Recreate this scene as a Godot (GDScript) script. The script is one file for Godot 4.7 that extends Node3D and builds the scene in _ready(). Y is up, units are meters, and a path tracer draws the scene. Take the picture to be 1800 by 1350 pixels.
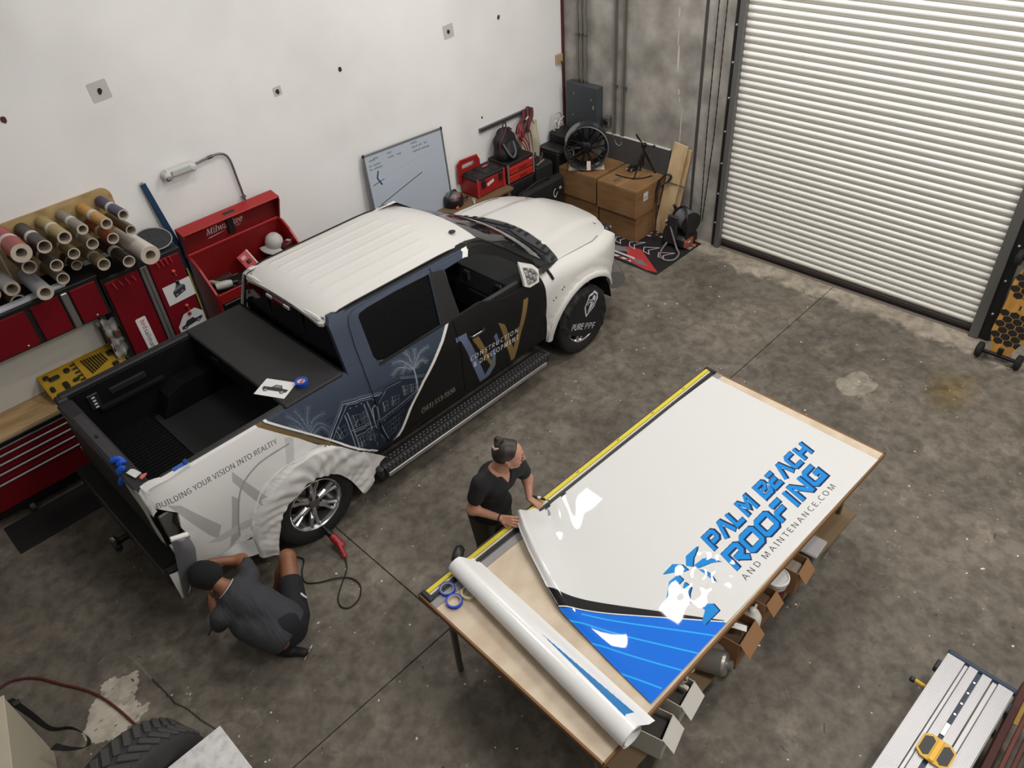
extends Node3D

func _ready() -> void:
	# camera
	var cam := Camera3D.new()
	cam.name = "camera"
	cam.fov = 52.63
	cam.near = 0.05
	cam.far = 60.0
	cam.transform = Transform3D(Basis.from_euler(Vector3(-0.68198, -0.74917, -0.08307)), Vector3(-8.5999, 5.4763, 7.6199))
	add_child(cam)
	cam.current = true
	# sky (shut out by the room), exposure
	var env := Environment.new()
	var sky := Sky.new()
	sky.sky_material = PhysicalSkyMaterial.new()
	env.background_mode = Environment.BG_SKY
	env.sky = sky
	env.background_energy_multiplier = 0.2
	env.tonemap_mode = Environment.TONE_MAPPER_LINEAR
	env.tonemap_exposure = 0.79
	env.sdfgi_enabled = true
	env.ssao_enabled = true
	env.ssil_enabled = true
	var we := WorldEnvironment.new()
	we.name = "environment"
	we.environment = env
	add_child(we)
	# ceiling lamps: x, y, z, power
	for l in [[-2.0, 6.6, 4.1, 15.0, "white high bay ceiling lamp hanging high above the far end of the work table"], [-2.0, 6.6, 1.7, 6.0, "white high bay ceiling lamp hanging high above the truck's bonnet"], [-5.8, 6.6, 2.8, 6.5, "white high bay ceiling lamp hanging high above the truck's load bed"], [-5.6, 6.6, 8.4, 19.0, "white high bay ceiling lamp hanging high above the camera's side of the room"], [-1.6, 6.6, 7.6, 13.0, "white high bay ceiling lamp hanging high above the roller door's right half"], [-9.6, 6.6, 5.6, 3.0, "white high bay ceiling lamp hanging high above the lower left corner"]]:
		ceiling_lamp(Vector3(l[0], l[1], l[2]), l[3], l[4])
	rng.seed = 7
	build_room()
	build_truck()
	build_table()
	build_people()
	build_left_wall()
	build_corner()
	build_foreground()

func ceiling_lamp(at: Vector3, power: float, label: String) -> void:
	var t := thing("ceiling_lamp", label, "lamp", at, 0.0, "ceiling lamps")
	obj("housing", bx(Vector3(0, 0.05, 0), Vector3(1.24, 0.09, 0.44), 0.015), mt(c8(225, 225, 222), 0.5), t)
	obj("diffuser", bx(Vector3(0, -0.002, 0), Vector3(1.16, 0.012, 0.36)), mt(c8(255, 255, 255), 0.4, 0.0, {"emission_enabled": true, "emission": Color(0.98, 0.99, 1.0), "emission_energy_multiplier": 6.0}), t)
	for s in [-0.5, 0.5]:
		obj("hanger", tb([Vector3(s, 0.09, 0), Vector3(s, 0.42, 0)], 0.006, 6), mt(c8(150, 150, 150), 0.4, 0.8), t)
	var a := AreaLight3D.new()
	a.name = "glow"
	a.area_size = Vector2(1.16, 0.36)
	a.light_energy = power
	a.light_color = Color(1.0, 0.985, 0.97)
	a.area_range = 25.0
	a.area_attenuation = 2.0
	a.shadow_enabled = true
	a.rotation = Vector3(-PI / 2, 0, 0)
	a.position = Vector3(0, -0.02, 0)
	t.add_child(a)

# ---------------------------------------------------------------- mesh builder
class MB:
	var v := PackedVector3Array()
	var u := PackedVector2Array()
	var g := PackedInt32Array()
	var s := -1
	func tri(a: Vector3, b: Vector3, c: Vector3, ua := Vector2.ZERO, ub := Vector2.ZERO, uc := Vector2.ZERO) -> void:
		v.append(a); v.append(c); v.append(b)
		u.append(ua); u.append(uc); u.append(ub)
		g.append(s)
	func quad(a: Vector3, b: Vector3, c: Vector3, d: Vector3, ua := Vector2.ZERO, ub := Vector2.ZERO, uc := Vector2.ZERO, ud := Vector2.ZERO) -> void:
		tri(a, b, c, ua, ub, uc)
		tri(a, c, d, ua, uc, ud)
	func box(c: Vector3, e: Vector3, bevel := 0.0, x := Transform3D()) -> MB:
		var h := e / 2.0
		var k := minf(bevel, minf(h.x, minf(h.y, h.z)) * 0.95)
		s = -1
		var P := {}
		for sx in [-1, 1]:
			for sy in [-1, 1]:
				for sz in [-1, 1]:
					var q := []
					for ax in 3:
						var p := Vector3(sx * (h.x - (0.0 if ax == 0 else k)), sy * (h.y - (0.0 if ax == 1 else k)), sz * (h.z - (0.0 if ax == 2 else k)))
						q.append(x * (c + p))
					P[Vector3i(sx, sy, sz)] = q
		for ax in 3:
			var b := (ax + 1) % 3
			var d := (ax + 2) % 3
			for sg in [-1, 1]:
				var o := []
				for pr in [[-1, -1], [1, -1], [1, 1], [-1, 1]]:
					var key := Vector3i.ZERO
					key[ax] = sg; key[b] = pr[0]; key[d] = pr[1]
					o.append(P[key][ax])
				if sg > 0: quad(o[0], o[1], o[2], o[3], Vector2(0, 1), Vector2(1, 1), Vector2(1, 0), Vector2(0, 0))
				else: quad(o[0], o[3], o[2], o[1], Vector2(0, 1), Vector2(0, 0), Vector2(1, 0), Vector2(1, 1))
			if k > 0.0:
				for sb in [-1, 1]:
					for sd in [-1, 1]:
						var k0 := Vector3i.ZERO
						var k1 := Vector3i.ZERO
						k0[ax] = -1; k0[b] = sb; k0[d] = sd
						k1[ax] = 1; k1[b] = sb; k1[d] = sd
						if sb * sd > 0: quad(P[k0][b], P[k0][d], P[k1][d], P[k1][b])
						else: quad(P[k0][d], P[k0][b], P[k1][b], P[k1][d])
		if k > 0.0:
			for key in P:
				var q = P[key]
				if key.x * key.y * key.z > 0: tri(q[0], q[1], q[2])
				else: tri(q[0], q[2], q[1])
		return self
	func tube(pts: Array, rad, sides := 8, caps := true, smooth := 1) -> MB:
		# pts: Vector3 list, rad: float or list
		var n := pts.size()
		var rings := []
		var up := Vector3.UP
		for i in n:
			var d: Vector3 = (pts[mini(i + 1, n - 1)] - pts[maxi(i - 1, 0)]).normalized()
			if i == 0:
				up = Vector3.UP if absf(d.y) < 0.9 else Vector3.RIGHT
			var x := d.cross(up).normalized()
			var y := x.cross(d).normalized()
			up = y
			var r: float = rad if not rad is Array else rad[i]
			var ring := []
			for j in sides:
				var a := TAU * j / sides
				ring.append(pts[i] + x * cos(a) * r + y * sin(a) * r)
			rings.append(ring)
		s = smooth
		for i in n - 1:
			for j in sides:
				var k := (j + 1) % sides
				var u0 := Vector2(float(j) / sides, float(i) / (n - 1))
				var u1 := Vector2(float(j + 1) / sides, float(i) / (n - 1))
				var u2 := Vector2(float(j + 1) / sides, float(i + 1) / (n - 1))
				var u3 := Vector2(float(j) / sides, float(i + 1) / (n - 1))
				quad(rings[i][k], rings[i][j], rings[i + 1][j], rings[i + 1][k], u1, u0, u3, u2)
		if caps:
			s = -1
			for j in sides:
				var k := (j + 1) % sides
				tri(pts[0], rings[0][j], rings[0][k])
				tri(pts[n - 1], rings[n - 1][k], rings[n - 1][j])
		return self
	func lathe(prof: Array, sides := 24, x := Transform3D(), a0 := 0.0, a1 := TAU, smooth := 1) -> MB:
		# prof: Vector2(r, y) list going up on the outside
		for i in prof.size() - 1:
			var p: Vector2 = prof[i]
			var q: Vector2 = prof[i + 1]
			s = smooth + 1 if smooth > 0 else -1
			if smooth > 1: s = smooth + 1 + i
			for j in sides:
				var t0 := a0 + (a1 - a0) * j / sides
				var t1 := a0 + (a1 - a0) * (j + 1) / sides
				var A := x * Vector3(p.x * cos(t0), p.y, p.x * sin(t0))
				var B := x * Vector3(p.x * cos(t1), p.y, p.x * sin(t1))
				var C := x * Vector3(q.x * cos(t1), q.y, q.x * sin(t1))
				var D := x * Vector3(q.x * cos(t0), q.y, q.x * sin(t0))
				var ua := Vector2(float(j) / sides, p.y)
				var ub := Vector2(float(j + 1) / sides, p.y)
				var uc := Vector2(float(j + 1) / sides, q.y)
				var ud := Vector2(float(j) / sides, q.y)
				if p.x > 1e-6: tri(A, C, B, ua, uc, ub)
				if q.x > 1e-6: tri(A, D, C, ua, ud, uc)
		return self
	func prism(poly: PackedVector2Array, z0: float, z1: float, x := Transform3D(), side_smooth := -1) -> MB:
		# polygon in xy, extruded along z
		var p := poly
		if Geometry2D.is_polygon_clockwise(p):
			p = p.duplicate(); p.reverse()
		var idx := Geometry2D.triangulate_polygon(p)
		s = -1
		for i in range(0, idx.size(), 3):
			var a := p[idx[i]]
			var b := p[idx[i + 1]]
			var c := p[idx[i + 2]]
			if (b - a).cross(c - a) < 0:
				var w := b; b = c; c = w
			tri(x * Vector3(a.x, a.y, z1), x * Vector3(b.x, b.y, z1), x * Vector3(c.x, c.y, z1), a, b, c)
			tri(x * Vector3(a.x, a.y, z0), x * Vector3(c.x, c.y, z0), x * Vector3(b.x, b.y, z0), a, c, b)
		s = side_smooth
		for i in p.size():
			var a := p[i]
			var b := p[(i + 1) % p.size()]
			quad(x * Vector3(a.x, a.y, z0), x * Vector3(b.x, b.y, z0), x * Vector3(b.x, b.y, z1), x * Vector3(a.x, a.y, z1))
		return self
	func grid(nu: int, nv: int, f: Callable, uvf = null, smooth := 1, both := false) -> MB:
		# f(a, b) for a, b in 0..1; ccw seen from outside when a goes right and b goes up
		s = smooth
		var P := []
		for i in nu + 1:
			var row := []
			for j in nv + 1:
				row.append(f.call(float(i) / nu, float(j) / nv))
			P.append(row)
		for i in nu:
			for j in nv:
				var a := Vector2(float(i) / nu, float(j) / nv)
				var b := Vector2(float(i + 1) / nu, float(j + 1) / nv)
				var us := [a, Vector2(b.x, a.y), b, Vector2(a.x, b.y)]
				if uvf != null:
					for k in 4: us[k] = uvf.call(us[k].x, us[k].y)
				quad(P[i][j], P[i + 1][j], P[i + 1][j + 1], P[i][j + 1], us[0], us[1], us[2], us[3])
		return self
	# a sheet with thickness over a 2-d outline; f maps (x, y) to a point, inward is where its thickness goes
	func panel(outline: PackedVector2Array, holes: Array, f: Callable, inward: Vector3, step := 0.06, uvf = null, flip := false, smooth := 1) -> MB:
		var r := Rect2(outline[0], Vector2.ZERO)
		for p in outline: r = r.expand(p)
		var nx := ceili(r.size.x / step)
		var ny := ceili(r.size.y / step)
		s = smooth
		for i in nx:
			for j in ny:
				var a := r.position + Vector2(i * step, j * step)
				var cell := PackedVector2Array([a, a + Vector2(step, 0), a + Vector2(step, step), a + Vector2(0, step)])
				var list: Array = Geometry2D.intersect_polygons(cell, outline)
				for h in holes:
					var nxt := []
					for c in list: nxt.append_array(Geometry2D.clip_polygons(c, h))
					list = nxt
				for c in list:
					var idx := Geometry2D.triangulate_polygon(c)
					for k in range(0, idx.size(), 3):
						var t := [c[idx[k]], c[idx[k + 1]], c[idx[k + 2]]]
						if (t[1] - t[0]).cross(t[2] - t[0]) < 0: t = [t[0], t[2], t[1]]
						if flip: t = [t[0], t[2], t[1]]
						var q := []
						var w := []
						for e in t:
							var m: Vector2 = e.snapped(Vector2(0.0005, 0.0005))
							q.append(f.call(m.x, m.y))
							w.append(uvf.call(m.x, m.y) if uvf != null else m)
						tri(q[0], q[1], q[2], w[0], w[1], w[2])
		if inward != Vector3.ZERO:
			s = -1
			for loop in [outline] + holes:
				var p: PackedVector2Array = loop
				var cw := Geometry2D.is_polygon_clockwise(p)
				if loop != outline: cw = not cw
				if flip: cw = not cw
				var n := p.size()
				for i in n:
					var e0 := p[i]
					var e1 := p[(i + 1) % n]
					var seg := maxi(1, ceili(e0.distance_to(e1) / step))
					for k in seg:
						var c0 := e0.lerp(e1, float(k) / seg)
						var c1 := e0.lerp(e1, float(k + 1) / seg)
						var A: Vector3 = f.call(c0.x, c0.y)
						var B: Vector3 = f.call(c1.x, c1.y)
						var w0: Vector2 = uvf.call(c0.x, c0.y) if uvf != null else c0
						var w1: Vector2 = uvf.call(c1.x, c1.y) if uvf != null else c1
						if cw: quad(A, B, B + inward, A + inward, w0, w1, w1, w0)
						else: quad(B, A, A + inward, B + inward, w1, w0, w0, w1)
		return self
	func done() -> ArrayMesh:
		var st := SurfaceTool.new()
		st.begin(Mesh.PRIMITIVE_TRIANGLES)
		for i in g.size():
			st.set_smooth_group(g[i])
			for k in 3:
				st.set_uv(u[i * 3 + k])
				st.set_uv2(u[i * 3 + k])
				st.add_vertex(v[i * 3 + k])
		st.generate_normals()
		st.index()
		return st.commit()

# ---------------------------------------------------------------- flat print canvas
class Cv:
	var im: Image
	var o := Vector2.ZERO
	var k := 100.0
	var flip := true
	func _init(w: int, h: int, origin: Vector2, px_per_m: float, bg: Color, up := true) -> void:
		im = Image.create(w, h, false, Image.FORMAT_RGBA8)
		im.fill(bg)
		o = origin; k = px_per_m; flip = up
	func px(p: Vector2) -> Vector2:
		var q := (p - o) * k
		return Vector2(q.x, im.get_height() - q.y) if flip else q
	func poly(pts: Array, c: Color) -> void:
		var P := PackedVector2Array()
		for p in pts: P.append(px(p))
		raw(P, c)
	func raw(P: PackedVector2Array, c: Color) -> void:
		var y0 := INF
		var y1 := -INF
		for p in P:
			y0 = minf(y0, p.y); y1 = maxf(y1, p.y)
		var n := P.size()
		for y in range(maxi(0, floori(y0)), mini(im.get_height(), ceili(y1) + 1)):
			var yc := y + 0.5
			var xs := []
			for i in n:
				var a := P[i]
				var b := P[(i + 1) % n]
				if (a.y <= yc) != (b.y <= yc): xs.append(a.x + (yc - a.y) / (b.y - a.y) * (b.x - a.x))
			xs.sort()
			for i in range(0, xs.size() - 1, 2):
				var x0 := roundi(xs[i])
				var w := roundi(xs[i + 1]) - x0
				if w > 0: im.fill_rect(Rect2i(x0, y, w, 1), c)
	func line(pts: Array, w: float, c: Color) -> void:
		for i in pts.size() - 1:
			var a: Vector2 = pts[i]
			var b: Vector2 = pts[i + 1]
			var d := (b - a).normalized() * w / 2
			var e := Vector2(-d.y, d.x)
			poly([a - d + e, b + d + e, b + d - e, a - d - e], c)
	func disc(c: Vector2, rx: float, ry: float, col: Color, n := 24) -> void:
		var P := []
		for i in n: P.append(c + Vector2(cos(TAU * i / n) * rx, sin(TAU * i / n) * ry))
		poly(P, col)
	func text(t: String, at: Vector2, h: float, col: Color, ang := 0.0, spread := 1.0, skew := 0.0, bold := 0.0, font := "Droid Sans", width := 0.0) -> void:
		# at: left end of the baseline; h: height of a capital
		var f := SystemFont.new()
		f.font_names = PackedStringArray([font])
		var sc := h / 0.714
		var xx := 0.0
		var rects := []
		for ch in t:
			var adv := f.get_string_size(ch, HORIZONTAL_ALIGNMENT_LEFT, -1, 100).x / 100.0
			rects.append([ch, xx])
			xx += adv * spread
		var wide := 1.0 if width <= 0.0 else width / (xx * sc)
		for r in rects:
			if r[0] == " ": continue
			var tm := TextMesh.new()
			tm.font = f
			tm.text = r[0]
			tm.font_size = 100
			tm.pixel_size = 0.01
			tm.depth = 0.0
			tm.horizontal_alignment = HORIZONTAL_ALIGNMENT_LEFT
			tm.vertical_alignment = VERTICAL_ALIGNMENT_BOTTOM
			var arr := tm.get_mesh_arrays()
			if arr.is_empty(): continue
			var vv: PackedVector3Array = arr[Mesh.ARRAY_VERTEX]
			var ix = arr[Mesh.ARRAY_INDEX]
			var ids: PackedInt32Array = ix if ix != null else PackedInt32Array(range(vv.size()))
			var desc := f.get_descent(100) * 0.01
			for off in ([0.0] if bold <= 0.0 else [-bold, -bold / 2, 0.0, bold / 2, bold]):
				for i in range(0, ids.size(), 3):
					var P := []
					for j in 3:
						var p := vv[ids[i + j]]
						var y := p.y - desc
						var q := Vector2((p.x + r[1]) * wide + y * skew + off, y) * sc
						P.append(at + q.rotated(ang))
					poly(P, col)
	func tex() -> ImageTexture:
		im.generate_mipmaps()
		return ImageTexture.create_from_image(im)

# ---------------------------------------------------------------- scene helpers
var M := {}
var taken := {}
var rng := RandomNumberGenerator.new()

func mt(col: Color, rough := 0.6, metal := 0.0, opt := {}) -> StandardMaterial3D:
	var key := str(col, rough, metal, opt)
	if M.has(key): return M[key]
	var m := StandardMaterial3D.new()
	m.albedo_color = col
	m.roughness = rough
	m.metallic = metal
	for o in opt: m.set(o, opt[o])
	M[key] = m
	return m

func c8(r: float, g: float, b: float, a := 255.0) -> Color:
	return Color(r / 255.0, g / 255.0, b / 255.0, a / 255.0)

func numbered(n: String) -> String:
	if not taken.has(n):
		taken[n] = 0
		return n
	taken[n] += 1
	return "%s_%03d" % [n, taken[n]]

func tag(o: Node, label: String, category: String, group := "", kind := "") -> Node:
	o.set_meta("label", label)
	if category != "": o.set_meta("category", category)
	if group != "": o.set_meta("group", group)
	if kind != "": o.set_meta("kind", kind)
	return o

func thing(called: String, label: String, category: String, at := Vector3.ZERO, turn := 0.0, group := "") -> Node3D:
	var o := Node3D.new()
	o.name = numbered(called)
	add_child(o)
	o.position = at
	o.rotation.y = turn
	tag(o, label, category, group)
	return o

func obj(called: String, mesh, mat: Material, parent: Node = null, at := Vector3.ZERO) -> MeshInstance3D:
	var o := MeshInstance3D.new()
	o.mesh = mesh.done() if mesh is MB else mesh
	o.material_override = mat
	o.position = at
	o.cast_shadow = GeometryInstance3D.SHADOW_CASTING_SETTING_ON
	if parent == null:
		o.name = numbered(called)
		add_child(o)
	else:
		var n := called
		var k := 0
		while parent.has_node(NodePath(n)):
			k += 1
			n = "%s_%03d" % [called, k]
		o.name = n
		parent.add_child(o, true)
	return o

func struct(called: String, mesh, mat: Material, label: String, parent: Node = null) -> MeshInstance3D:
	var o := obj(called, mesh, mat, parent)
	if parent == null:
		o.set_meta("kind", "structure")
		o.set_meta("label", label)
		o.set_meta("category", called.split("_")[0])
	return o

func bx(c: Vector3, e: Vector3, bevel := 0.0, x := Transform3D()) -> MB:
	return MB.new().box(c, e, bevel, x)

func tb(pts: Array, rad, sides := 8, caps := true) -> MB:
	return MB.new().tube(pts, rad, sides, caps)

func V2(a: Array) -> PackedVector2Array:
	var p := PackedVector2Array()
	for i in range(0, a.size(), 2): p.append(Vector2(a[i], a[i + 1]))
	return p

func V3(a: Array) -> Array:
	var p := []
	for i in range(0, a.size(), 3): p.append(Vector3(a[i], a[i + 1], a[i + 2]))
	return p

func arc(cx: float, cy: float, r: float, a0: float, a1: float, n: int) -> Array:
	var out := []
	for i in n + 1:
		var a := deg_to_rad(lerpf(a0, a1, float(i) / n))
		out.append_array([cx + r * cos(a), cy + r * sin(a)])
	return out

func curve3(pts: Array, n := 6) -> Array:
	var out := []
	var m := pts.size()
	for i in m - 1:
		var a: Vector3 = pts[maxi(i - 1, 0)]
		var b: Vector3 = pts[i]
		var c: Vector3 = pts[i + 1]
		var d: Vector3 = pts[mini(i + 2, m - 1)]
		for k in n: out.append(b.cubic_interpolate(c, a, d, float(k) / n))
	out.append(pts[m - 1])
	return out

func curve2(pts: PackedVector2Array, n := 5, closed := false) -> PackedVector2Array:
	var out := PackedVector2Array()
	var m := pts.size()
	for i in (m if closed else m - 1):
		var a := pts[(i - 1 + m) % m] if closed else pts[maxi(i - 1, 0)]
		var b := pts[i]
		var c := pts[(i + 1) % m]
		var d := pts[(i + 2) % m] if closed else pts[mini(i + 2, m - 1)]
		for k in n: out.append(b.cubic_interpolate(c, a, d, float(k) / n))
	if not closed: out.append(pts[m - 1])
	return out

func rrect(x0: float, y0: float, x1: float, y1: float, r: float, n := 4) -> PackedVector2Array:
	return V2(arc(x1 - r, y0 + r, r, -90, 0, n) + arc(x1 - r, y1 - r, r, 0, 90, n) + arc(x0 + r, y1 - r, r, 90, 180, n) + arc(x0 + r, y0 + r, r, 180, 270, n))

func lut(x: float, xs: Array, ys: Array) -> float:
	if x <= xs[0]: return ys[0]
	for i in xs.size() - 1:
		if x <= xs[i + 1]:
			return lerpf(ys[i], ys[i + 1], (x - xs[i]) / (xs[i + 1] - xs[i]))
	return ys[-1]

func noise_tex(freq: float, octaves: int, ramp: Array, size := 512, sd := 1, type := FastNoiseLite.TYPE_SIMPLEX_SMOOTH) -> NoiseTexture2D:
	var n := FastNoiseLite.new()
	n.seed = sd
	n.frequency = freq
	n.noise_type = type
	n.fractal_octaves = octaves
	var t := NoiseTexture2D.new()
	t.width = size
	t.height = size
	t.seamless = true
	t.noise = n
	if ramp.size():
		var gr := Gradient.new()
		gr.offsets = PackedFloat32Array(ramp.map(func(e): return e[0]))
		gr.colors = PackedColorArray(ramp.map(func(e): return e[1]))
		t.color_ramp = gr
	return t

func frame(x: Vector3, y: Vector3, o: Vector3) -> Transform3D:
	# right-handed frame with x kept, y made square to it
	var a := x.normalized()
	var z := a.cross(y).normalized()
	return Transform3D(Basis(a, z.cross(a), z), o)

# a shape grown round tapered bones: prims are [a, ra, b, rb] or with a fifth entry, its blending width; surface nets
func flesh(prims: Array, cell: float, k: float, cut = null) -> MB:
	var lo := Vector3.INF
	var hi := -Vector3.INF
	for p in prims:
		for e in 2:
			var c: Vector3 = p[e * 2]
			var r: float = p[e * 2 + 1] + k + cell * 2
			lo = lo.min(c - Vector3(r, r, r))
			hi = hi.max(c + Vector3(r, r, r))
	var nx := ceili((hi.x - lo.x) / cell) + 1
	var ny := ceili((hi.y - lo.y) / cell) + 1
	var nz := ceili((hi.z - lo.z) / cell) + 1
	var f := PackedFloat32Array()
	f.resize(nx * ny * nz)
	f.fill(1.0)
	for p in prims:
		var a: Vector3 = p[0]
		var ra: float = p[1]
		var b: Vector3 = p[2]
		var rb: float = p[3]
		var kk: float = p[4] if p.size() > 4 else k
		var ab := b - a
		var ll := maxf(ab.length_squared(), 1e-9)
		var rm := maxf(ra, rb) + kk + cell * 2
		var i0 := ((a.min(b) - Vector3(rm, rm, rm) - lo) / cell).floor()
		var i1 := ((a.max(b) + Vector3(rm, rm, rm) - lo) / cell).ceil()
		for i in range(maxi(0, int(i0.x)), mini(nx, int(i1.x) + 1)):
			for j in range(maxi(0, int(i0.y)), mini(ny, int(i1.y) + 1)):
				for l in range(maxi(0, int(i0.z)), mini(nz, int(i1.z) + 1)):
					var q := lo + Vector3(i, j, l) * cell
					var t := clampf((q - a).dot(ab) / ll, 0.0, 1.0)
					var d := (q - a - ab * t).length() - lerpf(ra, rb, t)
					if d > kk + cell * 2: continue
					var at := (i * ny + j) * nz + l
					var e := f[at]
					var h := maxf(kk - absf(d - e), 0.0) / kk
					f[at] = minf(d, e) - h * h * kk * 0.25
	if cut != null:
		for i in nx:
			for j in ny:
				for l in nz:
					var at := (i * ny + j) * nz + l
					if f[at] < cell * 3: f[at] = maxf(f[at], cut.call(lo + Vector3(i, j, l) * cell))
	var id := {}
	var vs := PackedVector3Array()
	var m := MB.new()
	m.s = 1
	for i in nx - 1:
		for j in ny - 1:
			for l in nz - 1:
				var base := (i * ny + j) * nz + l
				var d0 := f[base]
				if absf(d0) > cell * 2.0: continue
				var sum := Vector3.ZERO
				var cnt := 0
				var c := [d0, f[base + ny * nz], f[base + nz], f[base + ny * nz + nz], f[base + 1], f[base + ny * nz + 1], f[base + nz + 1], f[base + ny * nz + nz + 1]]
				for e in [[0, 1], [2, 3], [4, 5], [6, 7], [0, 2], [1, 3], [4, 6], [5, 7], [0, 4], [1, 5], [2, 6], [3, 7]]:
					var p0: float = c[e[0]]
					var p1: float = c[e[1]]
					if (p0 < 0) != (p1 < 0):
						var t := p0 / (p0 - p1)
						var w := Vector3(e[0] & 1, (e[0] >> 1) & 1, e[0] >> 2).lerp(Vector3(e[1] & 1, (e[1] >> 1) & 1, e[1] >> 2), t)
						sum += w
						cnt += 1
				if cnt:
					id[base] = vs.size()
					vs.append(lo + (Vector3(i, j, l) + sum / cnt) * cell)
	var sx := ny * nz
	var sy := nz
	for base in id:
		var l: int = base % nz
		var j: int = (base / nz) % ny
		var i: int = base / sx
		var d0 := f[base]
		for ax in 3:
			var st: int = [sx, sy, 1][ax]
			var d1 := f[base + st]
			if (d0 < 0) == (d1 < 0): continue
			var o1: int = [sy, 1, sx][ax]
			var o2: int = [1, sx, sy][ax]
			var ks := [base, base - o1, base - o1 - o2, base - o2]
			if not (id.has(ks[1]) and id.has(ks[2]) and id.has(ks[3])): continue
			var A := vs[id[ks[0]]]
			var B := vs[id[ks[1]]]
			var C := vs[id[ks[2]]]
			var D := vs[id[ks[3]]]
			if d0 < 0: m.quad(A, B, C, D)
			else: m.quad(A, D, C, B)
	return m

# ---------------------------------------------------------------- room
func floor_texture() -> ImageTexture:
	var w := 2048
	var h := 1560
	var k := 162.5
	var org := Vector2(-12.4, -0.2)
	var sw := 1024
	var sh := 780
	var big := FastNoiseLite.new()
	big.seed = 3; big.frequency = 0.006; big.fractal_octaves = 5
	var mid := FastNoiseLite.new()
	mid.seed = 9; mid.frequency = 0.03; mid.fractal_octaves = 4; mid.domain_warp_enabled = true; mid.domain_warp_amplitude = 40.0
	var fine := FastNoiseLite.new()
	fine.seed = 21; fine.frequency = 0.18; fine.fractal_octaves = 3
	var A := big.get_image(sw, sh).get_data()
	var B := mid.get_image(sw, sh).get_data()
	var C := fine.get_image(sw, sh).get_data()
	var out := PackedByteArray()
	out.resize(sw * sh * 3)
	for i in sw * sh:
		var a := A[i] / 255.0
		var b := B[i] / 255.0
		var x := org.x + (i % sw) * 2.0 / k
		var z := org.y + (i / sw) * 2.0 / k
		var s := 0.78 + 0.30 * a + 0.20 * (b - 0.5) + 0.12 * (C[i] / 255.0 - 0.5)
		var rub := clampf((b - 0.66) * 5.0, 0.0, 1.0) * 0.10
		s += rub
		# pale dusty strip along the foot of the roller door
		var d := 0.42 + 0.3 * (b - 0.5) + 0.25 * (a - 0.5) + x
		if d > 0.0 and z > 2.3: s += minf(d * 3.0, 0.4)
		var r := 119.0 * s
		var gg := 112.0 * s
		var bb := 102.0 * s
		# rusty oil stain
		var e := Vector2((x + 1.12) / 0.42, (z - 6.32) / 0.30).length() + 0.7 * (b - 0.5) + 0.5 * (a - 0.5)
		if e < 1.0:
			var q := (1.0 - e) * 0.75
			gg *= 1.0 - 0.16 * q; bb *= 1.0 - 0.5 * q; r *= 1.0 - 0.02 * q
		out[i * 3] = clampi(int(r), 0, 255)
		out[i * 3 + 1] = clampi(int(gg), 0, 255)
		out[i * 3 + 2] = clampi(int(bb), 0, 255)
	var im := Image.create_from_data(sw, sh, false, Image.FORMAT_RGB8, out)
	im.resize(w, h, Image.INTERPOLATE_CUBIC)
	var cv := Cv.new(4, 4, org, k, Color.BLACK, false)
	im.convert(Image.FORMAT_RGBA8)
	cv.im = im
	# bare patch of pale concrete, ragged
	var patch := curve2(V2([-8.52, 2.87, -8.54, 2.96, -8.59, 3.03, -8.63, 3.09, -8.63, 3.18, -8.57, 3.21, -8.63, 3.27, -8.72, 3.29, -8.78, 3.29, -8.81, 3.42, -8.89, 3.42, -8.86, 3.30, -8.90, 3.29, -8.97, 3.24, -9.03, 3.17, -9.03, 3.07, -8.96, 2.99, -8.88, 2.88, -8.80, 2.87, -8.78, 2.79, -8.70, 2.78, -8.64, 2.83, -8.58, 2.87]), 6, true)
	var rag := []
	for p in patch: rag.append(p + Vector2(rng.randf_range(-1, 1), rng.randf_range(-1, 1)) * 0.012)
	cv.poly(rag, c8(192, 184, 170))
	for i in 60:
		var p := patch[rng.randi() % patch.size()].lerp(Vector2(-8.78, 3.08), rng.randf())
		cv.disc(p, rng.randf_range(0.008, 0.035), rng.randf_range(0.005, 0.02), [c8(178, 171, 158), c8(201, 194, 181), c8(186, 178, 165)][i % 3], 7)
		if i % 6 == 0: cv.disc(p, 0.012, 0.005, c8(96, 90, 82), 6)
	var p2 := []
	for p in curve2(V2([-1.75, 5.36, -1.54, 5.41, -1.40, 5.49, -1.48, 5.62, -1.53, 5.72, -1.72, 5.69, -1.89, 5.55]), 5, true): p2.append(p + Vector2(rng.randf_range(-1, 1), rng.randf_range(-1, 1)) * 0.012)
	cv.poly(p2, c8(146, 139, 127))
	for i in 20: cv.disc(Vector2(-1.62, 5.55) + Vector2(rng.randf_range(-0.14, 0.14), rng.randf_range(-0.1, 0.1)), 0.02, 0.012, [c8(156, 149, 137), c8(134, 127, 116)][i % 2], 6)
	# crack
	var ck := [Vector2(-8.50, 2.72), Vector2(-8.48, 2.88), Vector2(-8.47, 3.05), Vector2(-8.45, 3.23), Vector2(-8.44, 3.38), Vector2(-8.40, 3.48), Vector2(-8.37, 3.66), Vector2(-8.33, 3.80)]
	cv.line(ck.slice(0, 3), 0.018, c8(128, 120, 109))
	cv.line(ck.slice(2), 0.012, c8(50, 44, 40))
	# scuffs, paint flecks
	for i in 260:
		var p := Vector2(rng.randf_range(-10, -0.1), rng.randf_range(1.5, 8.8))
		var a := rng.randf() * TAU
		var l := rng.randf_range(0.01, 0.07)
		cv.line([p, p + Vector2(cos(a), sin(a)) * l], 0.008, [c8(128, 121, 111), c8(140, 133, 122), c8(70, 65, 59)][i % 3])
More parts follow.
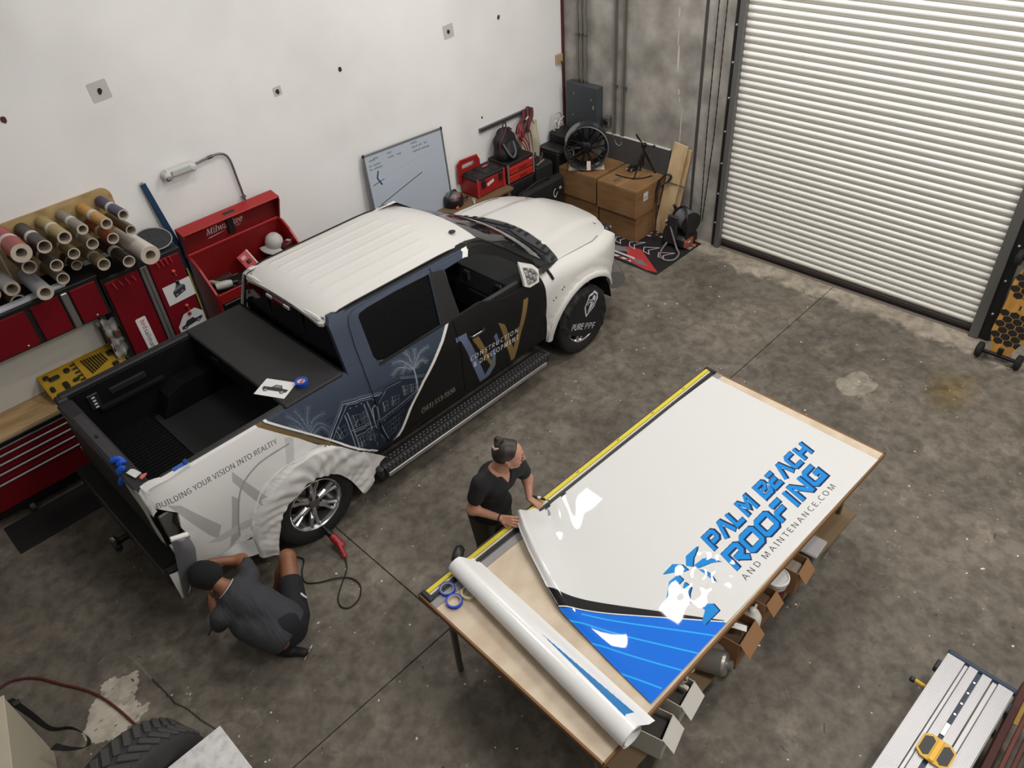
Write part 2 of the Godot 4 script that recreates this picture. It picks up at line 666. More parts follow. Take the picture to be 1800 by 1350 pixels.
	for i in 420:
		var p := Vector2(rng.randf_range(-10, -0.1), rng.randf_range(1.5, 8.8))
		cv.disc(p, rng.randf_range(0.004, 0.009), rng.randf_range(0.004, 0.008), c8(196, 190, 180) if i % 3 else c8(48, 44, 40), 6)
	return cv.tex()

func build_room() -> void:
	# floor of four slabs with open joints
	var ft := floor_texture()
	var fm := StandardMaterial3D.new()
	fm.albedo_texture = ft
	fm.roughness = 0.58
	fm.metallic_specular = 0.35
	fm.detail_enabled = true
	fm.detail_blend_mode = BaseMaterial3D.BLEND_MODE_MUL
	fm.detail_uv_layer = BaseMaterial3D.DETAIL_UV_2
	fm.uv2_scale = Vector3(7, 5.4, 1)
	fm.detail_albedo = noise_tex(0.02, 5, [[0.0, Color(0.80, 0.80, 0.80)], [0.5, Color(0.95, 0.95, 0.94)], [0.62, Color(1, 1, 1)], [1.0, Color(1, 1, 1)]], 512, 5)
	var fl := Node3D.new()
	fl.name = "floor"
	add_child(fl)
	tag(fl, "grey stained concrete workshop floor with sawn joints", "floor", "", "structure")
	obj("joint_filler", bx(Vector3(-6.1, -0.12, 4.6), Vector3(12.6, 0.2, 9.6)), mt(c8(34, 31, 28), 0.9), fl)
	for r in [[-12.4, -6.575, -0.2, 4.47], [-6.565, 0.2, -0.2, 4.465], [-12.4, -6.575, 4.48, 9.4], [-6.565, 0.2, 4.475, 9.4]]:
		var m := MB.new()
		var f := func(x, z): return Vector3(x, 0, z)
		var uvf := func(x, z): return Vector2((x + 12.4) / 12.6, (z + 0.2) / 9.6)
		m.panel(V2([r[0], r[2], r[1], r[2], r[1], r[3], r[0], r[3]]), [], f, Vector3(0, -0.022, 0), 3.0, uvf, true, -1)
		obj("slab", m, fm, fl)
	# white painted wall on the left
	var wm := mt(Color.WHITE, 0.75, 0.0, {"albedo_texture": noise_tex(0.004, 4, [[0.0, c8(226, 225, 223)], [0.5, c8(236, 235, 234)], [1.0, c8(242, 241, 240)]], 512, 11), "uv1_triplanar": true, "uv1_world_triplanar": true, "uv1_scale": Vector3(0.22, 0.22, 0.22)})
	var wl := struct("wall_left", bx(Vector3(-6.1, 3.5, -0.1), Vector3(12.6, 7.2, 0.2)), wm, "tall white painted wall behind the truck")
	var hole := mt(c8(52, 34, 30), 0.9)
	var rust := mt(c8(86, 44, 34), 0.9)
	var smear := mt(c8(190, 188, 184), 0.8)
	for h in [[-6.22, 3.37, 0.16], [-4.51, 2.88, 0.09], [-3.70, 2.89, 0.06], [-2.08, 2.90, 0.15], [-1.22, 2.87, 0.07], [-7.04, 3.37, 0.05], [-9.2, 3.37, 0.1], [-1.66, 1.72, 0.0]]:
		var hx := Vector3(h[0], h[1], 0)
		if h[2] > 0.08:
			obj("filler_patch", MB.new().prism(rrect(-h[2] * 0.55, -h[2] * 0.5, h[2] * 0.55, h[2] * 0.55, 0.012), 0, 0.003, Transform3D(Basis(Vector3(0, 0, 1), 0.06), hx)), smear, wl)
		var ring := PackedVector2Array()
		for i in 9: ring.append(Vector2(cos(TAU * i / 9.0), sin(TAU * i / 9.0) * 1.25) * (0.022 if h[2] > 0 else 0.012) * rng.randf_range(0.8, 1.2))
		obj("bolt_hole", MB.new().prism(ring, 0, 0.006, Transform3D(Basis(), hx)), rust if h[0] < -7 or h[0] > -1.3 else hole, wl)
	# far wall: bare concrete round a roller door, z 2.74 .. 6.16 wide
	var cm := mt(Color.WHITE, 0.85, 0.0, {"albedo_texture": noise_tex(0.012, 5, [[0.0, c8(126, 122, 116)], [0.42, c8(150, 146, 139)], [0.6, c8(160, 156, 149)], [1.0, c8(182, 178, 170)]], 512, 31), "uv1_triplanar": true, "uv1_world_triplanar": true, "uv1_scale": Vector3(0.33, 0.33, 0.33)})
	var wb := Node3D.new()
	wb.name = "wall_back"
	add_child(wb)
	tag(wb, "bare grey concrete wall around the roller door", "wall", "", "structure")
	obj("panel", bx(Vector3(0.1, 3.5, 1.03), Vector3(0.2, 7.2, 2.46)), cm, wb)
	obj("panel", bx(Vector3(0.1, 3.5, 2.525), Vector3(0.2, 7.2, 0.43)), cm, wb)
	obj("panel", bx(Vector3(0.1, 3.5, 7.87), Vector3(0.2, 7.2, 3.42)), cm, wb)
	obj("lintel", bx(Vector3(0.1, 5.4, 4.45), Vector3(0.2, 3.4, 3.42)), cm, wb)
	obj("joint_seal", bx(Vector3(0.105, 3.5, 2.285), Vector3(0.19, 7.2, 0.055)), mt(c8(70, 68, 66), 0.9), wb)
	for st in [[1.93, 2.35, 0.03, 0.35], [1.97, 1.95, 0.025, 0.08], [1.99, 1.86, 0.014, 0.07], [2.035, 1.5, 0.012, 0.55], [1.91, 2.6, 0.016, 0.2], [1.9, 2.9, 0.02, 0.12]]:
		var dr := PackedVector2Array()
		for i in 10:
			var a := TAU * i / 10
			dr.append(Vector2(cos(a) * st[2] * 0.5 * rng.randf_range(0.6, 1.2), sin(a) * st[3] * 0.5))
		obj("plaster_drip", MB.new().prism(dr, 0, 0.004, Transform3D(Basis(Vector3(0, 0, -1), Vector3.UP, Vector3(-1, 0, 0)) * Basis(Vector3(0, 0, 1), 0.0), Vector3(0, st[1], st[0]))), mt(c8(196, 193, 187), 0.85), wb)
	struct("trim_1", bx(Vector3(-0.02, 3.4, 0.02), Vector3(0.03, 5.0, 0.03)), mt(c8(80, 34, 28), 0.8), "thin rust red strip in the corner where the white wall meets concrete")
	# roller door
	var dn := Node3D.new()
	dn.name = "door_1"
	add_child(dn)
	tag(dn, "pale grey corrugated steel roller door, closed", "door", "", "structure")
	var prof := []
	for i in 9:
		var t := i / 8.0
		prof.append(Vector2(0.014 + 0.069 * t, -0.026 * pow(sin(PI * t), 0.7)))
	prof.push_front(Vector2(0.0, 0.004))
	var sm := MB.new()
	for i in prof.size() - 1:
		sm.s = 1 if i > 0 else -1
		var p: Vector2 = prof[i]
		var r: Vector2 = prof[i + 1]
		sm.quad(Vector3(p.y, p.x, -1.66), Vector3(p.y, p.x, 1.66), Vector3(r.y, r.x, 1.66), Vector3(r.y, r.x, -1.66), Vector2(0, p.x), Vector2(3, p.x), Vector2(3, r.x), Vector2(0, r.x))
	sm.s = -1
	sm.quad(Vector3(0.01, 0, 1.66), Vector3(0.01, 0, -1.66), Vector3(0.01, 0.083, -1.66), Vector3(0.01, 0.083, 1.66))
	var smesh := sm.done()
	var slm := [c8(233, 231, 224), c8(227, 225, 218), c8(237, 235, 229)].map(func(c): return mt(c, 0.45, 0.15))
	for i in 44:
		obj("slat", smesh, slm[(i * 7) % 3], dn, Vector3(0.03, 0.10 + i * 0.083, 4.45))
	obj("bottom_bar", bx(Vector3(0.03, 0.075, 4.45), Vector3(0.06, 0.055, 3.3), 0.006), mt(c8(58, 52, 50), 0.6, 0.3), dn)
	obj("bottom_seal", bx(Vector3(0.03, 0.022, 4.45), Vector3(0.045, 0.044, 3.3), 0.008), mt(c8(24, 22, 22), 0.9), dn)
	obj("sill_angle", bx(Vector3(-0.005, 0.006, 4.45), Vector3(0.05, 0.012, 3.34), 0.003), mt(c8(128, 118, 108), 0.6, 0.4), dn)
	var gm := mt(c8(108, 107, 106), 0.5, 0.4)
	var km := mt(c8(30, 29, 30), 0.55, 0.2)
	for s in [0, 1]:
		obj("guide", bx(Vector3(-0.035, 1.95, 2.785 if s == 0 else 6.145), Vector3(0.075, 3.9, 0.07 if s == 0 else 0.10), 0.004), gm, dn)
		obj("guide_angle", bx(Vector3(-0.02, 1.95, 2.72 if s == 0 else 6.245), Vector3(0.04, 3.9, 0.06 if s == 0 else 0.10), 0.004), km, dn)
		for i in 9:
			obj("bolt", MB.new().lathe([Vector2(0, 0.012), Vector2(0.012, 0.01), Vector2(0.016, 0)], 6, Transform3D(Basis(Vector3(0, 0, 1), PI / 2), Vector3(-0.042, 0.35 + i * 0.42, 2.72 if s == 0 else 6.245))), mt(c8(180, 178, 174), 0.4, 0.7), dn)
	struct("door_track_cover", bx(Vector3(0.25, 1.9, 4.45), Vector3(0.1, 4.0, 3.6)), mt(c8(60, 60, 60), 0.9), "dark void behind the roller door").name = "trim_2"
	# remaining shell, behind the camera and overhead
	var pm := mt(c8(232, 231, 228), 0.8)
	struct("wall_right", bx(Vector3(-6.1, 3.5, 9.5), Vector3(12.6, 7.2, 0.2)), pm, "pale painted wall on the camera side")
	struct("wall_front", bx(Vector3(-12.5, 3.5, 4.6), Vector3(0.2, 7.2, 9.8)), mt(c8(120, 118, 114), 0.8), "plain painted wall at the near end")
	struct("ceiling", bx(Vector3(-6.1, 7.15, 4.6), Vector3(12.8, 0.2, 9.9)), mt(c8(236, 236, 234), 0.8), "white ceiling above the workshop")

# ---------------------------------------------------------------- pickup truck; local x forward from the rear axle, z towards the camera side
const TY := [0.3, 0.45, 0.6, 0.75, 0.9, 1.05, 1.15, 1.25, 1.34, 1.40, 1.46, 1.82, 1.87, 1.93]
const TZ := [0.90, 0.93, 0.955, 0.972, 0.985, 0.985, 0.975, 0.957, 0.935, 0.915, 0.89, 0.725, 0.69, 0.60]

func half(x: float, y: float) -> float:
	var z := lut(y, TY, TZ)
	var z2 := (lut(y - 0.03, TY, TZ) + lut(y + 0.03, TY, TZ)) / 2.0
	z = lerpf(z, z2, 0.7)
	if x > 3.85: z -= 0.34 * pow((x - 3.85) / 0.8, 2.0)
	if x < -0.95: z -= 0.05 * pow((-0.95 - x) / 0.25, 2.0)
	for c in [Vector2(0, 0.41), Vector2(3.68, 0.41)]:
		var d: float = Vector2(x, y).distance_to(c)
		if d < 0.76 and y > 0.25:
			z += 0.030 * (1.0 - smoothstep(0.605, 0.625, d)) + 0.012 * (1.0 - smoothstep(0.70, 0.735, d))
	# character line along the doors
	if x > 0.7 and x < 3.1: z -= 0.012 * exp(-pow((y - 0.80) / 0.12, 2.0))
	return z

func side_pt(x: float, t: float) -> Vector3:
	if x > 3.02 and t > 1.1:
		var a := clampf((t - 1.1) / 0.2, 0.0, 1.0) * PI / 2
		var z1 := half(x, 1.1)
		var zt := 0.83 - (0.34 * pow((x - 3.85) / 0.8, 2.0) if x > 3.85 else 0.0)
		var yt := 1.275 - 0.06 * maxf(0.0, x - 3.3) - (0.35 * pow(x - 4.1, 2.0) if x > 4.1 else 0.0)
		return Vector3(x, 1.1 + (yt - 1.1) * sin(a), zt + (z1 - zt) * cos(a))
	return Vector3(x, t, half(x, t))

func side_uv(x: float, t: float) -> Vector2:
	return Vector2((x + 1.3) / 6.0, 1.0 - (t - 0.2) / 1.8)

func thick_letters(cv: Cv, shape: Array, at: Vector2, w: float, h: float, c: Color) -> void:
	var p := []
	for i in range(0, shape.size(), 2): p.append(at + Vector2(shape[i] * w, shape[i + 1] * h))
	cv.poly(p, c)

func truck_print() -> ImageTexture:
	var cv := Cv.new(2048, 614, Vector2(-1.3, 0.2), 2048 / 6.0, c8(208, 206, 202))
	var film := c8(222, 221, 219)
	var black := c8(25, 24, 24)
	# bed side: pale grey emblem under the slogan
	cv.poly([Vector2(-1.3, 0.2), Vector2(0.9, 0.2), Vector2(0.9, 0.5), Vector2(-0.2, 1.6), Vector2(-1.3, 1.6)], film)
	var gr := c8(178, 177, 176)
	var g1 := c8(198, 197, 196)
	cv.poly([Vector2(-1.08, 1.29), Vector2(-1.0, 1.24), Vector2(-0.80, 0.86), Vector2(-0.86, 0.74), Vector2(-0.91, 0.83)], gr)
	cv.poly([Vector2(-0.64, 1.07), Vector2(-0.60, 1.00), Vector2(-0.71, 0.60), Vector2(-0.80, 0.56)], gr)
	cv.poly([Vector2(-0.56, 1.26), Vector2(-0.43, 0.96), Vector2(-0.38, 0.84), Vector2(-0.45, 0.79), Vector2(-0.59, 1.18)], gr)
	cv.poly([Vector2(-0.07, 1.27), Vector2(0.00, 1.23), Vector2(-0.12, 0.92), Vector2(-0.21, 0.85)], g1)
	cv.poly([Vector2(-0.95, 0.77), Vector2(-0.65, 0.75), Vector2(-0.53, 0.74), Vector2(-0.60, 0.66), Vector2(-0.85, 0.69)], g1)
	var A1 := curve2(V2([-0.70, 0.62, -0.65, 0.85, -0.55, 1.08, -0.35, 1.19, -0.06, 1.20]), 6)
	cv.line(Array(A1), 0.016, c8(160, 159, 158))
	var A2 := curve2(V2([-0.60, 0.60, -0.51, 0.81, -0.37, 0.98, -0.12, 1.04, 0.17, 1.00]), 6)
	cv.line(Array(A2), 0.014, c8(234, 233, 232))
	cv.text("BUILDING YOUR VISION INTO REALITY", Vector2(-1.15, 1.295), 0.044, c8(84, 83, 82), -0.035, 1.0, 0.0, 0.004, "Droid Sans", 1.01)
	# navy print of a house between palms
	var navy := c8(60, 69, 84)
	cv.poly([Vector2(-0.20, 1.46), Vector2(0.0, 1.26), Vector2(0.24, 1.02), Vector2(0.49, 0.72), Vector2(0.74, 0.46), Vector2(0.92, 0.40), Vector2(1.2, 0.8), Vector2(1.9, 1.30), Vector2(2.36, 1.84), Vector2(2.36, 2.0), Vector2(0.55, 2.0), Vector2(0.55, 1.5)], navy)
	# night sky deepens towards the foot of the printed picture
	for i in 16:
		var t0 := 1.26 - i * 0.055
		cv.poly([Vector2(maxf(-0.02 + i * 0.048, -0.2), t0), Vector2(1.75 - i * 0.062, t0), Vector2(1.75 - i * 0.062 - 0.06, t0 - 0.057), Vector2(0.03 + i * 0.048, t0 - 0.057)], navy.lerp(c8(26, 33, 43), minf(1.0, i / 6.0)))
	var ln := c8(126, 139, 156)
	var l2 := c8(84, 96, 112)
	var l3 := c8(172, 182, 194)
	var dk := c8(24, 29, 37)
	# house: two storeys under a hipped roof, stair block and right wing
	cv.poly([Vector2(0.27, 1.02), Vector2(0.51, 1.26), Vector2(0.90, 1.14), Vector2(0.84, 0.5), Vector2(0.60, 0.55)], c8(36, 43, 55))
	cv.poly([Vector2(0.80, 0.86), Vector2(0.94, 1.15), Vector2(1.12, 1.15), Vector2(1.36, 1.04), Vector2(1.25, 0.90)], c8(38, 46, 58))
	cv.line([Vector2(0.22, 0.98), Vector2(0.51, 1.27), Vector2(0.87, 1.15), Vector2(0.92, 1.12)], 0.018, l2)
	cv.line([Vector2(0.25, 0.98), Vector2(0.51, 1.245), Vector2(0.87, 1.13)], 0.007, l3)
	cv.line([Vector2(0.31, 1.0), Vector2(0.54, 1.22), Vector2(0.80, 1.13)], 0.007, ln)
	for i in 5: cv.disc(Vector2(0.56 + i * 0.06, 1.175 - i * 0.016), 0.006, 0.006, l3, 6)
	for e in [[0.49, 1.14, 0.51, 0.72], [0.52, 1.15, 0.545, 0.72], [0.70, 1.12, 0.73, 0.80], [0.74, 1.11, 0.78, 0.78], [0.40, 1.08, 0.40, 0.95]]:
		cv.line([Vector2(e[0], e[1]), Vector2(e[2], e[3])], 0.012, ln)
		cv.line([Vector2(e[0] + 0.012, e[1]), Vector2(e[2] + 0.012, e[3])], 0.006, dk)
	for e in [[0.51, 0.955, 0.72, 0.90], [0.53, 0.925, 0.73, 0.875], [0.54, 0.87, 0.76, 0.815]]: cv.line([Vector2(e[0], e[1]), Vector2(e[2], e[3])], 0.010, ln)
	var wins := [[0.545, 1.10, 0.63, 1.07, 0.64, 0.95, 0.545, 0.97], [0.645, 1.07, 0.70, 1.05, 0.70, 0.93, 0.65, 0.945], [0.55, 0.84, 0.65, 0.81, 0.66, 0.69, 0.555, 0.71], [0.67, 0.81, 0.74, 0.78, 0.75, 0.68, 0.68, 0.69], [0.35, 1.04, 0.46, 1.06, 0.47, 0.95, 0.36, 0.96], [0.97, 1.04, 1.06, 1.01, 1.05, 0.93, 0.96, 0.94], [0.87, 1.04, 0.93, 1.03, 0.93, 0.93, 0.87, 0.93], [1.11, 1.08, 1.17, 1.05, 1.165, 0.96, 1.11, 0.97], [1.19, 1.05, 1.27, 1.01, 1.26, 0.94, 1.19, 0.955]]
	for w in wins:
		var q := [Vector2(w[0], w[1]), Vector2(w[2], w[3]), Vector2(w[4], w[5]), Vector2(w[6], w[7])]
		cv.poly(q, dk)
		cv.line(q + [q[0]], 0.006, l2)
		for i in 3:
			var t := (i + 0.7) / 3.2
			cv.line([q[0].lerp(q[1], t), q[3].lerp(q[2], t)], 0.005, [l3, ln, l2][i])
		cv.line([q[0].lerp(q[3], 0.5), q[1].lerp(q[2], 0.5)], 0.004, ln)
		cv.poly([q[3].lerp(q[0], 0.15), q[3].lerp(q[0], 0.15).lerp(q[2], 0.3), q[0].lerp(q[2], 0.45)], c8(112, 124, 138))
	cv.line([Vector2(0.765, 0.88), Vector2(0.77, 1.03), Vector2(0.80, 1.05), Vector2(0.815, 1.02), Vector2(0.815, 0.85)], 0.008, l3)
	cv.line([Vector2(0.84, 1.07), Vector2(0.95, 1.16), Vector2(1.11, 1.145)], 0.016, dk)
	cv.line([Vector2(0.84, 1.06), Vector2(0.95, 1.15), Vector2(1.11, 1.135)], 0.006, ln)
	cv.line([Vector2(1.12, 1.17), Vector2(1.38, 1.05)], 0.012, l2)
	cv.line([Vector2(1.12, 1.155), Vector2(1.36, 1.04)], 0.005, ln)
	cv.line([Vector2(0.80, 0.86), Vector2(1.02, 0.885), Vector2(1.27, 0.93)], 0.010, ln)
	cv.line([Vector2(0.80, 0.83), Vector2(1.02, 0.85), Vector2(1.25, 0.89)], 0.008, l2)
	for i in 12: cv.line([Vector2(0.82 + i * 0.037, 0.835 + i * 0.0045), Vector2(0.82 + i * 0.037, 0.86 + i * 0.006)], 0.004, l2)
	for i in 4: cv.line([Vector2(0.86 + i * 0.01, 0.76 - i * 0.05), Vector2(1.10 - i * 0.04, 0.80 - i * 0.06)], 0.005, l2)
	for i in 5: cv.line([Vector2(0.89 + i * 0.035, 0.79), Vector2(0.89 + i * 0.03, 0.60)], 0.004, l2)
	for i in 46:
		var p := Vector2(rng.randf_range(0.58, 1.0), rng.randf_range(0.50, 0.80))
		if p.y < 1.28 - p.x * 1.05 + 0.04: continue
		cv.line([p, p + Vector2(rng.randf_range(-0.015, 0.015), rng.randf_range(0.02, 0.06))], 0.005, [l2, ln, dk, c8(52, 60, 72)][i % 4])
	cv.line([Vector2(0.83, 0.78), Vector2(0.85, 0.68), Vector2(0.88, 0.57)], 0.008, ln)
	# palms: trunk and feathery, drooping fronds
	cv.line([Vector2(1.27, 0.93), Vector2(1.275, 1.05), Vector2(1.28, 1.16)], 0.013, ln)
	cv.line([Vector2(1.28, 0.93), Vector2(1.285, 1.05), Vector2(1.285, 1.16)], 0.005, l3)
	var fr := [[1.28, 1.17, 1.27, 1.30, 1.25, 1.36], [1.28, 1.17, 1.33, 1.28, 1.35, 1.34], [1.28, 1.17, 1.39, 1.28, 1.50, 1.29], [1.28, 1.17, 1.38, 1.21, 1.44, 1.16], [1.28, 1.17, 1.19, 1.30, 1.09, 1.33], [1.28, 1.17, 1.14, 1.26, 1.05, 1.23], [1.28, 1.17, 1.22, 1.25, 1.15, 1.19], [0.14, 1.17, 0.08, 1.33, 0.02, 1.42], [0.14, 1.17, 0.13, 1.31, 0.10, 1.42], [0.14, 1.17, 0.17, 1.31, 0.22, 1.39], [0.14, 1.17, 0.21, 1.27, 0.33, 1.27], [0.14, 1.17, 0.24, 1.22, 0.33, 1.12], [0.14, 1.17, 0.06, 1.29, 0.0, 1.34], [0.16, 1.15, 0.26, 1.17, 0.30, 1.08]]
	for e in fr:
		var base := c8(138, 150, 162) if e[0] > 1 else c8(112, 128, 148)
		var c := curve2(V2(e), 8)
		for i in c.size() - 1:
			var t := float(i) / c.size()
			cv.line([c[i], c[i + 1]], 0.014 * (1.15 - t), base.lightened(0.12 * (i % 2)))
			var d := (c[i + 1] - c[i]).normalized()
			for sd in [-1, 1]: cv.line([c[i], c[i] + (d * 0.8 + Vector2(-d.y, d.x) * sd * 0.7) * 0.05 * (1.1 - t * 0.6)], 0.004, base.darkened(0.2 + 0.15 * (i % 2)))
	# gold and white pinstripe, then the black front half
	var gold := [Vector2(-0.21, 1.47), Vector2(0.0, 1.26), Vector2(0.24, 1.01), Vector2(0.49, 0.71), Vector2(0.72, 0.47), Vector2(0.86, 0.36)]
	cv.line(gold.map(func(p): return p + Vector2(0.035, 0.02)), 0.018, c8(232, 229, 222))
	cv.line(gold, 0.036, c8(116, 96, 60))
	var wc := [Vector2(1.80, 1.42), Vector2(1.74, 1.35), Vector2(1.66, 1.26), Vector2(1.52, 1.13), Vector2(1.35, 0.98), Vector2(1.16, 0.75), Vector2(1.04, 0.58), Vector2(0.90, 0.44)]
	cv.poly(wc + [Vector2(1.0, 0.2), Vector2(3.12, 0.2), Vector2(3.12, 1.36), Vector2(3.0, 1.55), Vector2(2.42, 2.0), Vector2(2.30, 2.0), Vector2(2.22, 1.42)], black)
	cv.line(wc, 0.034, c8(228, 227, 222))
	cv.line([Vector2(2.22, 1.78), Vector2(2.36, 1.95)], 0.055, c8(226, 225, 221))
	cv.poly([Vector2(0.9, 1.872), Vector2(2.34, 1.868), Vector2(2.34, 1.892), Vector2(0.9, 1.898)], c8(20, 22, 26))
	# white front fender
	cv.poly([Vector2(3.065, 0.2), Vector2(4.7, 0.2), Vector2(4.7, 2.0), Vector2(3.2, 2.0), Vector2(3.065, 1.42)], c8(208, 206, 202))
	for p in [[3.17, 0.95], [3.21, 0.965], [3.31, 1.02], [3.34, 1.035]]: cv.disc(Vector2(p[0], p[1]), 0.008, 0.012, c8(40, 38, 36), 8)
	# door emblem: letters in steel blue and gold
	var steel := c8(98, 108, 136)
	var gd := c8(126, 104, 66)
	cv.poly([Vector2(1.81, 1.21), Vector2(1.95, 1.20), Vector2(1.95, 1.15), Vector2(1.81, 1.16)], steel)
	cv.poly([Vector2(1.86, 1.17), Vector2(1.945, 1.17), Vector2(2.14, 0.56), Vector2(2.24, 0.66), Vector2(2.26, 0.82), Vector2(2.31, 0.82), Vector2(2.29, 0.60), Vector2(2.16, 0.46), Vector2(2.07, 0.50)], steel)
	cv.poly([Vector2(2.0, 1.10), Vector2(2.08, 1.10), Vector2(2.27, 0.62), Vector2(2.24, 0.60)], gd)
	cv.poly([Vector2(2.28, 0.98), Vector2(2.32, 1.0), Vector2(2.36, 0.86), Vector2(2.32, 0.86)], steel)
	cv.poly([Vector2(2.36, 1.10), Vector2(2.44, 1.04), Vector2(2.56, 0.66), Vector2(2.74, 1.17), Vector2(2.81, 1.17), Vector2(2.57, 0.48), Vector2(2.53, 0.50)], gd)
	cv.poly([Vector2(2.36, 1.10), Vector2(2.44, 1.04), Vector2(2.47, 0.96), Vector2(2.42, 0.96)], gd)
	cv.text("CONSTRUCTION", Vector2(1.95, 0.855), 0.058, c8(232, 232, 234), -0.03, 1.25, 0.0, 0.005, "Droid Sans", 0.70)
	cv.text("& DEVELOPMENT", Vector2(1.99, 0.755), 0.058, c8(232, 232, 234), -0.03, 1.2, 0.0, 0.005, "Droid Sans", 0.66)
	cv.text("(561) 513-5556", Vector2(1.29, 0.615), 0.058, c8(160, 148, 128), -0.01, 1.0, 0.0, 0.002, "Droid Sans", 0.44)
	return cv.tex()

func rim_spoke(a0: float) -> MB:
	# one split spoke of the wheel, lying in the xy plane, +z outward
	var m := MB.new()
	for s in [-1, 1]:
		var in_a: float = a0 + s * 0.10
		var out_a: float = a0 + s * 0.155
		var p := []
		for e in [[0.055, in_a, 0.062, -0.018], [0.15, in_a + s * 0.01, 0.034, -0.012], [0.242, out_a, 0.036, 0.004]]:
			p.append(e)
		for i in 2:
			var q := []
			for e in [p[i], p[i + 1]]:
				var d := Vector3(cos(e[1]), sin(e[1]), 0)
				var n: Vector3 = Vector3(-d.y, d.x, 0) * e[2] / 2
				q.append([d * e[0] + n + Vector3(0, 0, e[3] - 0.012), d * e[0] + n * 0.35 + Vector3(0, 0, e[3] + 0.006), d * e[0] - n * 0.35 + Vector3(0, 0, e[3] + 0.006), d * e[0] - n + Vector3(0, 0, e[3] - 0.012)])
			for k in 3: m.quad(q[0][k + 1], q[1][k + 1], q[1][k], q[0][k])
			m.quad(q[0][0], q[1][0], q[1][0] - Vector3(0, 0, 0.03), q[0][0] - Vector3(0, 0, 0.03))
			m.quad(q[1][3], q[0][3], q[0][3] - Vector3(0, 0, 0.03), q[1][3] - Vector3(0, 0, 0.03))
	return m

func truck_wheel(t: Node3D, at: Vector3, turn: float, detail := true) -> void:
	var w := Node3D.new()
	w.name = "wheel" if not t.has_node("wheel") else "wheel_%03d" % at.length_squared()
	t.add_child(w, true)
	w.position = at
	w.rotation = Vector3(0, turn, 0)
	var X := Transform3D(Basis(Vector3(1, 0, 0), PI / 2), Vector3.ZERO)   # lathe axis y -> z
	var rub := mt(c8(26, 25, 25), 0.75)
	obj("tyre", MB.new().lathe([Vector2(0.262, -0.13), Vector2(0.37, -0.14), Vector2(0.405, -0.115), Vector2(0.41, -0.06), Vector2(0.41, 0.06), Vector2(0.405, 0.115), Vector2(0.385, 0.135), Vector2(0.33, 0.143), Vector2(0.285, 0.135), Vector2(0.262, 0.122)], 56, X), rub, w)
	var tread := MB.new()
	for i in 60:
		var a := TAU * i / 60
		for k in 3:
			tread.box(Vector3(0.411, (k - 1) * 0.075, 0), Vector3(0.006, 0.062, 0.026), 0.0, Transform3D(Basis(Vector3(0, 0, 1), a) * Basis(Vector3(1, 0, 0), PI / 2), Vector3.ZERO))
	obj("tread_block", tread, rub, w).set_meta("kind", "stuff")
	var chrome := mt(c8(205, 205, 208), 0.18, 0.9)
	obj("rim", MB.new().lathe([Vector2(0.235, -0.12), Vector2(0.24, 0.09), Vector2(0.252, 0.118), Vector2(0.262, 0.128), Vector2(0.268, 0.124), Vector2(0.266, 0.10)], 56, X, 0, TAU, 2), chrome, w)
	obj("brake_disc", MB.new().lathe([Vector2(0.0, 0.02), Vector2(0.17, 0.02), Vector2(0.17, 0.0)], 32, Transform3D(Basis(Vector3(1, 0, 0), PI / 2), Vector3.ZERO)), mt(c8(40, 38, 38), 0.5, 0.5), w)
	if detail:
		for i in 6:
			var sp := obj("spoke", rim_spoke(TAU * i / 6 + 0.3), chrome, w)
			sp.position.z = 0.105
		for i in 6:
			var a := TAU * i / 6 + 0.3 + PI / 6
			obj("lug_nut", tb([Vector3(cos(a) * 0.068, sin(a) * 0.068, 0.06), Vector3(cos(a) * 0.068, sin(a) * 0.068, 0.098)], 0.012, 6), mt(c8(70, 70, 72), 0.3, 0.8), w)
		obj("hub_cap", MB.new().lathe([Vector2(0.055, 0.06), Vector2(0.052, 0.10), Vector2(0.04, 0.106), Vector2(0, 0.108)], 24, X, 0, TAU, 2), mt(c8(120, 120, 124), 0.3, 0.8), w)

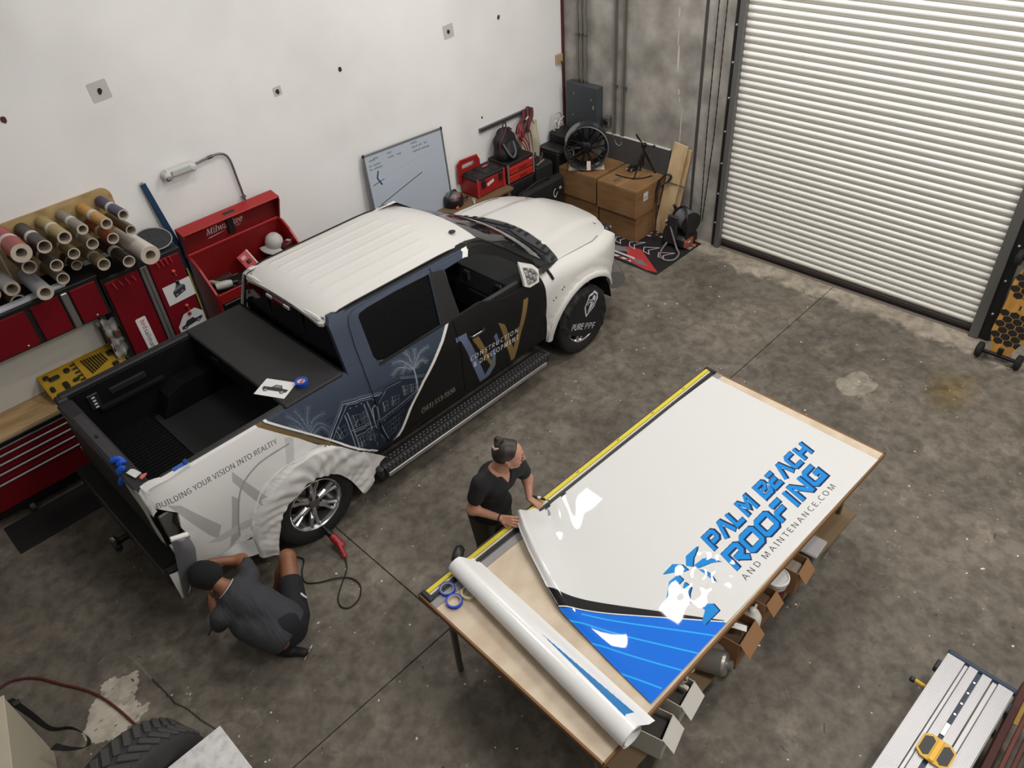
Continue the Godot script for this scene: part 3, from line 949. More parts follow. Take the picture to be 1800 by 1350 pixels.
func build_truck() -> void:
	var t := thing("pickup_truck", "white crew cab pickup truck with navy and black vinyl wrap on its side", "truck", Vector3(-6.686, 0, 1.92))
	var skin := mt(Color.WHITE, 0.5, 0.0, {"albedo_texture": truck_print(), "metallic_specular": 0.3})
	var white := mt(c8(208, 206, 202), 0.35, 0.0, {"clearcoat_enabled": true, "clearcoat": 0.6, "clearcoat_roughness": 0.08})
	var navy := mt(c8(60, 69, 84), 0.45)
	var black := mt(c8(22, 22, 23), 0.5)
	var plastic := mt(c8(38, 38, 40), 0.62)
	var dark := mt(c8(14, 14, 15), 0.8)
	var glass := mt(c8(10, 10, 12, 242), 0.04, 0.0, {"metallic_specular": 0.22, "transparency": BaseMaterial3D.TRANSPARENCY_ALPHA})
	var clear := mt(c8(30, 34, 36, 120), 0.03, 0.0, {"transparency": BaseMaterial3D.TRANSPARENCY_ALPHA})
	var chrome := mt(c8(200, 200, 202), 0.2, 0.9)
	# -------- side panels
	var bed := V2([-1.17, 0.62, -1.19, 0.90, -1.04, 0.93, -1.07, 1.06, -1.04, 1.20, -1.15, 1.30, -1.165, 1.47, -0.86, 1.475, -0.80, 1.462, 0.655, 1.455, 0.655, 0.52] + arc(0, 0.41, 0.56, 11, 169, 22) + [-0.62, 0.52, -1.0, 0.56])
	var rdoor_win := V2([0.975, 1.80, 1.0, 1.825, 1.09, 1.835, 1.39, 1.84, 1.80, 1.83, 1.70, 1.395, 1.25, 1.39, 1.06, 1.385, 0.97, 1.41, 0.945, 1.47])
	var rdoor := V2([0.865, 1.79, 0.90, 1.84, 0.97, 1.862, 1.42, 1.868, 1.83, 1.862, 1.80, 1.60, 1.83, 1.38, 1.84, 0.9, 1.85, 0.52, 0.90, 0.52, 0.82, 0.72, 0.81, 1.17, 0.81, 1.38, 0.83, 1.60])
	var fdoor_win := V2([1.975, 1.80, 2.23, 1.81, 2.39, 1.78, 2.62, 1.67, 2.80, 1.52, 2.80, 1.29, 2.66, 1.285, 2.49, 1.30, 2.36, 1.34, 2.20, 1.395, 1.94, 1.385, 1.95, 1.62])
	var fdoor := V2([1.84, 1.862, 2.28, 1.855, 2.45, 1.835, 2.62, 1.75, 2.78, 1.635, 2.98, 1.45, 3.05, 1.36, 3.058, 1.20, 3.058, 0.80, 3.055, 0.50, 1.856, 0.52, 1.848, 0.9, 1.838, 1.38, 1.808, 1.60])
	var frame_ := V2([0.66, 0.50, 0.66, 1.40, 0.70, 1.84, 0.745, 1.888, 2.36, 1.885, 2.52, 1.865, 2.76, 1.68, 3.06, 1.43, 3.066, 0.48])
	var fender := V2([3.062, 0.50, 3.062, 1.298, 4.36, 1.298, 4.47, 1.12, 4.47, 0.80, 4.30, 0.74, 4.20, 0.58] + arc(3.68, 0.41, 0.56, 20, 172, 22) + [3.11, 0.49])
	var f := func(x, y): return side_pt(x, y)
	var fin := func(x, y): return side_pt(x, y) + Vector3(0, 0, -0.014)
	var uvf := func(x, y): return side_uv(x, y)
	var frame_holes := [V2([0.93, 1.36, 0.96, 1.83, 1.85, 1.85, 1.72, 1.36]), V2([1.93, 1.30, 1.96, 1.825, 2.32, 1.83, 2.60, 1.72, 2.82, 1.55, 2.82, 1.27])]
	var m_bed := MB.new().panel(bed, [], f, Vector3(0, 0, -0.05), 0.05, uvf).done()
	var m_rd := MB.new().panel(rdoor, [rdoor_win], f, Vector3(0, 0, -0.03), 0.05, uvf).done()
	var m_fd := MB.new().panel(fdoor, [fdoor_win], f, Vector3(0, 0, -0.03), 0.05, uvf).done()
	var m_fr := MB.new().panel(frame_, frame_holes, fin, Vector3(0, 0, -0.05), 0.05, uvf).done()
	var m_fe := MB.new().panel(fender, [], f, Vector3(0, 0, -0.04), 0.04, uvf).done()
	for s in [1, -1]:
		for e in [["bed_side", m_bed], ["cab_frame", m_fr], ["rear_door", m_rd], ["front_door", m_fd], ["front_fender", m_fe]]:
			var o := obj(e[0], e[1], skin if s == 1 else white, t)
			o.scale = Vector3(1, 1, s if s > 0 or e[0] != "bed_side" else -0.92)
			if s < 0 and e[0] == "bed_side": o.position.y = -0.035
	# windows: dark tinted rear door glass, black pillar trim; the front door glass is wound down
	var inset := func(x, y): return side_pt(x, y) + Vector3(0, 0, -0.02)
	var m_gl := MB.new().panel(V2([0.95, 1.38, 0.97, 1.835, 1.81, 1.84, 1.71, 1.38]), [], inset, Vector3(0, 0, -0.005), 0.08).done()
	var pil := func(x, y): return side_pt(x, y) + Vector3(0, 0, 0.003)
	var m_pi := MB.new().panel(V2([1.705, 1.39, 1.81, 1.835, 1.965, 1.805, 1.935, 1.39]), [], pil, Vector3(0, 0, -0.008), 0.08).done()
	var m_trim := MB.new().panel(V2([0.96, 1.375, 0.97, 1.398, 1.25, 1.40, 1.94, 1.40, 2.20, 1.405, 2.20, 1.39, 1.25, 1.38]), [], pil, Vector3(0, 0, -0.01), 0.1).done()
	for s in [1, -1]:
		obj("rear_door_window", m_gl, glass, t).scale = Vector3(1, 1, s)
		obj("pillar_trim", m_pi, mt(c8(18, 17, 20), 0.12), t).scale = Vector3(1, 1, s)
		obj("belt_moulding", m_trim, dark, t).scale = Vector3(1, 1, s)
	# -------- roof with pressed ribs
	var roof := V2([0.672, -0.58, 0.672, 0.58, 0.69, 0.62, 0.75, 0.638, 2.30, 0.635, 2.53, 0.665, 2.575, 0.45, 2.60, 0.2, 2.605, 0, 2.60, -0.2, 2.575, -0.45, 2.53, -0.665, 2.30, -0.635, 0.75, -0.638, 0.69, -0.62])
	var froof := func(x, z):
		var y: float = 1.952 - 0.055 * pow(absf(z) / 0.635, 2.2)
		if x > 2.0: y -= 0.11 * pow((x - 2.0) / 0.6, 2.0)
		if x < 0.95: y -= 0.075 * pow((0.95 - x) / 0.28, 2.2)
		var along := smoothstep(0.86, 0.93, x) * (1.0 - smoothstep(2.15 - absf(z) * 0.35, 2.24 - absf(z) * 0.35, x))
		for i in 7:
			y += 0.012 * exp(-pow((z - (i - 3) * 0.165) / 0.014, 2.0)) * along
		return Vector3(x, y, z)
	obj("roof", MB.new().panel(roof, [], froof, Vector3(0, -0.03, 0), 0.0165 * 1.2, null, true), white, t)
	obj("antenna_base", MB.new().lathe([Vector2(0.035, 0), Vector2(0.033, 0.006), Vector2(0.02, 0.009), Vector2(0, 0.01)], 20, Transform3D(Basis(), Vector3(2.39, 1.905, 0.40)), 0, TAU, 2), black, t)
	for s in [1, -1]:
		var dr := []
		for i in 14: dr.append(Vector3(0.74 + i * 0.125, froof.call(0.74 + i * 0.125, 0.635 * s).y + 0.003, 0.64 * s))
		obj("drip_rail", tb(dr, 0.009, 6), dark, t)
	# rear wall of the cab
	var frw := func(z, y): return Vector3(0.665 + (y - 1.40) * 0.09 + 0.02 * pow(absf(z) / 0.8, 2.0), y, z)
	obj("cab_back", MB.new().panel(V2([-0.90, 0.95, 0.90, 0.95, 0.89, 1.42, 0.64, 1.84, 0.58, 1.865, -0.58, 1.865, -0.64, 1.84, -0.89, 1.42]), [], frw, Vector3(0.04, 0, 0), 0.1, null, true), navy, t)
	var frg := func(z, y): return frw.call(z, y) + Vector3(-0.012, 0, 0)
	var rwin := MB.new().panel(V2([-0.845, 1.415, 0.845, 1.415, 0.66, 1.80, 0.62, 1.835, -0.62, 1.835, -0.66, 1.80]), [], frg, Vector3(0.008, 0, 0), 0.1, null, true)
	var rw := obj("rear_window", rwin, mt(c8(9, 9, 12), 0.05), t)
	for z in [-0.28, 0.28]: obj("slider_bar", bx(Vector3(0.672, 1.62, z), Vector3(0.012, 0.40, 0.014), 0.002, Transform3D(Basis(), Vector3(0, 0, 0))), dark, rw)
	var seal := []
	for p in [[-0.56, 1.862], [-0.64, 1.85], [-0.675, 1.80], [-0.78, 1.60], [-0.855, 1.43], [-0.84, 1.405], [0, 1.40], [0.84, 1.405]]: seal.append(frg.call(p[0], p[1]) + Vector3(-0.012, 0, 0))
	obj("window_seal", tb(seal, 0.009, 6), mt(c8(176, 176, 176), 0.4), t)
	# third brake lamp under the roof lip
	obj("roof_lip", bx(Vector3(0.70, 1.848, 0), Vector3(0.045, 0.06, 1.16), 0.015), white, t)
	var bl := obj("brake_lamp", bx(Vector3(0.668, 1.835, 0), Vector3(0.05, 0.05, 0.40), 0.012), mt(c8(18, 17, 17), 0.3), t)
	obj("red_lens", bx(Vector3(0.641, 1.835, 0), Vector3(0.014, 0.036, 0.17), 0.005), mt(c8(112, 22, 24), 0.15), bl)
	for z in [-0.14, 0.14]: obj("clear_lens", bx(Vector3(0.641, 1.835, z), Vector3(0.014, 0.036, 0.09), 0.005), mt(c8(196, 194, 190), 0.15), bl)
	# -------- windshield, pillars, cowl, bonnet
	var wtop := func(a): return Vector3(2.60 - 0.07 * pow(absf(a), 2.0), 1.838 - 0.045 * absf(a) * absf(a), a * 0.655)
	var wbot := func(a): return Vector3(3.52 - 0.22 * a * a, 1.285, a * 0.84)
	obj("windshield", MB.new().grid(16, 8, func(a, b): return (wtop.call(a * 2 - 1) as Vector3).lerp(wbot.call(a * 2 - 1), b) + Vector3(0.03, 0.03, 0) * sin(PI * b)), clear, t)
	for s in [1, -1]:
		var ap := MB.new()
		ap.s = 1
		var A := [Vector3(2.28, 1.900, 0.64), Vector3(2.36, 1.888, 0.652), Vector3(2.50, 1.862, 0.69), Vector3(2.74, 1.69, 0.782), Vector3(2.95, 1.50, 0.868), Vector3(3.06, 1.40, 0.912)]
		var B := [Vector3(2.28, 1.905, 0.62), Vector3(2.45, 1.872, 0.645), Vector3(2.58, 1.80, 0.668), Vector3(2.82, 1.63, 0.72), Vector3(3.08, 1.44, 0.785), Vector3(3.28, 1.30, 0.835)]
		for i in 5:
			ap.quad(A[i], A[i + 1], B[i + 1], B[i])
		var o := obj("pillar", ap, black, t)
		o.scale = Vector3(1, 1, s)
		var qp := MB.new()
		qp.s = 1
		qp.quad(Vector3(3.06, 1.40, 0.912), Vector3(3.08, 1.30, 0.935), Vector3(3.40, 1.272, 0.84), Vector3(3.28, 1.30, 0.835))
		obj("pillar_foot", qp, black, t).scale = Vector3(1, 1, s)
	var cowl_c := func(a): return Vector3(3.60 - 0.24 * a * a, 1.30 - 0.03 * a * a, a * 0.84)
	var cw := MB.new()
	cw.grid(28, 5, func(a, b): return (cowl_c.call(a * 2 - 1) as Vector3) + Vector3((b - 0.5) * 0.19, 0.028 * sin(PI * b) - 0.02 * b, 0))
	var co := obj("cowl", cw, mt(c8(52, 54, 58), 0.6), t)
	for i in 15:
		if i in [4, 5, 10]: continue
		var a := -0.93 + i * 0.133
		for k in 2:
			obj("vent_slot", bx(Vector3.ZERO, Vector3(0.085, 0.008, 0.014), 0.003, Transform3D(Basis(Vector3.UP, 0.42 * a), (cowl_c.call(a + k * 0.032) as Vector3) + Vector3(0.0, 0.022, 0))), dark, co)
	for s in [0, 1]:
		var a := -0.1 if s == 0 else 0.72
		var w0: Vector3 = cowl_c.call(a + 0.12) + Vector3(-0.05, 0.04, 0)
		var w1: Vector3 = (wtop.call(a - 0.5) as Vector3).lerp(wbot.call(a - 0.62), 0.9) + Vector3(0.0, 0.055, 0)
		var wi := obj("wiper", tb([w0, w0.lerp(w1, 0.5) + Vector3(-0.03, 0.02, 0), w1], [0.014, 0.010, 0.007], 6), dark, t)
		obj("wiper_blade", tb([w0.lerp(w1, 0.35) + Vector3(-0.05, -0.005, 0), w1 + Vector3(-0.02, -0.01, -0.15)], 0.007, 5), black, wi)
	var hz := func(z): return 3.62 - 0.22 * pow(z / 0.83, 2.0)
	var bonnet := PackedVector2Array()
	for i in 13: bonnet.append(Vector2(hz.call(-0.82 + i * 0.1367), -0.82 + i * 0.1367))
	for p in [[4.08, 0.815], [4.26, 0.76], [4.42, 0.66], [4.54, 0.5], [4.60, 0.3], [4.62, 0.0], [4.60, -0.3], [4.54, -0.5], [4.42, -0.66], [4.26, -0.76], [4.08, -0.815]]: bonnet.append(Vector2(p[0], p[1]))
	var fbon := func(x, z):
		var y: float = 1.315 - 0.052 * maxf(0.0, x - 3.4) - 0.052 * pow(absf(z) / 0.82, 2.0)
		var zz: float = absf(z) + 0.06 * (x - 3.6)
		y += 0.026 * (1.0 - smoothstep(0.47, 0.525, zz))
		if x > 4.05: y -= 0.30 * pow(x - 4.05, 2.0) * (1.0 + 0.4 * absf(z))
		return Vector3(x, y, z)
	obj("bonnet", MB.new().panel(bonnet, [], fbon, Vector3(0, -0.03, 0), 0.045, null, true), white, t)
	for sg in [1, -1]:
		var sp_ := []
		for i in 12: sp_.append(fbon.call(3.42 + i * 0.066, 0.822 * sg - (0.0 if i < 10 else 0.02 * (i - 9) * sg)) + Vector3(0, 0.004, 0))
		obj("bonnet_seam", tb(sp_, 0.0035, 5), mt(c8(60, 58, 56), 0.8), t)
		var am := func(x, y): return side_pt(x, y) + Vector3(0, 0, 0.016 - 0.012 * smoothstep(0.585, 0.612, Vector2(x - 3.68, y - 0.41).length()))
		obj("arch_moulding", MB.new().panel(V2(arc(3.68, 0.41, 0.555, 22, 176, 24) + arc(3.68, 0.41, 0.612, 176, 22, 24)), [], am, Vector3(0, 0, -0.03), 0.02, uvf), skin if sg == 1 else white, t).scale = Vector3(1, 1, sg)
	# front end
	obj("grille", bx(Vector3(4.56, 0.97, 0), Vector3(0.10, 0.30, 1.25), 0.03), mt(c8(60, 60, 62), 0.3, 0.7), t)
	for i in 3: obj("grille_bar", bx(Vector3(4.62, 0.87 + i * 0.10, 0), Vector3(0.04, 0.035, 1.2), 0.01), chrome, t)
	for s in [1, -1]:
		obj("headlamp", bx(Vector3.ZERO, Vector3(0.26, 0.22, 0.10), 0.03, Transform3D(Basis(Vector3.UP, 0.85 * s), Vector3(4.42, 0.97, 0.64 * s))), mt(c8(120, 124, 126), 0.1, 0.3), t)
		obj("nose_side", bx(Vector3.ZERO, Vector3(0.30, 0.20, 0.06), 0.02, Transform3D(Basis(Vector3.UP, 0.8 * s), Vector3(4.40, 0.78, 0.68 * s))), white, t)
	var bum := MB.new()
	var bp := []
	for i in 13:
		var a := -1.0 + i / 6.0
		bp.append(Vector3(4.66 - 0.32 * pow(absf(a), 2.6), 0.60, a * 0.90))
	bum.tube(bp, 0.12, 10)
	obj("front_bumper", bum, mt(c8(150, 150, 150), 0.3, 0.7), t)
	# -------- load bed
	var bedm := mt(c8(17, 17, 18), 0.75, 0.0, {"metallic_specular": 0.25})
	var fb := MB.new()
	fb.s = -1
	var nr := 34
	for i in nr:
		var z0 := -0.79 + 1.58 * i / nr
		var z1 := -0.79 + 1.58 * (i + 0.62) / nr
		var z2 := -0.79 + 1.58 * (i + 1.0) / nr
		var hh := 0.012
		fb.quad(Vector3(-1.09, 0.88 + hh, z1), Vector3(0.62, 0.88 + hh, z1), Vector3(0.62, 0.88 + hh, z0), Vector3(-1.09, 0.88 + hh, z0))
		fb.quad(Vector3(-1.09, 0.88, z2), Vector3(0.62, 0.88, z2), Vector3(0.62, 0.88, z1), Vector3(-1.09, 0.88, z1))
		fb.quad(Vector3(-1.09, 0.88, z1), Vector3(0.62, 0.88, z1), Vector3(0.62, 0.88 + hh, z1), Vector3(-1.09, 0.88 + hh, z1))
		fb.quad(Vector3(-1.09, 0.88 + hh, z0), Vector3(0.62, 0.88 + hh, z0), Vector3(0.62, 0.88, z0), Vector3(-1.09, 0.88, z0))
	obj("bed_floor", fb, bedm, t)
	obj("bed_mat", bx(Vector3(-0.05, 0.897, -0.02), Vector3(1.02, 0.012, 1.30), 0.004), mt(c8(20, 20, 21), 0.9), t)
	for s in [1, -1]:
		var lz := 0.815 if s == 1 else -0.765
		obj("bed_wall", bx(Vector3(-0.25, 1.16, lz), Vector3(1.78, 0.58, 0.05), 0.01), bedm, t)
		obj("wheel_well", MB.new().prism(V2([-0.52, 0.88, 0.52, 0.88, 0.40, 1.10, 0.26, 1.16, -0.26, 1.16, -0.40, 1.10]), 0.56, 0.80).done() if s == 1 else MB.new().prism(V2([-0.52, 0.88, 0.52, 0.88, 0.40, 1.10, 0.26, 1.16, -0.26, 1.16, -0.40, 1.10]), -0.75, -0.54).done(), bedm, t)
		obj("liner_ridge", bx(Vector3(-0.62, 1.20, lz - 0.04 * s), Vector3(0.62, 0.07, 0.05), 0.02), bedm, t)
		obj("liner_pocket", bx(Vector3(-0.62, 1.32, lz - 0.03 * s), Vector3(0.34, 0.07, 0.03), 0.012), dark, t)
		obj("rail_cap", bx(Vector3(-0.255 if s == -1 else -0.19, 1.455, lz + (0.005 if s == 1 else -0.04)), Vector3(1.80 if s == -1 else 1.66, 0.03, 0.06 if s == 1 else 0.085), 0.01), plastic, t)
	obj("bed_front", bx(Vector3(0.63, 1.17, 0), Vector3(0.04, 0.62, 1.68), 0.01), bedm, t)
	var tdn := obj("tie_down", bx(Vector3(-0.93, 1.30, -0.735), Vector3(0.10, 0.16, 0.02), 0.008), mt(c8(30, 30, 31), 0.5), t)
	for i in 4: obj("slot", bx(Vector3(-0.93, 1.245 + i * 0.034, -0.722), Vector3(0.03, 0.016, 0.01), 0.003), mt(c8(190, 190, 190), 0.4), tdn)
	# tailgate with its stepped top cap
	var tg := obj("tailgate", bx(Vector3(-1.155, 1.10, 0.03), Vector3(0.085, 0.60, 1.56), 0.015), mt(c8(24, 24, 25), 0.5), t)
	obj("white_lip", bx(Vector3(-1.202, 1.395, 0.0), Vector3(0.012, 0.03, 1.58), 0.004), white, tg)
	obj("inner_skin", bx(Vector3(-1.108, 1.12, 0), Vector3(0.02, 0.52, 1.5), 0.01), bedm, tg)
	obj("top_cap", bx(Vector3(-1.145, 1.415, 0.03), Vector3(0.13, 0.04, 1.54), 0.014), plastic, tg)
	obj("step_panel", bx(Vector3(-1.142, 1.438, -0.02), Vector3(0.085, 0.012, 0.86), 0.005), mt(c8(56, 56, 58), 0.7), tg)
	obj("cap_latch", bx(Vector3(-1.142, 1.447, -0.05), Vector3(0.022, 0.006, 0.045), 0.002), dark, tg)
	var wrapm := mt(c8(216, 215, 213), 0.4, 0.0, {"cull_mode": BaseMaterial3D.CULL_DISABLED})
	var rt := MB.new()
	rt.grid(10, 3, func(a, b): return Vector3(-1.165 + a * 0.37, 1.476 - 0.010 * b + 0.006 * sin(a * 9.0), half(-1.0 + a * 0.3, 1.46) + 0.004 - b * (0.10 + 0.015 * sin(a * 7.0)) * (1.0 - 0.5 * a)))
	obj("film_over_rail", rt, wrapm, t)
	var rw2 := MB.new()
	rw2.grid(6, 8, func(a, b):
		var z0: float = lerpf(0.56, 0.80, b)
		return Vector3(-1.206 - 0.004 * sin(b * 9.0 + a * 4.0), 1.43 - 0.54 * b, lerpf(z0, 0.885, a)))
	obj("film_over_tail", rw2, wrapm, t)
	obj("corner_cap", bx(Vector3(-1.145, 1.435, -0.785), Vector3(0.10, 0.05, 0.11), 0.016), plastic, t)
	var rw3 := MB.new()
	rw3.grid(12, 8, func(a, b):
		var y: float = 1.474 - 0.20 * b - 0.02 * sin(a * 5.0) * b
		var hz_: float = half(-1.08, y) + 0.007
		var p: Vector3 = Vector3(-1.208, y, 0.78).lerp(Vector3(-1.200, y, hz_ - 0.02), minf(a * 2.0, 1.0)) if a < 0.5 else Vector3(-1.200, y, hz_ - 0.02).lerp(Vector3(-1.158, y, hz_), a * 2.0 - 1.0)
		return p + Vector3(-0.003 * sin(a * 15.0 + b * 5.0), 0, 0.004 * sin(b * 11.0 + a * 7.0)))
	obj("film_over_corner", rw3, wrapm, t)
	obj("corner_block", bx(Vector3(-1.15, 1.40, 0.83), Vector3(0.08, 0.14, 0.10), 0.03), wrapm, t)
	# empty lamp opening at the rear corner
	obj("lamp_recess", bx(Vector3(-1.10, 1.07, 0.90), Vector3(0.14, 0.30, 0.03), 0.01), mt(c8(106, 104, 100), 0.5, 0.5), t)
	obj("lamp_wiring", tb(curve3(V3([-1.05, 1.18, 0.925, -1.08, 1.12, 0.94, -1.06, 1.03, 0.93, -1.09, 0.96, 0.925])), 0.012, 6), dark, t)
	obj("rear_bumper", bx(Vector3(-1.235, 0.56, 0), Vector3(0.16, 0.22, 1.78), 0.03), mt(c8(44, 44, 46), 0.4, 0.3), t)
	obj("bumper_step", bx(Vector3(-1.235, 0.675, 0), Vector3(0.15, 0.014, 1.70), 0.005), dark, t)
	var hb := obj("hitch_bar", bx(Vector3(-1.34, 0.42, 0), Vector3(0.22, 0.05, 0.05), 0.006), mt(c8(30, 30, 30), 0.5, 0.4), t)
	for y in [0.46, 0.33]:
		obj("tow_ball", MB.new().lathe([Vector2(0.02, -0.05), Vector2(0.016, -0.02), Vector2(0.028, 0.01), Vector2(0.03, 0.025), Vector2(0.022, 0.045), Vector2(0, 0.052)], 18, Transform3D(Basis(Vector3(0, 0, 1), 0.0 if y > 0.4 else PI), Vector3(-1.42, y + 0.03, 0.05 if y > 0.4 else 0.0))), mt(c8(150, 150, 150), 0.2, 0.9), hb)
	obj("ball_mount", bx(Vector3(-1.42, 0.42, 0.02), Vector3(0.06, 0.06, 0.14), 0.01), mt(c8(26, 26, 26), 0.5, 0.4), hb)
	# cross-bed tool box
	var tbx := obj("cross_bed_tool_box", bx(Vector3(0.335, 1.33, 0.03), Vector3(0.53, 0.22, 1.58), 0.015), mt(c8(20, 20, 21), 0.5), t)
	var lidm := mt(c8(37, 37, 38), 0.55, 0.0, {"heightmap_enabled": true, "heightmap_scale": 0.4, "heightmap_texture": noise_tex(0.16, 1, [[0.0, Color.BLACK], [0.6, Color(0.1, 0.1, 0.1)], [0.75, Color.WHITE], [1.0, Color.WHITE]], 256, 4), "uv1_triplanar": true, "uv1_scale": Vector3(3, 3, 3)})
	obj("lid", bx(Vector3(0.335, 1.462, 0.03), Vector3(0.58, 0.045, 1.70), 0.012), lidm, tbx)
	for i in 48:
		obj("rear_stud", bx(Vector3(0.062, 1.425, -0.74 + i * 0.033), Vector3(0.012, 0.03, 0.016), 0.003), mt(c8(28, 28, 29), 0.45), tbx)
	obj("latch", bx(Vector3(0.058, 1.36, -0.35), Vector3(0.02, 0.05, 0.12), 0.006), mt(c8(70, 70, 72), 0.4, 0.6), tbx)
	# -------- cabin
	obj("cabin_floor", bx(Vector3(1.85, 0.62, 0), Vector3(2.45, 0.06, 1.74), 0.01), dark, t)
	obj("headliner", bx(Vector3(1.55, 1.86, 0), Vector3(1.60, 0.02, 1.18), 0.005), mt(c8(70, 70, 70), 0.9), t)
	var seatm := mt(c8(30, 30, 32), 0.65)
	var interior := mt(c8(34, 35, 37), 0.6)
	for s in [1, -1]:
		var se := obj("front_seat", bx(Vector3(2.02, 0.98, 0.42 * s), Vector3(0.52, 0.18, 0.52), 0.06), seatm, t)
		obj("seat_back", bx(Vector3.ZERO, Vector3(0.15, 0.66, 0.50), 0.05, Transform3D(Basis(Vector3(0, 0, 1), 0.30), Vector3(1.72, 1.32, 0.42 * s))), seatm, se)
		obj("headrest", bx(Vector3(1.60, 1.70, 0.42 * s), Vector3(0.10, 0.17, 0.26), 0.04), seatm, se)
	obj("rear_bench", bx(Vector3(1.15, 0.98, 0), Vector3(0.46, 0.18, 1.40), 0.06), seatm, t)
	obj("bench_back", bx(Vector3(0.88, 1.28, 0), Vector3(0.14, 0.60, 1.40), 0.05), seatm, t)
	obj("centre_console", bx(Vector3(2.16, 1.0, 0), Vector3(0.66, 0.26, 0.26), 0.03), interior, t)
	var da := obj("dashboard", MB.new().prism(V2([2.62, 0.86, 3.35, 0.80, 3.35, 1.27, 2.95, 1.31, 2.72, 1.27, 2.64, 1.12]), -0.80, 0.80), interior, t)
	obj("centre_screen", bx(Vector3.ZERO, Vector3(0.03, 0.30, 0.26), 0.015, Transform3D(Basis(Vector3(0, 0, 1), -0.25), Vector3(2.63, 1.18, 0.0))), mt(c8(14, 14, 16), 0.12), da)
	for z in [0.22, 0.70]: obj("air_vent", bx(Vector3(2.665, 1.22, z), Vector3(0.03, 0.13, 0.085), 0.02), mt(c8(90, 92, 94), 0.35, 0.4), da)
	for z in [0.22, 0.70]: obj("vent_core", bx(Vector3(2.652, 1.22, z), Vector3(0.02, 0.09, 0.055), 0.008), dark, da)
	obj("glove_box", bx(Vector3(2.64, 1.0, 0.45), Vector3(0.03, 0.18, 0.40), 0.01), mt(c8(44, 45, 47), 0.5), da)
	var sw := Transform3D(Basis(Vector3(0, 0, 1), 1.1), Vector3(2.48, 1.22, -0.40))
	var ring := []
	for i in 25: ring.append(sw * Vector3(cos(TAU * i / 24) * 0.18, 0, sin(TAU * i / 24) * 0.18))
	var stw := obj("steering_wheel", tb(ring, 0.015, 8, false), dark, t)
	for a in [0.0, 2.1, 4.2]: obj("wheel_spoke", tb([sw * Vector3.ZERO, sw * Vector3(cos(a) * 0.18, 0, sin(a) * 0.18)], 0.016, 6), interior, stw)
	# door inner panel, sill and mirror base
	for s in [1, -1]:
		obj("door_trim", bx(Vector3(1.90, 1.0, 0.86 * s), Vector3(2.2, 0.70, 0.05), 0.02), interior, t)
		obj("arm_rest", bx(Vector3(2.30, 1.10, 0.80 * s), Vector3(0.60, 0.06, 0.10), 0.02), mt(c8(52, 53, 55), 0.5), t)
	var mbase := func(x, y): return side_pt(x, y) + Vector3(0, 0, 0.012)
	var mbv := obj("mirror_mount", MB.new().panel(V2([2.80, 1.545, 2.785, 1.30, 2.85, 1.262, 2.985, 1.262, 3.02, 1.39, 2.96, 1.455]), [], mbase, Vector3(0, 0, -0.03), 0.06), mt(c8(214, 212, 206), 0.4), t)
	obj("mount_casting", MB.new().panel(V2([2.83, 1.48, 2.83, 1.31, 2.94, 1.285, 2.985, 1.37, 2.94, 1.43]), [], func(x, y): return side_pt(x, y) + Vector3(0, 0, 0.02 + 0.012 * sin(x * 70.0) * sin(y * 80.0)), Vector3(0, 0, -0.02), 0.012), mt(c8(150, 152, 154), 0.3, 0.7), mbv)
	var dh := obj("door_handle", tb(curve3([side_pt(1.97, 1.14) + Vector3(0, 0, 0.0), side_pt(2.0, 1.145) + Vector3(0, 0, 0.035), side_pt(2.12, 1.145) + Vector3(0, 0, 0.035), side_pt(2.16, 1.14)]), 0.016, 8), black, t)
	obj("handle_edge", tb([side_pt(1.99, 1.158) + Vector3(0, 0, 0.04), side_pt(2.10, 1.158) + Vector3(0, 0, 0.042)], 0.005, 6), chrome, dh)
	obj("washer_hose", tb(curve3([Vector3(3.20, 1.268, 0.885), Vector3(3.19, 1.24, 0.94), Vector3(3.20, 1.19, 0.965)]), 0.016, 6), dark, t)
	# -------- running board, underbody, wheels
	for s in [1, -1]:
		var x0 := 0.72
		var x1 := 2.98
		var rb := obj("running_board", MB.new().prism(V2([0.88, 0.36, 1.0, 0.36, 1.035, 0.345, 1.035, 0.255, 1.0, 0.24, 0.88, 0.26]), x0, x1, Transform3D(Basis(Vector3(0, 0, s), Vector3.UP, Vector3(1, 0, 0)), Vector3.ZERO)), mt(c8(28, 28, 29), 0.6), t)
		if s == 1:
			obj("chrome_edge", bx(Vector3((x0 + x1) / 2, 0.262, 1.042), Vector3(x1 - x0 - 0.04, 0.048, 0.018), 0.005), chrome, rb)
			for i in 48: obj("step_rib", bx(Vector3(x0 + 0.05 + i * 0.0465, 0.335, 1.025), Vector3(0.020, 0.075, 0.03), 0.006), mt(c8(74, 74, 77), 0.4), rb)
			var dots := MB.new()
			for i in 46:
				for k in 2: dots.box(Vector3(x0 + 0.1 + i * 0.0465 + k * 0.023, 0.362, 0.93 + k * 0.035), Vector3(0.018, 0.008, 0.012), 0.003)
			obj("grip_stud", dots, mt(c8(120, 120, 122), 0.3, 0.6), rb).set_meta("kind", "stuff")
			for x in [x0 - 0.03, x1 + 0.03]: obj("end_cap", bx(Vector3(x, 0.305, 0.95), Vector3(0.07, 0.12, 0.16), 0.02), plastic, rb)
	obj("rocker", bx(Vector3(1.85, 0.46, 0), Vector3(2.4, 0.10, 1.78), 0.02), dark, t)
	obj("chassis", bx(Vector3(1.7, 0.50, 0), Vector3(5.6, 0.16, 1.0), 0.03), dark, t)
	obj("under_bed", bx(Vector3(-0.25, 0.78, 0), Vector3(1.75, 0.14, 1.20), 0.03), dark, t)
	obj("engine_bay", bx(Vector3(3.85, 0.92, 0), Vector3(1.2, 0.56, 1.20), 0.05), dark, t)
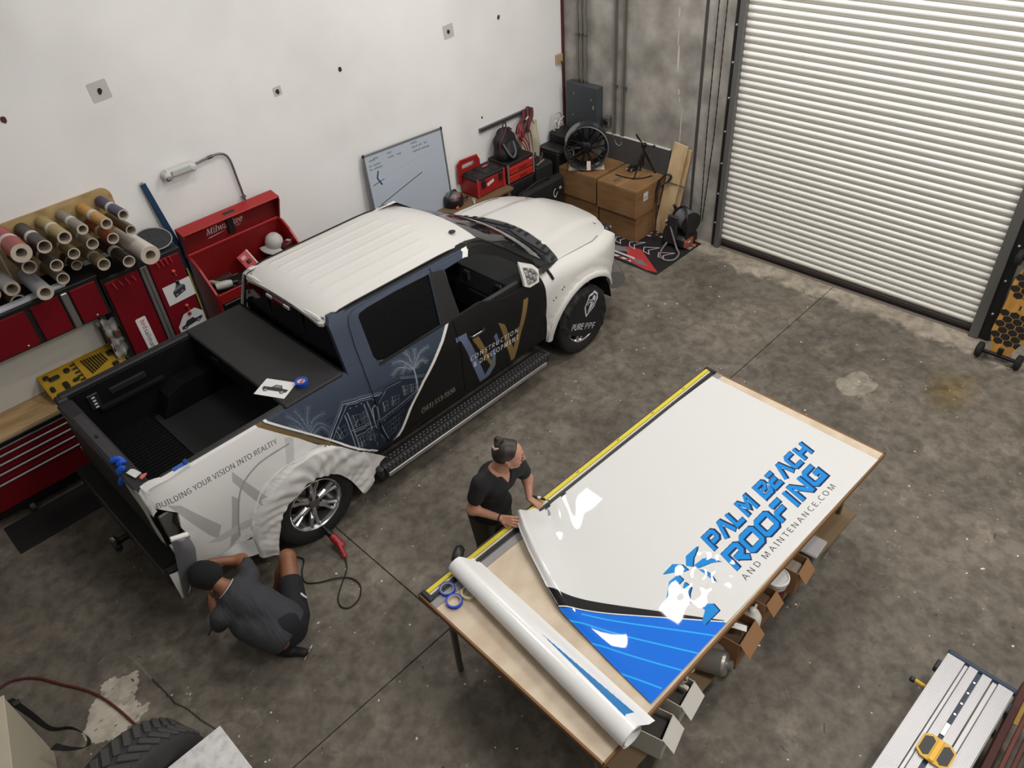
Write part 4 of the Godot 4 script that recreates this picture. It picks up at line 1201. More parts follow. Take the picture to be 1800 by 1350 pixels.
	obj("rear_axle", tb([Vector3(0, 0.41, -0.75), Vector3(0, 0.41, 0.75)], 0.06, 10), dark, t)
	obj("front_axle", tb([Vector3(3.68, 0.41, -0.75), Vector3(3.68, 0.41, 0.75)], 0.05, 10), dark, t)
	for x in [0.0, 3.68]:
		for s in [1, -1]:
			obj("arch_liner", MB.new().lathe([Vector2(0.545, 0.60 * s), Vector2(0.545, 0.93 * s)], 26, Transform3D(Basis(Vector3(1, 0, 0), PI / 2), Vector3(x, 0.41, 0)) * Transform3D(Basis(), Vector3.ZERO), PI + 0.05, TAU - 0.05), dark, t)
	var i := 0
	for x in [0.0, 3.68]:
		for s in [1, -1]:
			truck_wheel(t, Vector3(x, 0.41, 0.845 * s), 0.0 if s == 1 else PI)
	# loose film draped over the rear arch, its lower edge hanging free
	var edge := curve2(V2([-0.47, 0.20, -0.45, 0.30, -0.40, 0.44, -0.33, 0.60, -0.22, 0.675, -0.12, 0.72, -0.01, 0.765, 0.07, 0.745, 0.15, 0.715, 0.23, 0.66, 0.30, 0.58, 0.37, 0.45, 0.415, 0.33, 0.45, 0.23, 0.52, 0.22, 0.60, 0.26, 0.70, 0.36, 0.80, 0.40]), 3)
	var sk := PackedVector2Array()
	sk.append_array(edge)
	sk.append_array(V2([0.66, 0.56, 0.52, 0.71, 0.36, 0.90, 0.18, 1.04, 0.0, 1.06, -0.20, 1.03, -0.38, 0.94, -0.52, 0.78, -0.60, 0.62, -0.62, 0.50, -0.62, 0.28]))
	var fsk := func(x, y):
		var d: float = Vector2(x, y).distance_to(Vector2(0, 0.41))
		var a: float = atan2(y - 0.41, x)
		var base: float = half(x, maxf(y, 0.45)) + 0.006
		var loose := 1.0 - smoothstep(0.50, 0.63, d)
		var low := (1.0 - smoothstep(0.2, 0.75, y)) * smoothstep(0.1, 0.3, absf(x))
		var wr: float = 0.009 * sin(a * 9.0 + 3.0 * sin(d * 9.0 + a * 2.0)) + 0.006 * sin(a * 23.0 - d * 30.0 + 2.0 * sin(a * 5.0)) + 0.004 * absf(sin(x * 31.0 + y * 22.0 + 3.0 * sin(a * 3.0)))
		return Vector3(x, y, base + wr * (0.15 + 0.85 * loose) * (1.0 - smoothstep(0.56, 0.64, d)) + 0.015 * loose + 0.02 * low)
	obj("loose_wrap_film", MB.new().panel(sk, [], fsk, Vector3.ZERO, 0.018, uvf), mt(c8(218, 217, 215), 0.32, 0.0, {"clearcoat_enabled": true, "clearcoat": 0.4, "clearcoat_roughness": 0.15, "cull_mode": BaseMaterial3D.CULL_DISABLED}), t)
	# film turned up under the lower edge of the bed side and a flap hanging at the tail
	var fl := func(x, y): return Vector3(x, y, half(x, 0.6) + 0.012 + 0.03 * (0.55 - y) / 0.3 + 0.012 * sin(x * 26.0 + y * 9.0))
	obj("lower_film", MB.new().panel(V2([-1.16, 0.60, -1.19, 0.44, -1.0, 0.47, -0.80, 0.40, -0.62, 0.34, -0.62, 0.54, -0.92, 0.585]), [], fl, Vector3.ZERO, 0.03), mt(c8(208, 208, 207), 0.3, 0.0, {"cull_mode": BaseMaterial3D.CULL_DISABLED}), t)
	var flap := MB.new()
	flap.grid(8, 14, func(a, b):
		var left: Vector2 = Vector2(-1.19, 1.10).lerp(Vector2(-1.315, 0.46), b)
		var right: Vector2 = Vector2(lut(b, [0.0, 0.2, 0.45, 1.0], [-1.07, -1.065, -1.10, -1.315]), lut(b, [0.0, 0.2, 0.45, 1.0], [1.05, 0.92, 0.78, 0.46]))
		var p := left.lerp(right, a)
		return Vector3(p.x, p.y, 1.09 + 0.05 * sin(PI * a) * (1.0 - b) - 0.03 * exp(-b * 12.0)))
	obj("film_flap", flap, mt(c8(96, 97, 100), 0.6, 0.0, {"cull_mode": BaseMaterial3D.CULL_DISABLED}), t)
	obj("flap_fold", tb([Vector3(-1.19, 1.10, 1.06), Vector3(-1.13, 1.085, 1.07), Vector3(-1.07, 1.055, 1.06)], 0.022, 8), wrapm, t)
	var fl2 := MB.new()
	fl2.grid(6, 8, func(a, b): return Vector3(lerpf(-1.31, lerpf(-1.22, -1.17, b), a), lerpf(lerpf(0.50, 0.80, b), 0.55 + 0.25 * b, a), 1.06 + 0.02 * sin(a * 3.0)))
	obj("film_corner", fl2, wrapm, t)
	# wheel cover on the front wheel
	truck_cover()

func truck_cover() -> void:
	var o := Vector3(-6.686 + 3.68, 0.41, 1.92)
	var cv := Cv.new(512, 512, Vector2(-0.45, -0.45), 512 / 0.9, c8(17, 17, 19))
	var wh := c8(206, 208, 216)
	cv.poly([Vector2(0.015, 0.370), Vector2(0.105, 0.325), Vector2(0.095, 0.170), Vector2(0.000, 0.045), Vector2(-0.085, 0.170), Vector2(-0.070, 0.310)], wh)
	cv.poly([Vector2(0.015, 0.345), Vector2(0.085, 0.308), Vector2(0.076, 0.176), Vector2(0.000, 0.077), Vector2(-0.065, 0.178), Vector2(-0.054, 0.294)], c8(20, 20, 22))
	cv.poly([Vector2(0.015, 0.325), Vector2(0.070, 0.298), Vector2(0.062, 0.182), Vector2(0.005, 0.102)], wh)
	cv.line([Vector2(-0.040, 0.200), Vector2(-0.030, 0.230), Vector2(0.000, 0.232), Vector2(0.030, 0.220)], 0.014, wh)
	cv.line([Vector2(-0.030, 0.258), Vector2(0.020, 0.256), Vector2(0.055, 0.240), Vector2(0.030, 0.222)], 0.014, c8(20, 20, 22))
	cv.line([Vector2(-0.040, 0.260), Vector2(0.015, 0.258)], 0.012, wh)
	cv.text("PURE", Vector2(-0.235, -0.10), 0.075, c8(226, 226, 228), 0.0, 1.0, 0.12, 0.007, "Droid Sans", 0.235)
	cv.text("PPF", Vector2(0.025, -0.10), 0.075, c8(206, 206, 210), 0.0, 1.0, 0.0, 0.003, "Droid Sans", 0.19)
	var t := thing("wheel_cover", "black cloth wheel cover with white shield emblem on the front wheel", "wheel cover", o)
	t.rotation.z = -0.42
	var out := PackedVector2Array()
	for i in 60:
		var a := TAU * i / 60
		var p := Vector2(cos(a), sin(a)) * (0.418 + 0.008 * sin(a * 9.0))
		if p.y < -0.10:
			p.y = maxf(p.y, -0.155 - 0.03 * sin((p.x + 0.2) * 6.0) + (0.10 * maxf(0.0, p.x - 0.1) / 0.3))
		out.append(p)
	var f := func(x, y):
		var d := Vector2(x, y).length()
		var a := atan2(y, x)
		return Vector3(x, y, 0.152 + 0.845 - 0.05 * smoothstep(0.36, 0.42, d) - 0.012 * (1.0 - smoothstep(0.1, 0.30, d)) + (0.007 * sin(a * 13.0 + 3.0 * sin(d * 20.0)) + 0.004 * sin(a * 29.0 + d * 15.0)) * smoothstep(0.20, 0.36, d))
	obj("cover_cloth", MB.new().panel(out, [], f, Vector3(0, 0, -0.03), 0.02, func(x, y): return Vector2((x + 0.45) / 0.9, 1.0 - (y + 0.45) / 0.9)), mt(Color.WHITE, 0.55, 0.0, {"albedo_texture": cv.tex()}), t)

# ---------------------------------------------------------------- work table, print and what lies on and under it
func thick(pts: Array, w: float) -> PackedVector2Array:
	# an open stroke widened to a polygon with mitred corners
	var L := PackedVector2Array()
	var R := PackedVector2Array()
	var n := pts.size()
	var closed: bool = pts[0].distance_to(pts[n - 1]) < 1e-5 and n > 2
	for i in n:
		var p: Vector2 = pts[i]
		var d0: Vector2 = (p - pts[i - 1]).normalized() if i > 0 else ((p - pts[n - 2]).normalized() if closed else (pts[1] - p).normalized())
		var d1: Vector2 = (pts[i + 1] - p).normalized() if i < n - 1 else ((pts[1] - p).normalized() if closed else d0)
		var t := (d0 + d1).normalized()
		var nn := Vector2(-t.y, t.x)
		var c := maxf(0.4, nn.dot(Vector2(-d0.y, d0.x)))
		L.append(p + nn * w / 2 / c)
		R.append(p - nn * w / 2 / c)
	R.reverse()
	L.append_array(R)
	return L

const GLYPH := {
	"P": [[0, 0, 0, 0.9, 0.62, 0.9, 0.72, 0.8, 0.72, 0.5, 0.62, 0.4, 0.2, 0.4]],
	"A": [[0, 0, 0.36, 0.9, 0.5, 0.9, 0.86, 0]],
	"L": [[0, 1, 0, 0.1, 0.62, 0.1]],
	"M": [[0, 0, 0, 0.95, 0.06, 0.95, 0.42, 0.4, 0.78, 0.95, 0.84, 0.95, 0.84, 0]],
	"B": [[0.12, 0.5, 0.66, 0.52, 0.72, 0.62, 0.72, 0.82, 0.64, 0.9, 0, 0.9, 0, 0.1, 0.66, 0.1, 0.74, 0.2, 0.74, 0.42, 0.66, 0.5]],
	"E": [[0.7, 0.9, 0.1, 0.9], [0.0, 0.5, 0.62, 0.5], [0.02, 0.6, 0, 0.1, 0.7, 0.1]],
	"C": [[0.72, 0.9, 0.1, 0.9, 0, 0.8, 0, 0.2, 0.1, 0.1, 0.72, 0.1]],
	"H": [[0, 0, 0, 1], [0.74, 0, 0.74, 1], [0, 0.5, 0.74, 0.5]],
	"R": [[0, 0, 0, 0.9, 0.62, 0.9, 0.74, 0.8, 0.74, 0.52, 0.64, 0.42, 0.22, 0.42], [0.34, 0.42, 0.78, 0]],
	"O": [[0.1, 0.1, 0.66, 0.1, 0.76, 0.2, 0.76, 0.8, 0.66, 0.9, 0.1, 0.9, 0, 0.8, 0, 0.2, 0.1, 0.1]],
	"F": [[0, 0.0, 0, 0.55], [0.08, 0.9, 0.7, 0.9], [0, 0.5, 0.6, 0.5]],
	"I": [[0, 0, 0, 1]],
	"N": [[0, 0, 0, 0.92, 0.06, 0.92, 0.68, 0.1, 0.74, 0.1, 0.74, 1]],
	"G": [[0.72, 0.9, 0.1, 0.9, 0, 0.8, 0, 0.2, 0.1, 0.1, 0.74, 0.1, 0.74, 0.5, 0.4, 0.5]],
}

func blocky(cv: Cv, word: String, at: Vector2, h: float, width: float, dir: Vector2, up: Vector2, grow: float, off: Vector2, c: Color) -> void:
	var total := 0.0
	var ws := {"I": 0.2, "A": 0.86, "M": 0.84, " ": 0.32}
	for ch in word: total += (ws[ch] if ws.has(ch) else 0.74) + 0.29
	total -= 0.29
	var s := width / (total * h)
	var x := 0.0
	for ch in word:
		if GLYPH.has(ch):
			for st in GLYPH[ch]:
				var pts := []
				for i in range(0, st.size(), 2): pts.append(Vector2((st[i] + x + (0.1 if ch == "I" else 0.0)) * h * s, st[i + 1] * h))
				var pg := []
				for p in thick(pts, h * 0.27 + grow): pg.append(at + off + dir * p.x + up * p.y)
				cv.poly(pg, c)
		x += (ws[ch] if ws.has(ch) else 0.74) + 0.29

func film_print() -> ImageTexture:
	var k := 2048 / 3.25
	var cv := Cv.new(2048, 1197, Vector2(-6.75, -6.5), k, c8(207, 207, 206))
	var W := func(a: Array) -> Array:
		var o := []
		for i in range(0, a.size(), 2): o.append(Vector2(a[i], -a[i + 1]))
		return o
	var blue := c8(0, 104, 214)
	cv.poly(W.call([-6.75, 5.2, -6.36, 5.47, -5.71, 6.34, -5.66, 6.5, -6.75, 6.5]), blue)
	for s in [[-6.29, 5.63, -5.90, 6.25, -5.82, 6.38], [-6.48, 5.44, -6.39, 5.59, -6.02, 6.33, -5.98, 6.42], [-6.55, 5.52, -6.42, 5.80, -6.19, 6.31, -6.14, 6.42], [-6.60, 5.60, -6.45, 6.08, -6.36, 6.32]]:
		cv.line(W.call(s), 0.011, c8(40, 168, 235))
	cv.poly(W.call([-6.42, 5.22, -6.31, 5.31, -6.27, 5.42, -5.76, 6.24, -5.69, 6.35, -5.72, 6.33, -6.33, 5.53, -6.38, 5.47, -6.60, 5.30]), c8(16, 16, 18))
	cv.line(W.call([-6.36, 5.475, -5.71, 6.34]), 0.008, c8(232, 232, 232))
	var d := Vector2(1, -0.033).normalized()
	var u := Vector2(0.30, 1.0) 
	for pass_ in 2:
		var g := 0.016 if pass_ == 0 else -0.004
		var c := c8(10, 40, 84) if pass_ == 0 else c8(6, 128, 206)
		var off := Vector2(0.006, -0.006) if pass_ == 0 else Vector2.ZERO
		blocky(cv, "PALM BEACH", Vector2(-5.235, -5.985), 0.135, 1.33, d, u, g, off, c)
		blocky(cv, "ROOFING", Vector2(-5.275, -6.195), 0.155, 1.20, d, u, g, off, c)
	cv.text("AND MAINTENANCE.COM", Vector2(-5.325, -6.285), 0.044, c8(62, 62, 66), -0.045, 1.3, 0.0, 0.001, "Droid Sans", 1.23)
	# palm emblem
	for e in [[-5.66, 5.83, -5.54, 5.83, -5.50, 5.88, -5.51, 5.94, -5.55, 5.92, -5.59, 5.88], [-5.83, 5.98, -5.68, 5.90, -5.59, 5.91, -5.60, 5.96, -5.69, 5.96, -5.81, 5.98], [-5.74, 6.10, -5.66, 6.00, -5.61, 5.98, -5.62, 6.04, -5.67, 6.06, -5.73, 6.10], [-5.49, 5.91, -5.42, 5.86, -5.29, 5.87, -5.33, 5.89, -5.40, 5.91, -5.47, 5.95], [-5.45, 5.95, -5.36, 5.96, -5.33, 5.98, -5.30, 6.07, -5.36, 6.02, -5.46, 5.98], [-5.46, 5.99, -5.44, 6.02, -5.44, 6.08, -5.47, 6.14, -5.47, 6.11, -5.46, 6.05], [-5.70, 6.15, -5.63, 6.22, -5.65, 6.28, -5.81, 6.27, -5.79, 6.24, -5.71, 6.21]]:
		var sh := W.call(e).map(func(p): return p + Vector2(0.007, -0.008)) as Array
		cv.poly(sh, c8(10, 44, 92))
		cv.poly(W.call(e), c8(10, 128, 204))
	return cv.tex()

func build_table() -> void:
	var th := deg_to_rad(-1.8)
	var C := Vector3(-5.22, 0, 5.56)
	var t := thing("work_table", "long plywood-topped work table in the middle of the floor, print spread over it", "table", C, th)
	var ply := mt(Color.WHITE, 0.6, 0.0, {"albedo_texture": noise_tex(0.01, 4, [[0.0, c8(186, 168, 145)], [0.45, c8(196, 179, 156)], [0.6, c8(201, 185, 163)], [1.0, c8(207, 192, 171)]], 512, 41), "uv1_triplanar": true, "uv1_scale": Vector3(0.5, 0.7, 0.8)})
	var edge := mt(c8(122, 86, 50), 0.6)
	var steel := mt(c8(96, 92, 86), 0.45, 0.5)
	obj("table_top", bx(Vector3(0, 0.944, 0), Vector3(3.40, 0.03, 1.67), 0.003), ply, t)
	for s in [1, -1]:
		obj("edge_band", bx(Vector3(1.705 * s, 0.94, 0), Vector3(0.018, 0.044, 1.70), 0.003), edge, t)
		obj("edge_band", bx(Vector3(0, 0.94, 0.842 * s), Vector3(3.43, 0.044, 0.016), 0.003), edge, t)
		obj("apron", bx(Vector3(0, 0.885, 0.74 * s), Vector3(3.1, 0.08, 0.04), 0.004), mt(c8(120, 96, 66), 0.7), t)
	for p in [[-1.58, -0.70], [-1.58, 0.66], [1.55, -0.70], [1.55, 0.68], [0, -0.70], [0.1, 0.62]]:
		obj("leg", bx(Vector3(p[0], 0.465, p[1]), Vector3(0.04, 0.93, 0.04), 0.006), steel, t)
	obj("shelf", bx(Vector3(0.1, 0.25, 0.12), Vector3(3.1, 0.022, 1.36), 0.004), mt(c8(112, 92, 66), 0.7), t)
	for x in [-1.45, -1.2]:
		pass
	for p in [[-1.42, -0.40], [-1.31, -0.32], [-1.36, -0.28], [-1.5, 0.62], [1.60, 0.55], [1.62, -0.3]]:
		obj("screw_hole", MB.new().lathe([Vector2(0.007, 0), Vector2(0.006, 0.0012), Vector2(0, 0.0013)], 8, Transform3D(Basis(), Vector3(p[0], 0.959, p[1]))), mt(c8(60, 48, 36), 0.8), t)
	# cutting rail along the far edge
	var r := thing("cutting_rail", "yellow and black cutting rail along the far edge of the table", "rail", C + Vector3(0, 0.959, 0), th)
	obj("base_strip", bx(Vector3(0, 0.004, -0.785), Vector3(3.40, 0.008, 0.115), 0.001), mt(c8(52, 54, 62), 0.5), r)
	obj("yellow_scale", bx(Vector3(0.005, 0.014, -0.808), Vector3(3.34, 0.014, 0.034), 0.004), mt(c8(206, 190, 42), 0.45), r)
	obj("clear_guide", bx(Vector3(0.005, 0.011, -0.780), Vector3(3.34, 0.008, 0.016), 0.002), mt(c8(198, 196, 180), 0.3), r)
	obj("black_track", bx(Vector3(0.005, 0.012, -0.755), Vector3(3.34, 0.01, 0.024), 0.002), mt(c8(30, 30, 32), 0.5), r)
	obj("grey_strip", bx(Vector3(0, 0.003, -0.705), Vector3(3.40, 0.006, 0.075), 0.001), mt(c8(136, 134, 132), 0.5), r)
	for x in [1.3, 0.86, 0.4, -0.1, -0.55]: obj("joint_mark", bx(Vector3(x, 0.0215, -0.808), Vector3(0.03, 0.0012, 0.010)), mt(c8(140, 120, 30), 0.5), r)
	for s in [-1, 1]: obj("end_stop", bx(Vector3(1.68 * s, 0.014, -0.785), Vector3(0.035, 0.022, 0.11), 0.004), mt(c8(26, 26, 28), 0.5), r)
	# the big print, its left edge lifted and curling
	var Lx := func(b): return lut(b, [0.0, 0.10, 0.22, 0.42, 0.50, 0.75, 1.0], [-6.04, -6.12, -6.20, -6.31, -6.37, -6.43, -6.48])
	var Lz := func(b): return lut(b, [0.0, 0.10, 0.22, 0.42, 0.50, 0.75, 1.0], [4.73, 4.86, 5.03, 5.31, 5.48, 5.93, 6.335])
	var fm := mt(Color.WHITE, 0.55, 0.0, {"albedo_texture": film_print(), "metallic_specular": 0.3, "cull_mode": BaseMaterial3D.CULL_DISABLED, "clearcoat_enabled": true, "clearcoat": 0.32, "clearcoat_roughness": 0.03})
	var sheet := MB.new()
	var flat := func(a, b):
		var aa: float = a if a > 0.2 else a
		var L := Vector2(Lx.call(b), Lz.call(b))
		var R := Vector2(-3.575 - 0.075 * b, 4.885 + 1.565 * b)
		var p := L.lerp(R, aa)
		p.y += (0.0 if b > 0.0 else 0.0) + 0.03 * sin(PI * a) * (1.0 - b) * 0.0
		return p
	var spread := func(i, n): return pow(float(i) / n, 1.7)
	var fs := func(a0, b0):
		var a: float = pow(a0, 1.8)
		var b: float = b0
		var p: Vector2 = flat.call(a, b)
		var lift: float = lut(b, [0.0, 0.08, 0.2, 0.4, 0.55, 0.8, 1.0], [0.13, 0.135, 0.115, 0.075, 0.035, 0.012, 0.006])
		var s: float = a * 2.6   # metres from the lifted edge, roughly
		var y := 0.968 + lift * exp(-pow(s / 0.17, 2.0)) * (1.0 - 0.45 * exp(-pow(s / 0.035, 2.0)))
		# slack ripples near the operator and beside the emblem
		y += 0.006 * sin(s * 30.0 + b * 9.0) * exp(-pow((s - 0.40) / 0.14, 2.0)) * exp(-pow((b - 0.11) / 0.10, 2.0)) * smoothstep(0.0, 0.05, b)
		y += 0.0030 * (sin(p.x * 34.0 - p.y * 15.0) + 0.7 * sin(p.x * 17.0 + p.y * 38.0)) * exp(-Vector2((p.x + 5.45) / 0.22, (p.y - 6.05) / 0.15).length_squared())
		y += 0.0009 * sin(p.x * 5.0 + p.y * 3.0)
		var pull: float = lift * 0.35 * exp(-pow(s / 0.12, 2.0))
		return Vector3(p.x + pull, y, p.y)
	sheet.grid(90, 64, func(a, b): return fs.call(a, 1.0 - b), func(a, b):
		var p: Vector2 = flat.call(pow(a, 1.8), 1.0 - b)
		return Vector2((p.x + 6.75) / 3.25, 1.0 - (-p.y + 6.5) / 1.9))
	tag(obj("printed_vinyl", sheet, fm), "large glossy white vinyl print with blue roofing lettering on the work table", "vinyl print")
	# rolled part of the print on the table's near end
	var rp := thing("vinyl_roll", "thick loosely rolled white vinyl print with a blue wedge at the table's near end", "vinyl roll")
	var pr := []
	pr.append(Vector2(0.150, 0.004))
	pr.append(Vector2(0.10, 0.030))
	for i in 40:
		var a := deg_to_rad(62 + i * 15.5)
		var rr := 0.072 - i * 0.0006
		pr.append(Vector2(-0.03 + cos(a) * rr * 1.15, 0.076 + sin(a) * rr))
	var cv := Cv.new(256, 1024, Vector2(0, 0), 512.0, c8(228, 228, 227))
	cv.poly([Vector2(0.075, 0.80), Vector2(0.045, 0.1), Vector2(0.105, 0.085)], c8(0, 112, 178))
	var roll := MB.new()
	var A := Vector3(-6.555, 0.96, 4.72)
	var B := Vector3(-6.715, 0.96, 6.40)
	var np := pr.size() - 1
	roll.grid(24, np, func(a, b):
		var i := clampi(roundi(b * np), 0, np)
		var p: Vector2 = pr[i]
		var o := A.lerp(B, a)
		var grow := lerpf(0.92, 1.12, a)
		return o + Vector3(p.x * grow, p.y * grow, p.x * 0.09 + (0.05 if i < 2 else 0.0) * (1.0 - a) * 0.0), func(a, b): return Vector2(b * 3.2, 1.0 - (1.0 - a) * 0.82), 1)
	obj("sheet", roll, mt(Color.WHITE, 0.22, 0.0, {"albedo_texture": cv.tex(), "texture_repeat": false, "cull_mode": BaseMaterial3D.CULL_DISABLED, "clearcoat_enabled": true, "clearcoat": 0.5, "clearcoat_roughness": 0.08}), rp)
	# tape rolls
	var X := func(p: Vector3): return Transform3D(Basis(), p)
	var ring := [Vector2(0.046, 0), Vector2(0.058, 0.0), Vector2(0.058, 0.026), Vector2(0.046, 0.026), Vector2(0.046, 0)]
	for e in [[-6.78, 4.90, 0.0, "blue masking tape roll nearest the table's corner"], [-6.745, 4.788, 0.012, "blue masking tape roll touching the white vinyl roll"]]:
		var o := thing("tape_roll", e[3], "tape roll", Vector3(e[0], 0.961 + 0.0, e[1]), 0.0, "tape rolls on the table")
		o.rotation.z = 0.0
		obj("tape", MB.new().lathe(ring, 28, Transform3D(), 0, TAU, 2), mt(c8(32, 66, 178), 0.5), o)
		obj("core", MB.new().lathe([Vector2(0.043, 0), Vector2(0.046, 0), Vector2(0.046, 0.026), Vector2(0.043, 0.026), Vector2(0.043, 0)], 28, Transform3D(), 0, TAU, 2), mt(c8(190, 180, 160), 0.7), o)
	var ct := thing("tape_roll", "clear packing tape roll beside the two blue tape rolls", "tape roll", Vector3(-6.665, 0.961, 4.925), 0.0, "tape rolls on the table")
	obj("tape", MB.new().lathe(ring, 28, Transform3D(), 0, TAU, 2), mt(c8(196, 184, 148), 0.2), ct)
	obj("core", MB.new().lathe([Vector2(0.043, 0), Vector2(0.046, 0), Vector2(0.046, 0.026), Vector2(0.043, 0.026), Vector2(0.043, 0)], 28, Transform3D(), 0, TAU, 2), mt(c8(205, 196, 170), 0.6), ct)
	var hold := thing("tool_holder", "black rounded tool pouch clipped over the yellow cutting rail", "pouch", Vector3(-6.50, 0.985, 4.64), 0.55)
	obj("shell", tb([Vector3(-0.075, 0.012, 0), Vector3(-0.055, 0.015, 0), Vector3(0.0, 0.016, 0), Vector3(0.05, 0.015, 0), Vector3(0.07, 0.012, 0)], [0.022, 0.038, 0.042, 0.038, 0.022], 14), mt(c8(24, 24, 26), 0.35), hold)
	obj("clip", bx(Vector3(0.0, -0.02, 0.02), Vector3(0.06, 0.05, 0.012), 0.004), mt(c8(34, 34, 36), 0.4), hold)
	obj("groove", bx(Vector3(0.0, 0.056, 0.0), Vector3(0.06, 0.004, 0.012), 0.001), mt(c8(60, 60, 62), 0.3), hold)
	# things on the shelf under the table, showing past its near edge
	var whitec := mt(c8(208, 205, 198), 0.7)
	var card := mt(c8(146, 108, 72), 0.75)
	var open_box := func(called, label, cat, at, turn, e, m, inner):
		var o := thing(called, label, cat, at, turn, "boxes under the table" if cat == "box" else "")
		var k := 0.006
		obj("base", bx(Vector3(0, k / 2, 0), Vector3(e.x, k, e.z)), m, o)
		for s in [1, -1]:
			obj("side", bx(Vector3((e.x - k) / 2 * s, e.y / 2, 0), Vector3(k, e.y, e.z), 0.001), m, o)
			obj("side", bx(Vector3(0, e.y / 2, (e.z - k) / 2 * s), Vector3(e.x - 2 * k, e.y, k), 0.001), m, o)
			obj("flap", bx(Vector3(0, 0, e.z / 4), Vector3(e.x * 0.96, 0.004, e.z / 2), 0.001, Transform3D(Basis(Vector3(1, 0, 0), 0.9) if s > 0 else Basis(Vector3.UP, PI) * Basis(Vector3(1, 0, 0), 0.5), Vector3(0, e.y, e.z / 2 * s))), m, o)
		obj("contents", bx(Vector3(0, e.y * 0.4, 0), Vector3(e.x - 0.03, e.y * 0.75, e.z - 0.03), 0.02), inner, o)
		return o
	var sy := 0.262
	open_box.call("carton", "open white carton under the table's blue-film corner, nearest the rolled print", "box", Vector3(-6.36, sy, 6.26), 0.25, Vector3(0.20, 0.26, 0.26), whitec, mt(c8(60, 56, 52), 0.8))
	var c2: Node3D = open_box.call("carton", "white carton packed with tools and tubes, second box from the rolled print", "box", Vector3(-6.07, sy, 6.22), 0.15, Vector3(0.22, 0.26, 0.26), whitec, mt(c8(70, 64, 58), 0.8))
	obj("packing_strip", bx(Vector3(0.02, 0.285, 0.02), Vector3(0.03, 0.03, 0.2), 0.006), mt(c8(206, 202, 190), 0.6), c2)
	for i in 3:
		var tubei := thing("paper_tube", ["white paper tube sticking out above the packed carton", "short pale tube leaning between the cartons", "pale tube lying across the packed carton"][i], "tube", Vector3(-5.93 + i * 0.06, sy + 0.33 + i * 0.02, 6.24 - i * 0.03), 0.5 + i * 0.3, "paper tubes under the table")
		obj("tube", MB.new().lathe([Vector2(0.016, -0.13), Vector2(0.024, -0.13), Vector2(0.024, 0.13), Vector2(0.016, 0.13), Vector2(0.016, -0.13)], 16, Transform3D(Basis(Vector3(0, 0, 1), 1.3), Vector3.ZERO), 0, TAU, 2), mt(c8(198, 190, 176), 0.7), tubei)
	var can := thing("metal_canister", "grey metal canister lying on its side under the table edge", "canister", Vector3(-5.66, sy + 0.10, 6.25), 0.3)
	obj("can_body", MB.new().lathe([Vector2(0, -0.15), Vector2(0.085, -0.15), Vector2(0.09, -0.14), Vector2(0.09, 0.13), Vector2(0.08, 0.15), Vector2(0.035, 0.16), Vector2(0.035, 0.19), Vector2(0, 0.19)], 24, Transform3D(Basis(Vector3(1, 0, 0), PI / 2 - 0.2), Vector3.ZERO), 0, TAU, 2), mt(c8(150, 148, 142), 0.35, 0.6), can)
	obj("rag", bx(Vector3(0.10, 0.04, 0.05), Vector3(0.12, 0.10, 0.14), 0.04), mt(c8(120, 112, 104), 0.9), can)
	var b4: Node3D = open_box.call("cardboard_box", "tall brown cardboard box with white paper slip under the palm emblem", "box", Vector3(-5.42, sy, 6.28), 0.1, Vector3(0.26, 0.30, 0.26), card, mt(c8(84, 64, 44), 0.8))
	var slip := thing("paper_slip", "white printed slip lying on the tall brown cardboard box", "paper", Vector3(-5.43, sy + 0.335, 6.34), 0.5)
	obj("sheet", bx(Vector3.ZERO, Vector3(0.05, 0.002, 0.12), 0.0, Transform3D(Basis(Vector3(1, 0, 0), 0.2), Vector3.ZERO)), mt(c8(226, 226, 222), 0.6), slip)
	obj("green_print", bx(Vector3(0.0, 0.002, -0.045), Vector3(0.03, 0.001, 0.025), 0.0, Transform3D(Basis(Vector3(1, 0, 0), 0.2), Vector3.ZERO)), mt(c8(90, 120, 80), 0.6), slip)
	var jug := thing("plastic_jug", "white plastic jug wedged beside the tall brown cardboard box", "jug", Vector3(-5.20, sy, 6.33), 0.2)
	obj("jug_body", MB.new().lathe([Vector2(0, 0), Vector2(0.065, 0), Vector2(0.072, 0.02), Vector2(0.072, 0.19), Vector2(0.05, 0.24), Vector2(0.025, 0.26), Vector2(0.025, 0.28), Vector2(0, 0.28)], 20, Transform3D(), 0, TAU, 1), mt(c8(214, 212, 206), 0.4), jug)
	obj("jug_handle", tb(curve3(V3([0.05, 0.22, 0, 0.10, 0.22, 0, 0.11, 0.15, 0, 0.07, 0.11, 0])), 0.010, 8), mt(c8(214, 212, 206), 0.4), jug)
	open_box.call("cardboard_box", "low brown cardboard box between the white jug and white pail", "box", Vector3(-5.03, sy, 6.27), 0.05, Vector3(0.17, 0.27, 0.22), card, mt(c8(96, 74, 52), 0.8))
	var pail := thing("pail", "white round plastic pail with lid under the table edge", "pail", Vector3(-4.83, sy, 6.31))
	obj("pail_body", MB.new().lathe([Vector2(0, 0), Vector2(0.075, 0), Vector2(0.088, 0.26), Vector2(0, 0.26)], 28, Transform3D(), 0, TAU, 2), mt(c8(200, 198, 194), 0.45), pail)
	obj("lid", MB.new().lathe([Vector2(0.09, 0.25), Vector2(0.096, 0.255), Vector2(0.096, 0.28), Vector2(0.084, 0.284), Vector2(0.08, 0.276), Vector2(0, 0.276)], 28, Transform3D(), 0, TAU, 2), mt(c8(214, 213, 210), 0.4), pail)
	obj("dark_label", MB.new().lathe([Vector2(0.0795, 0.05), Vector2(0.0885, 0.20)], 20, Transform3D(), 0.2, 2.4, 1), mt(c8(96, 30, 28), 0.5), pail)
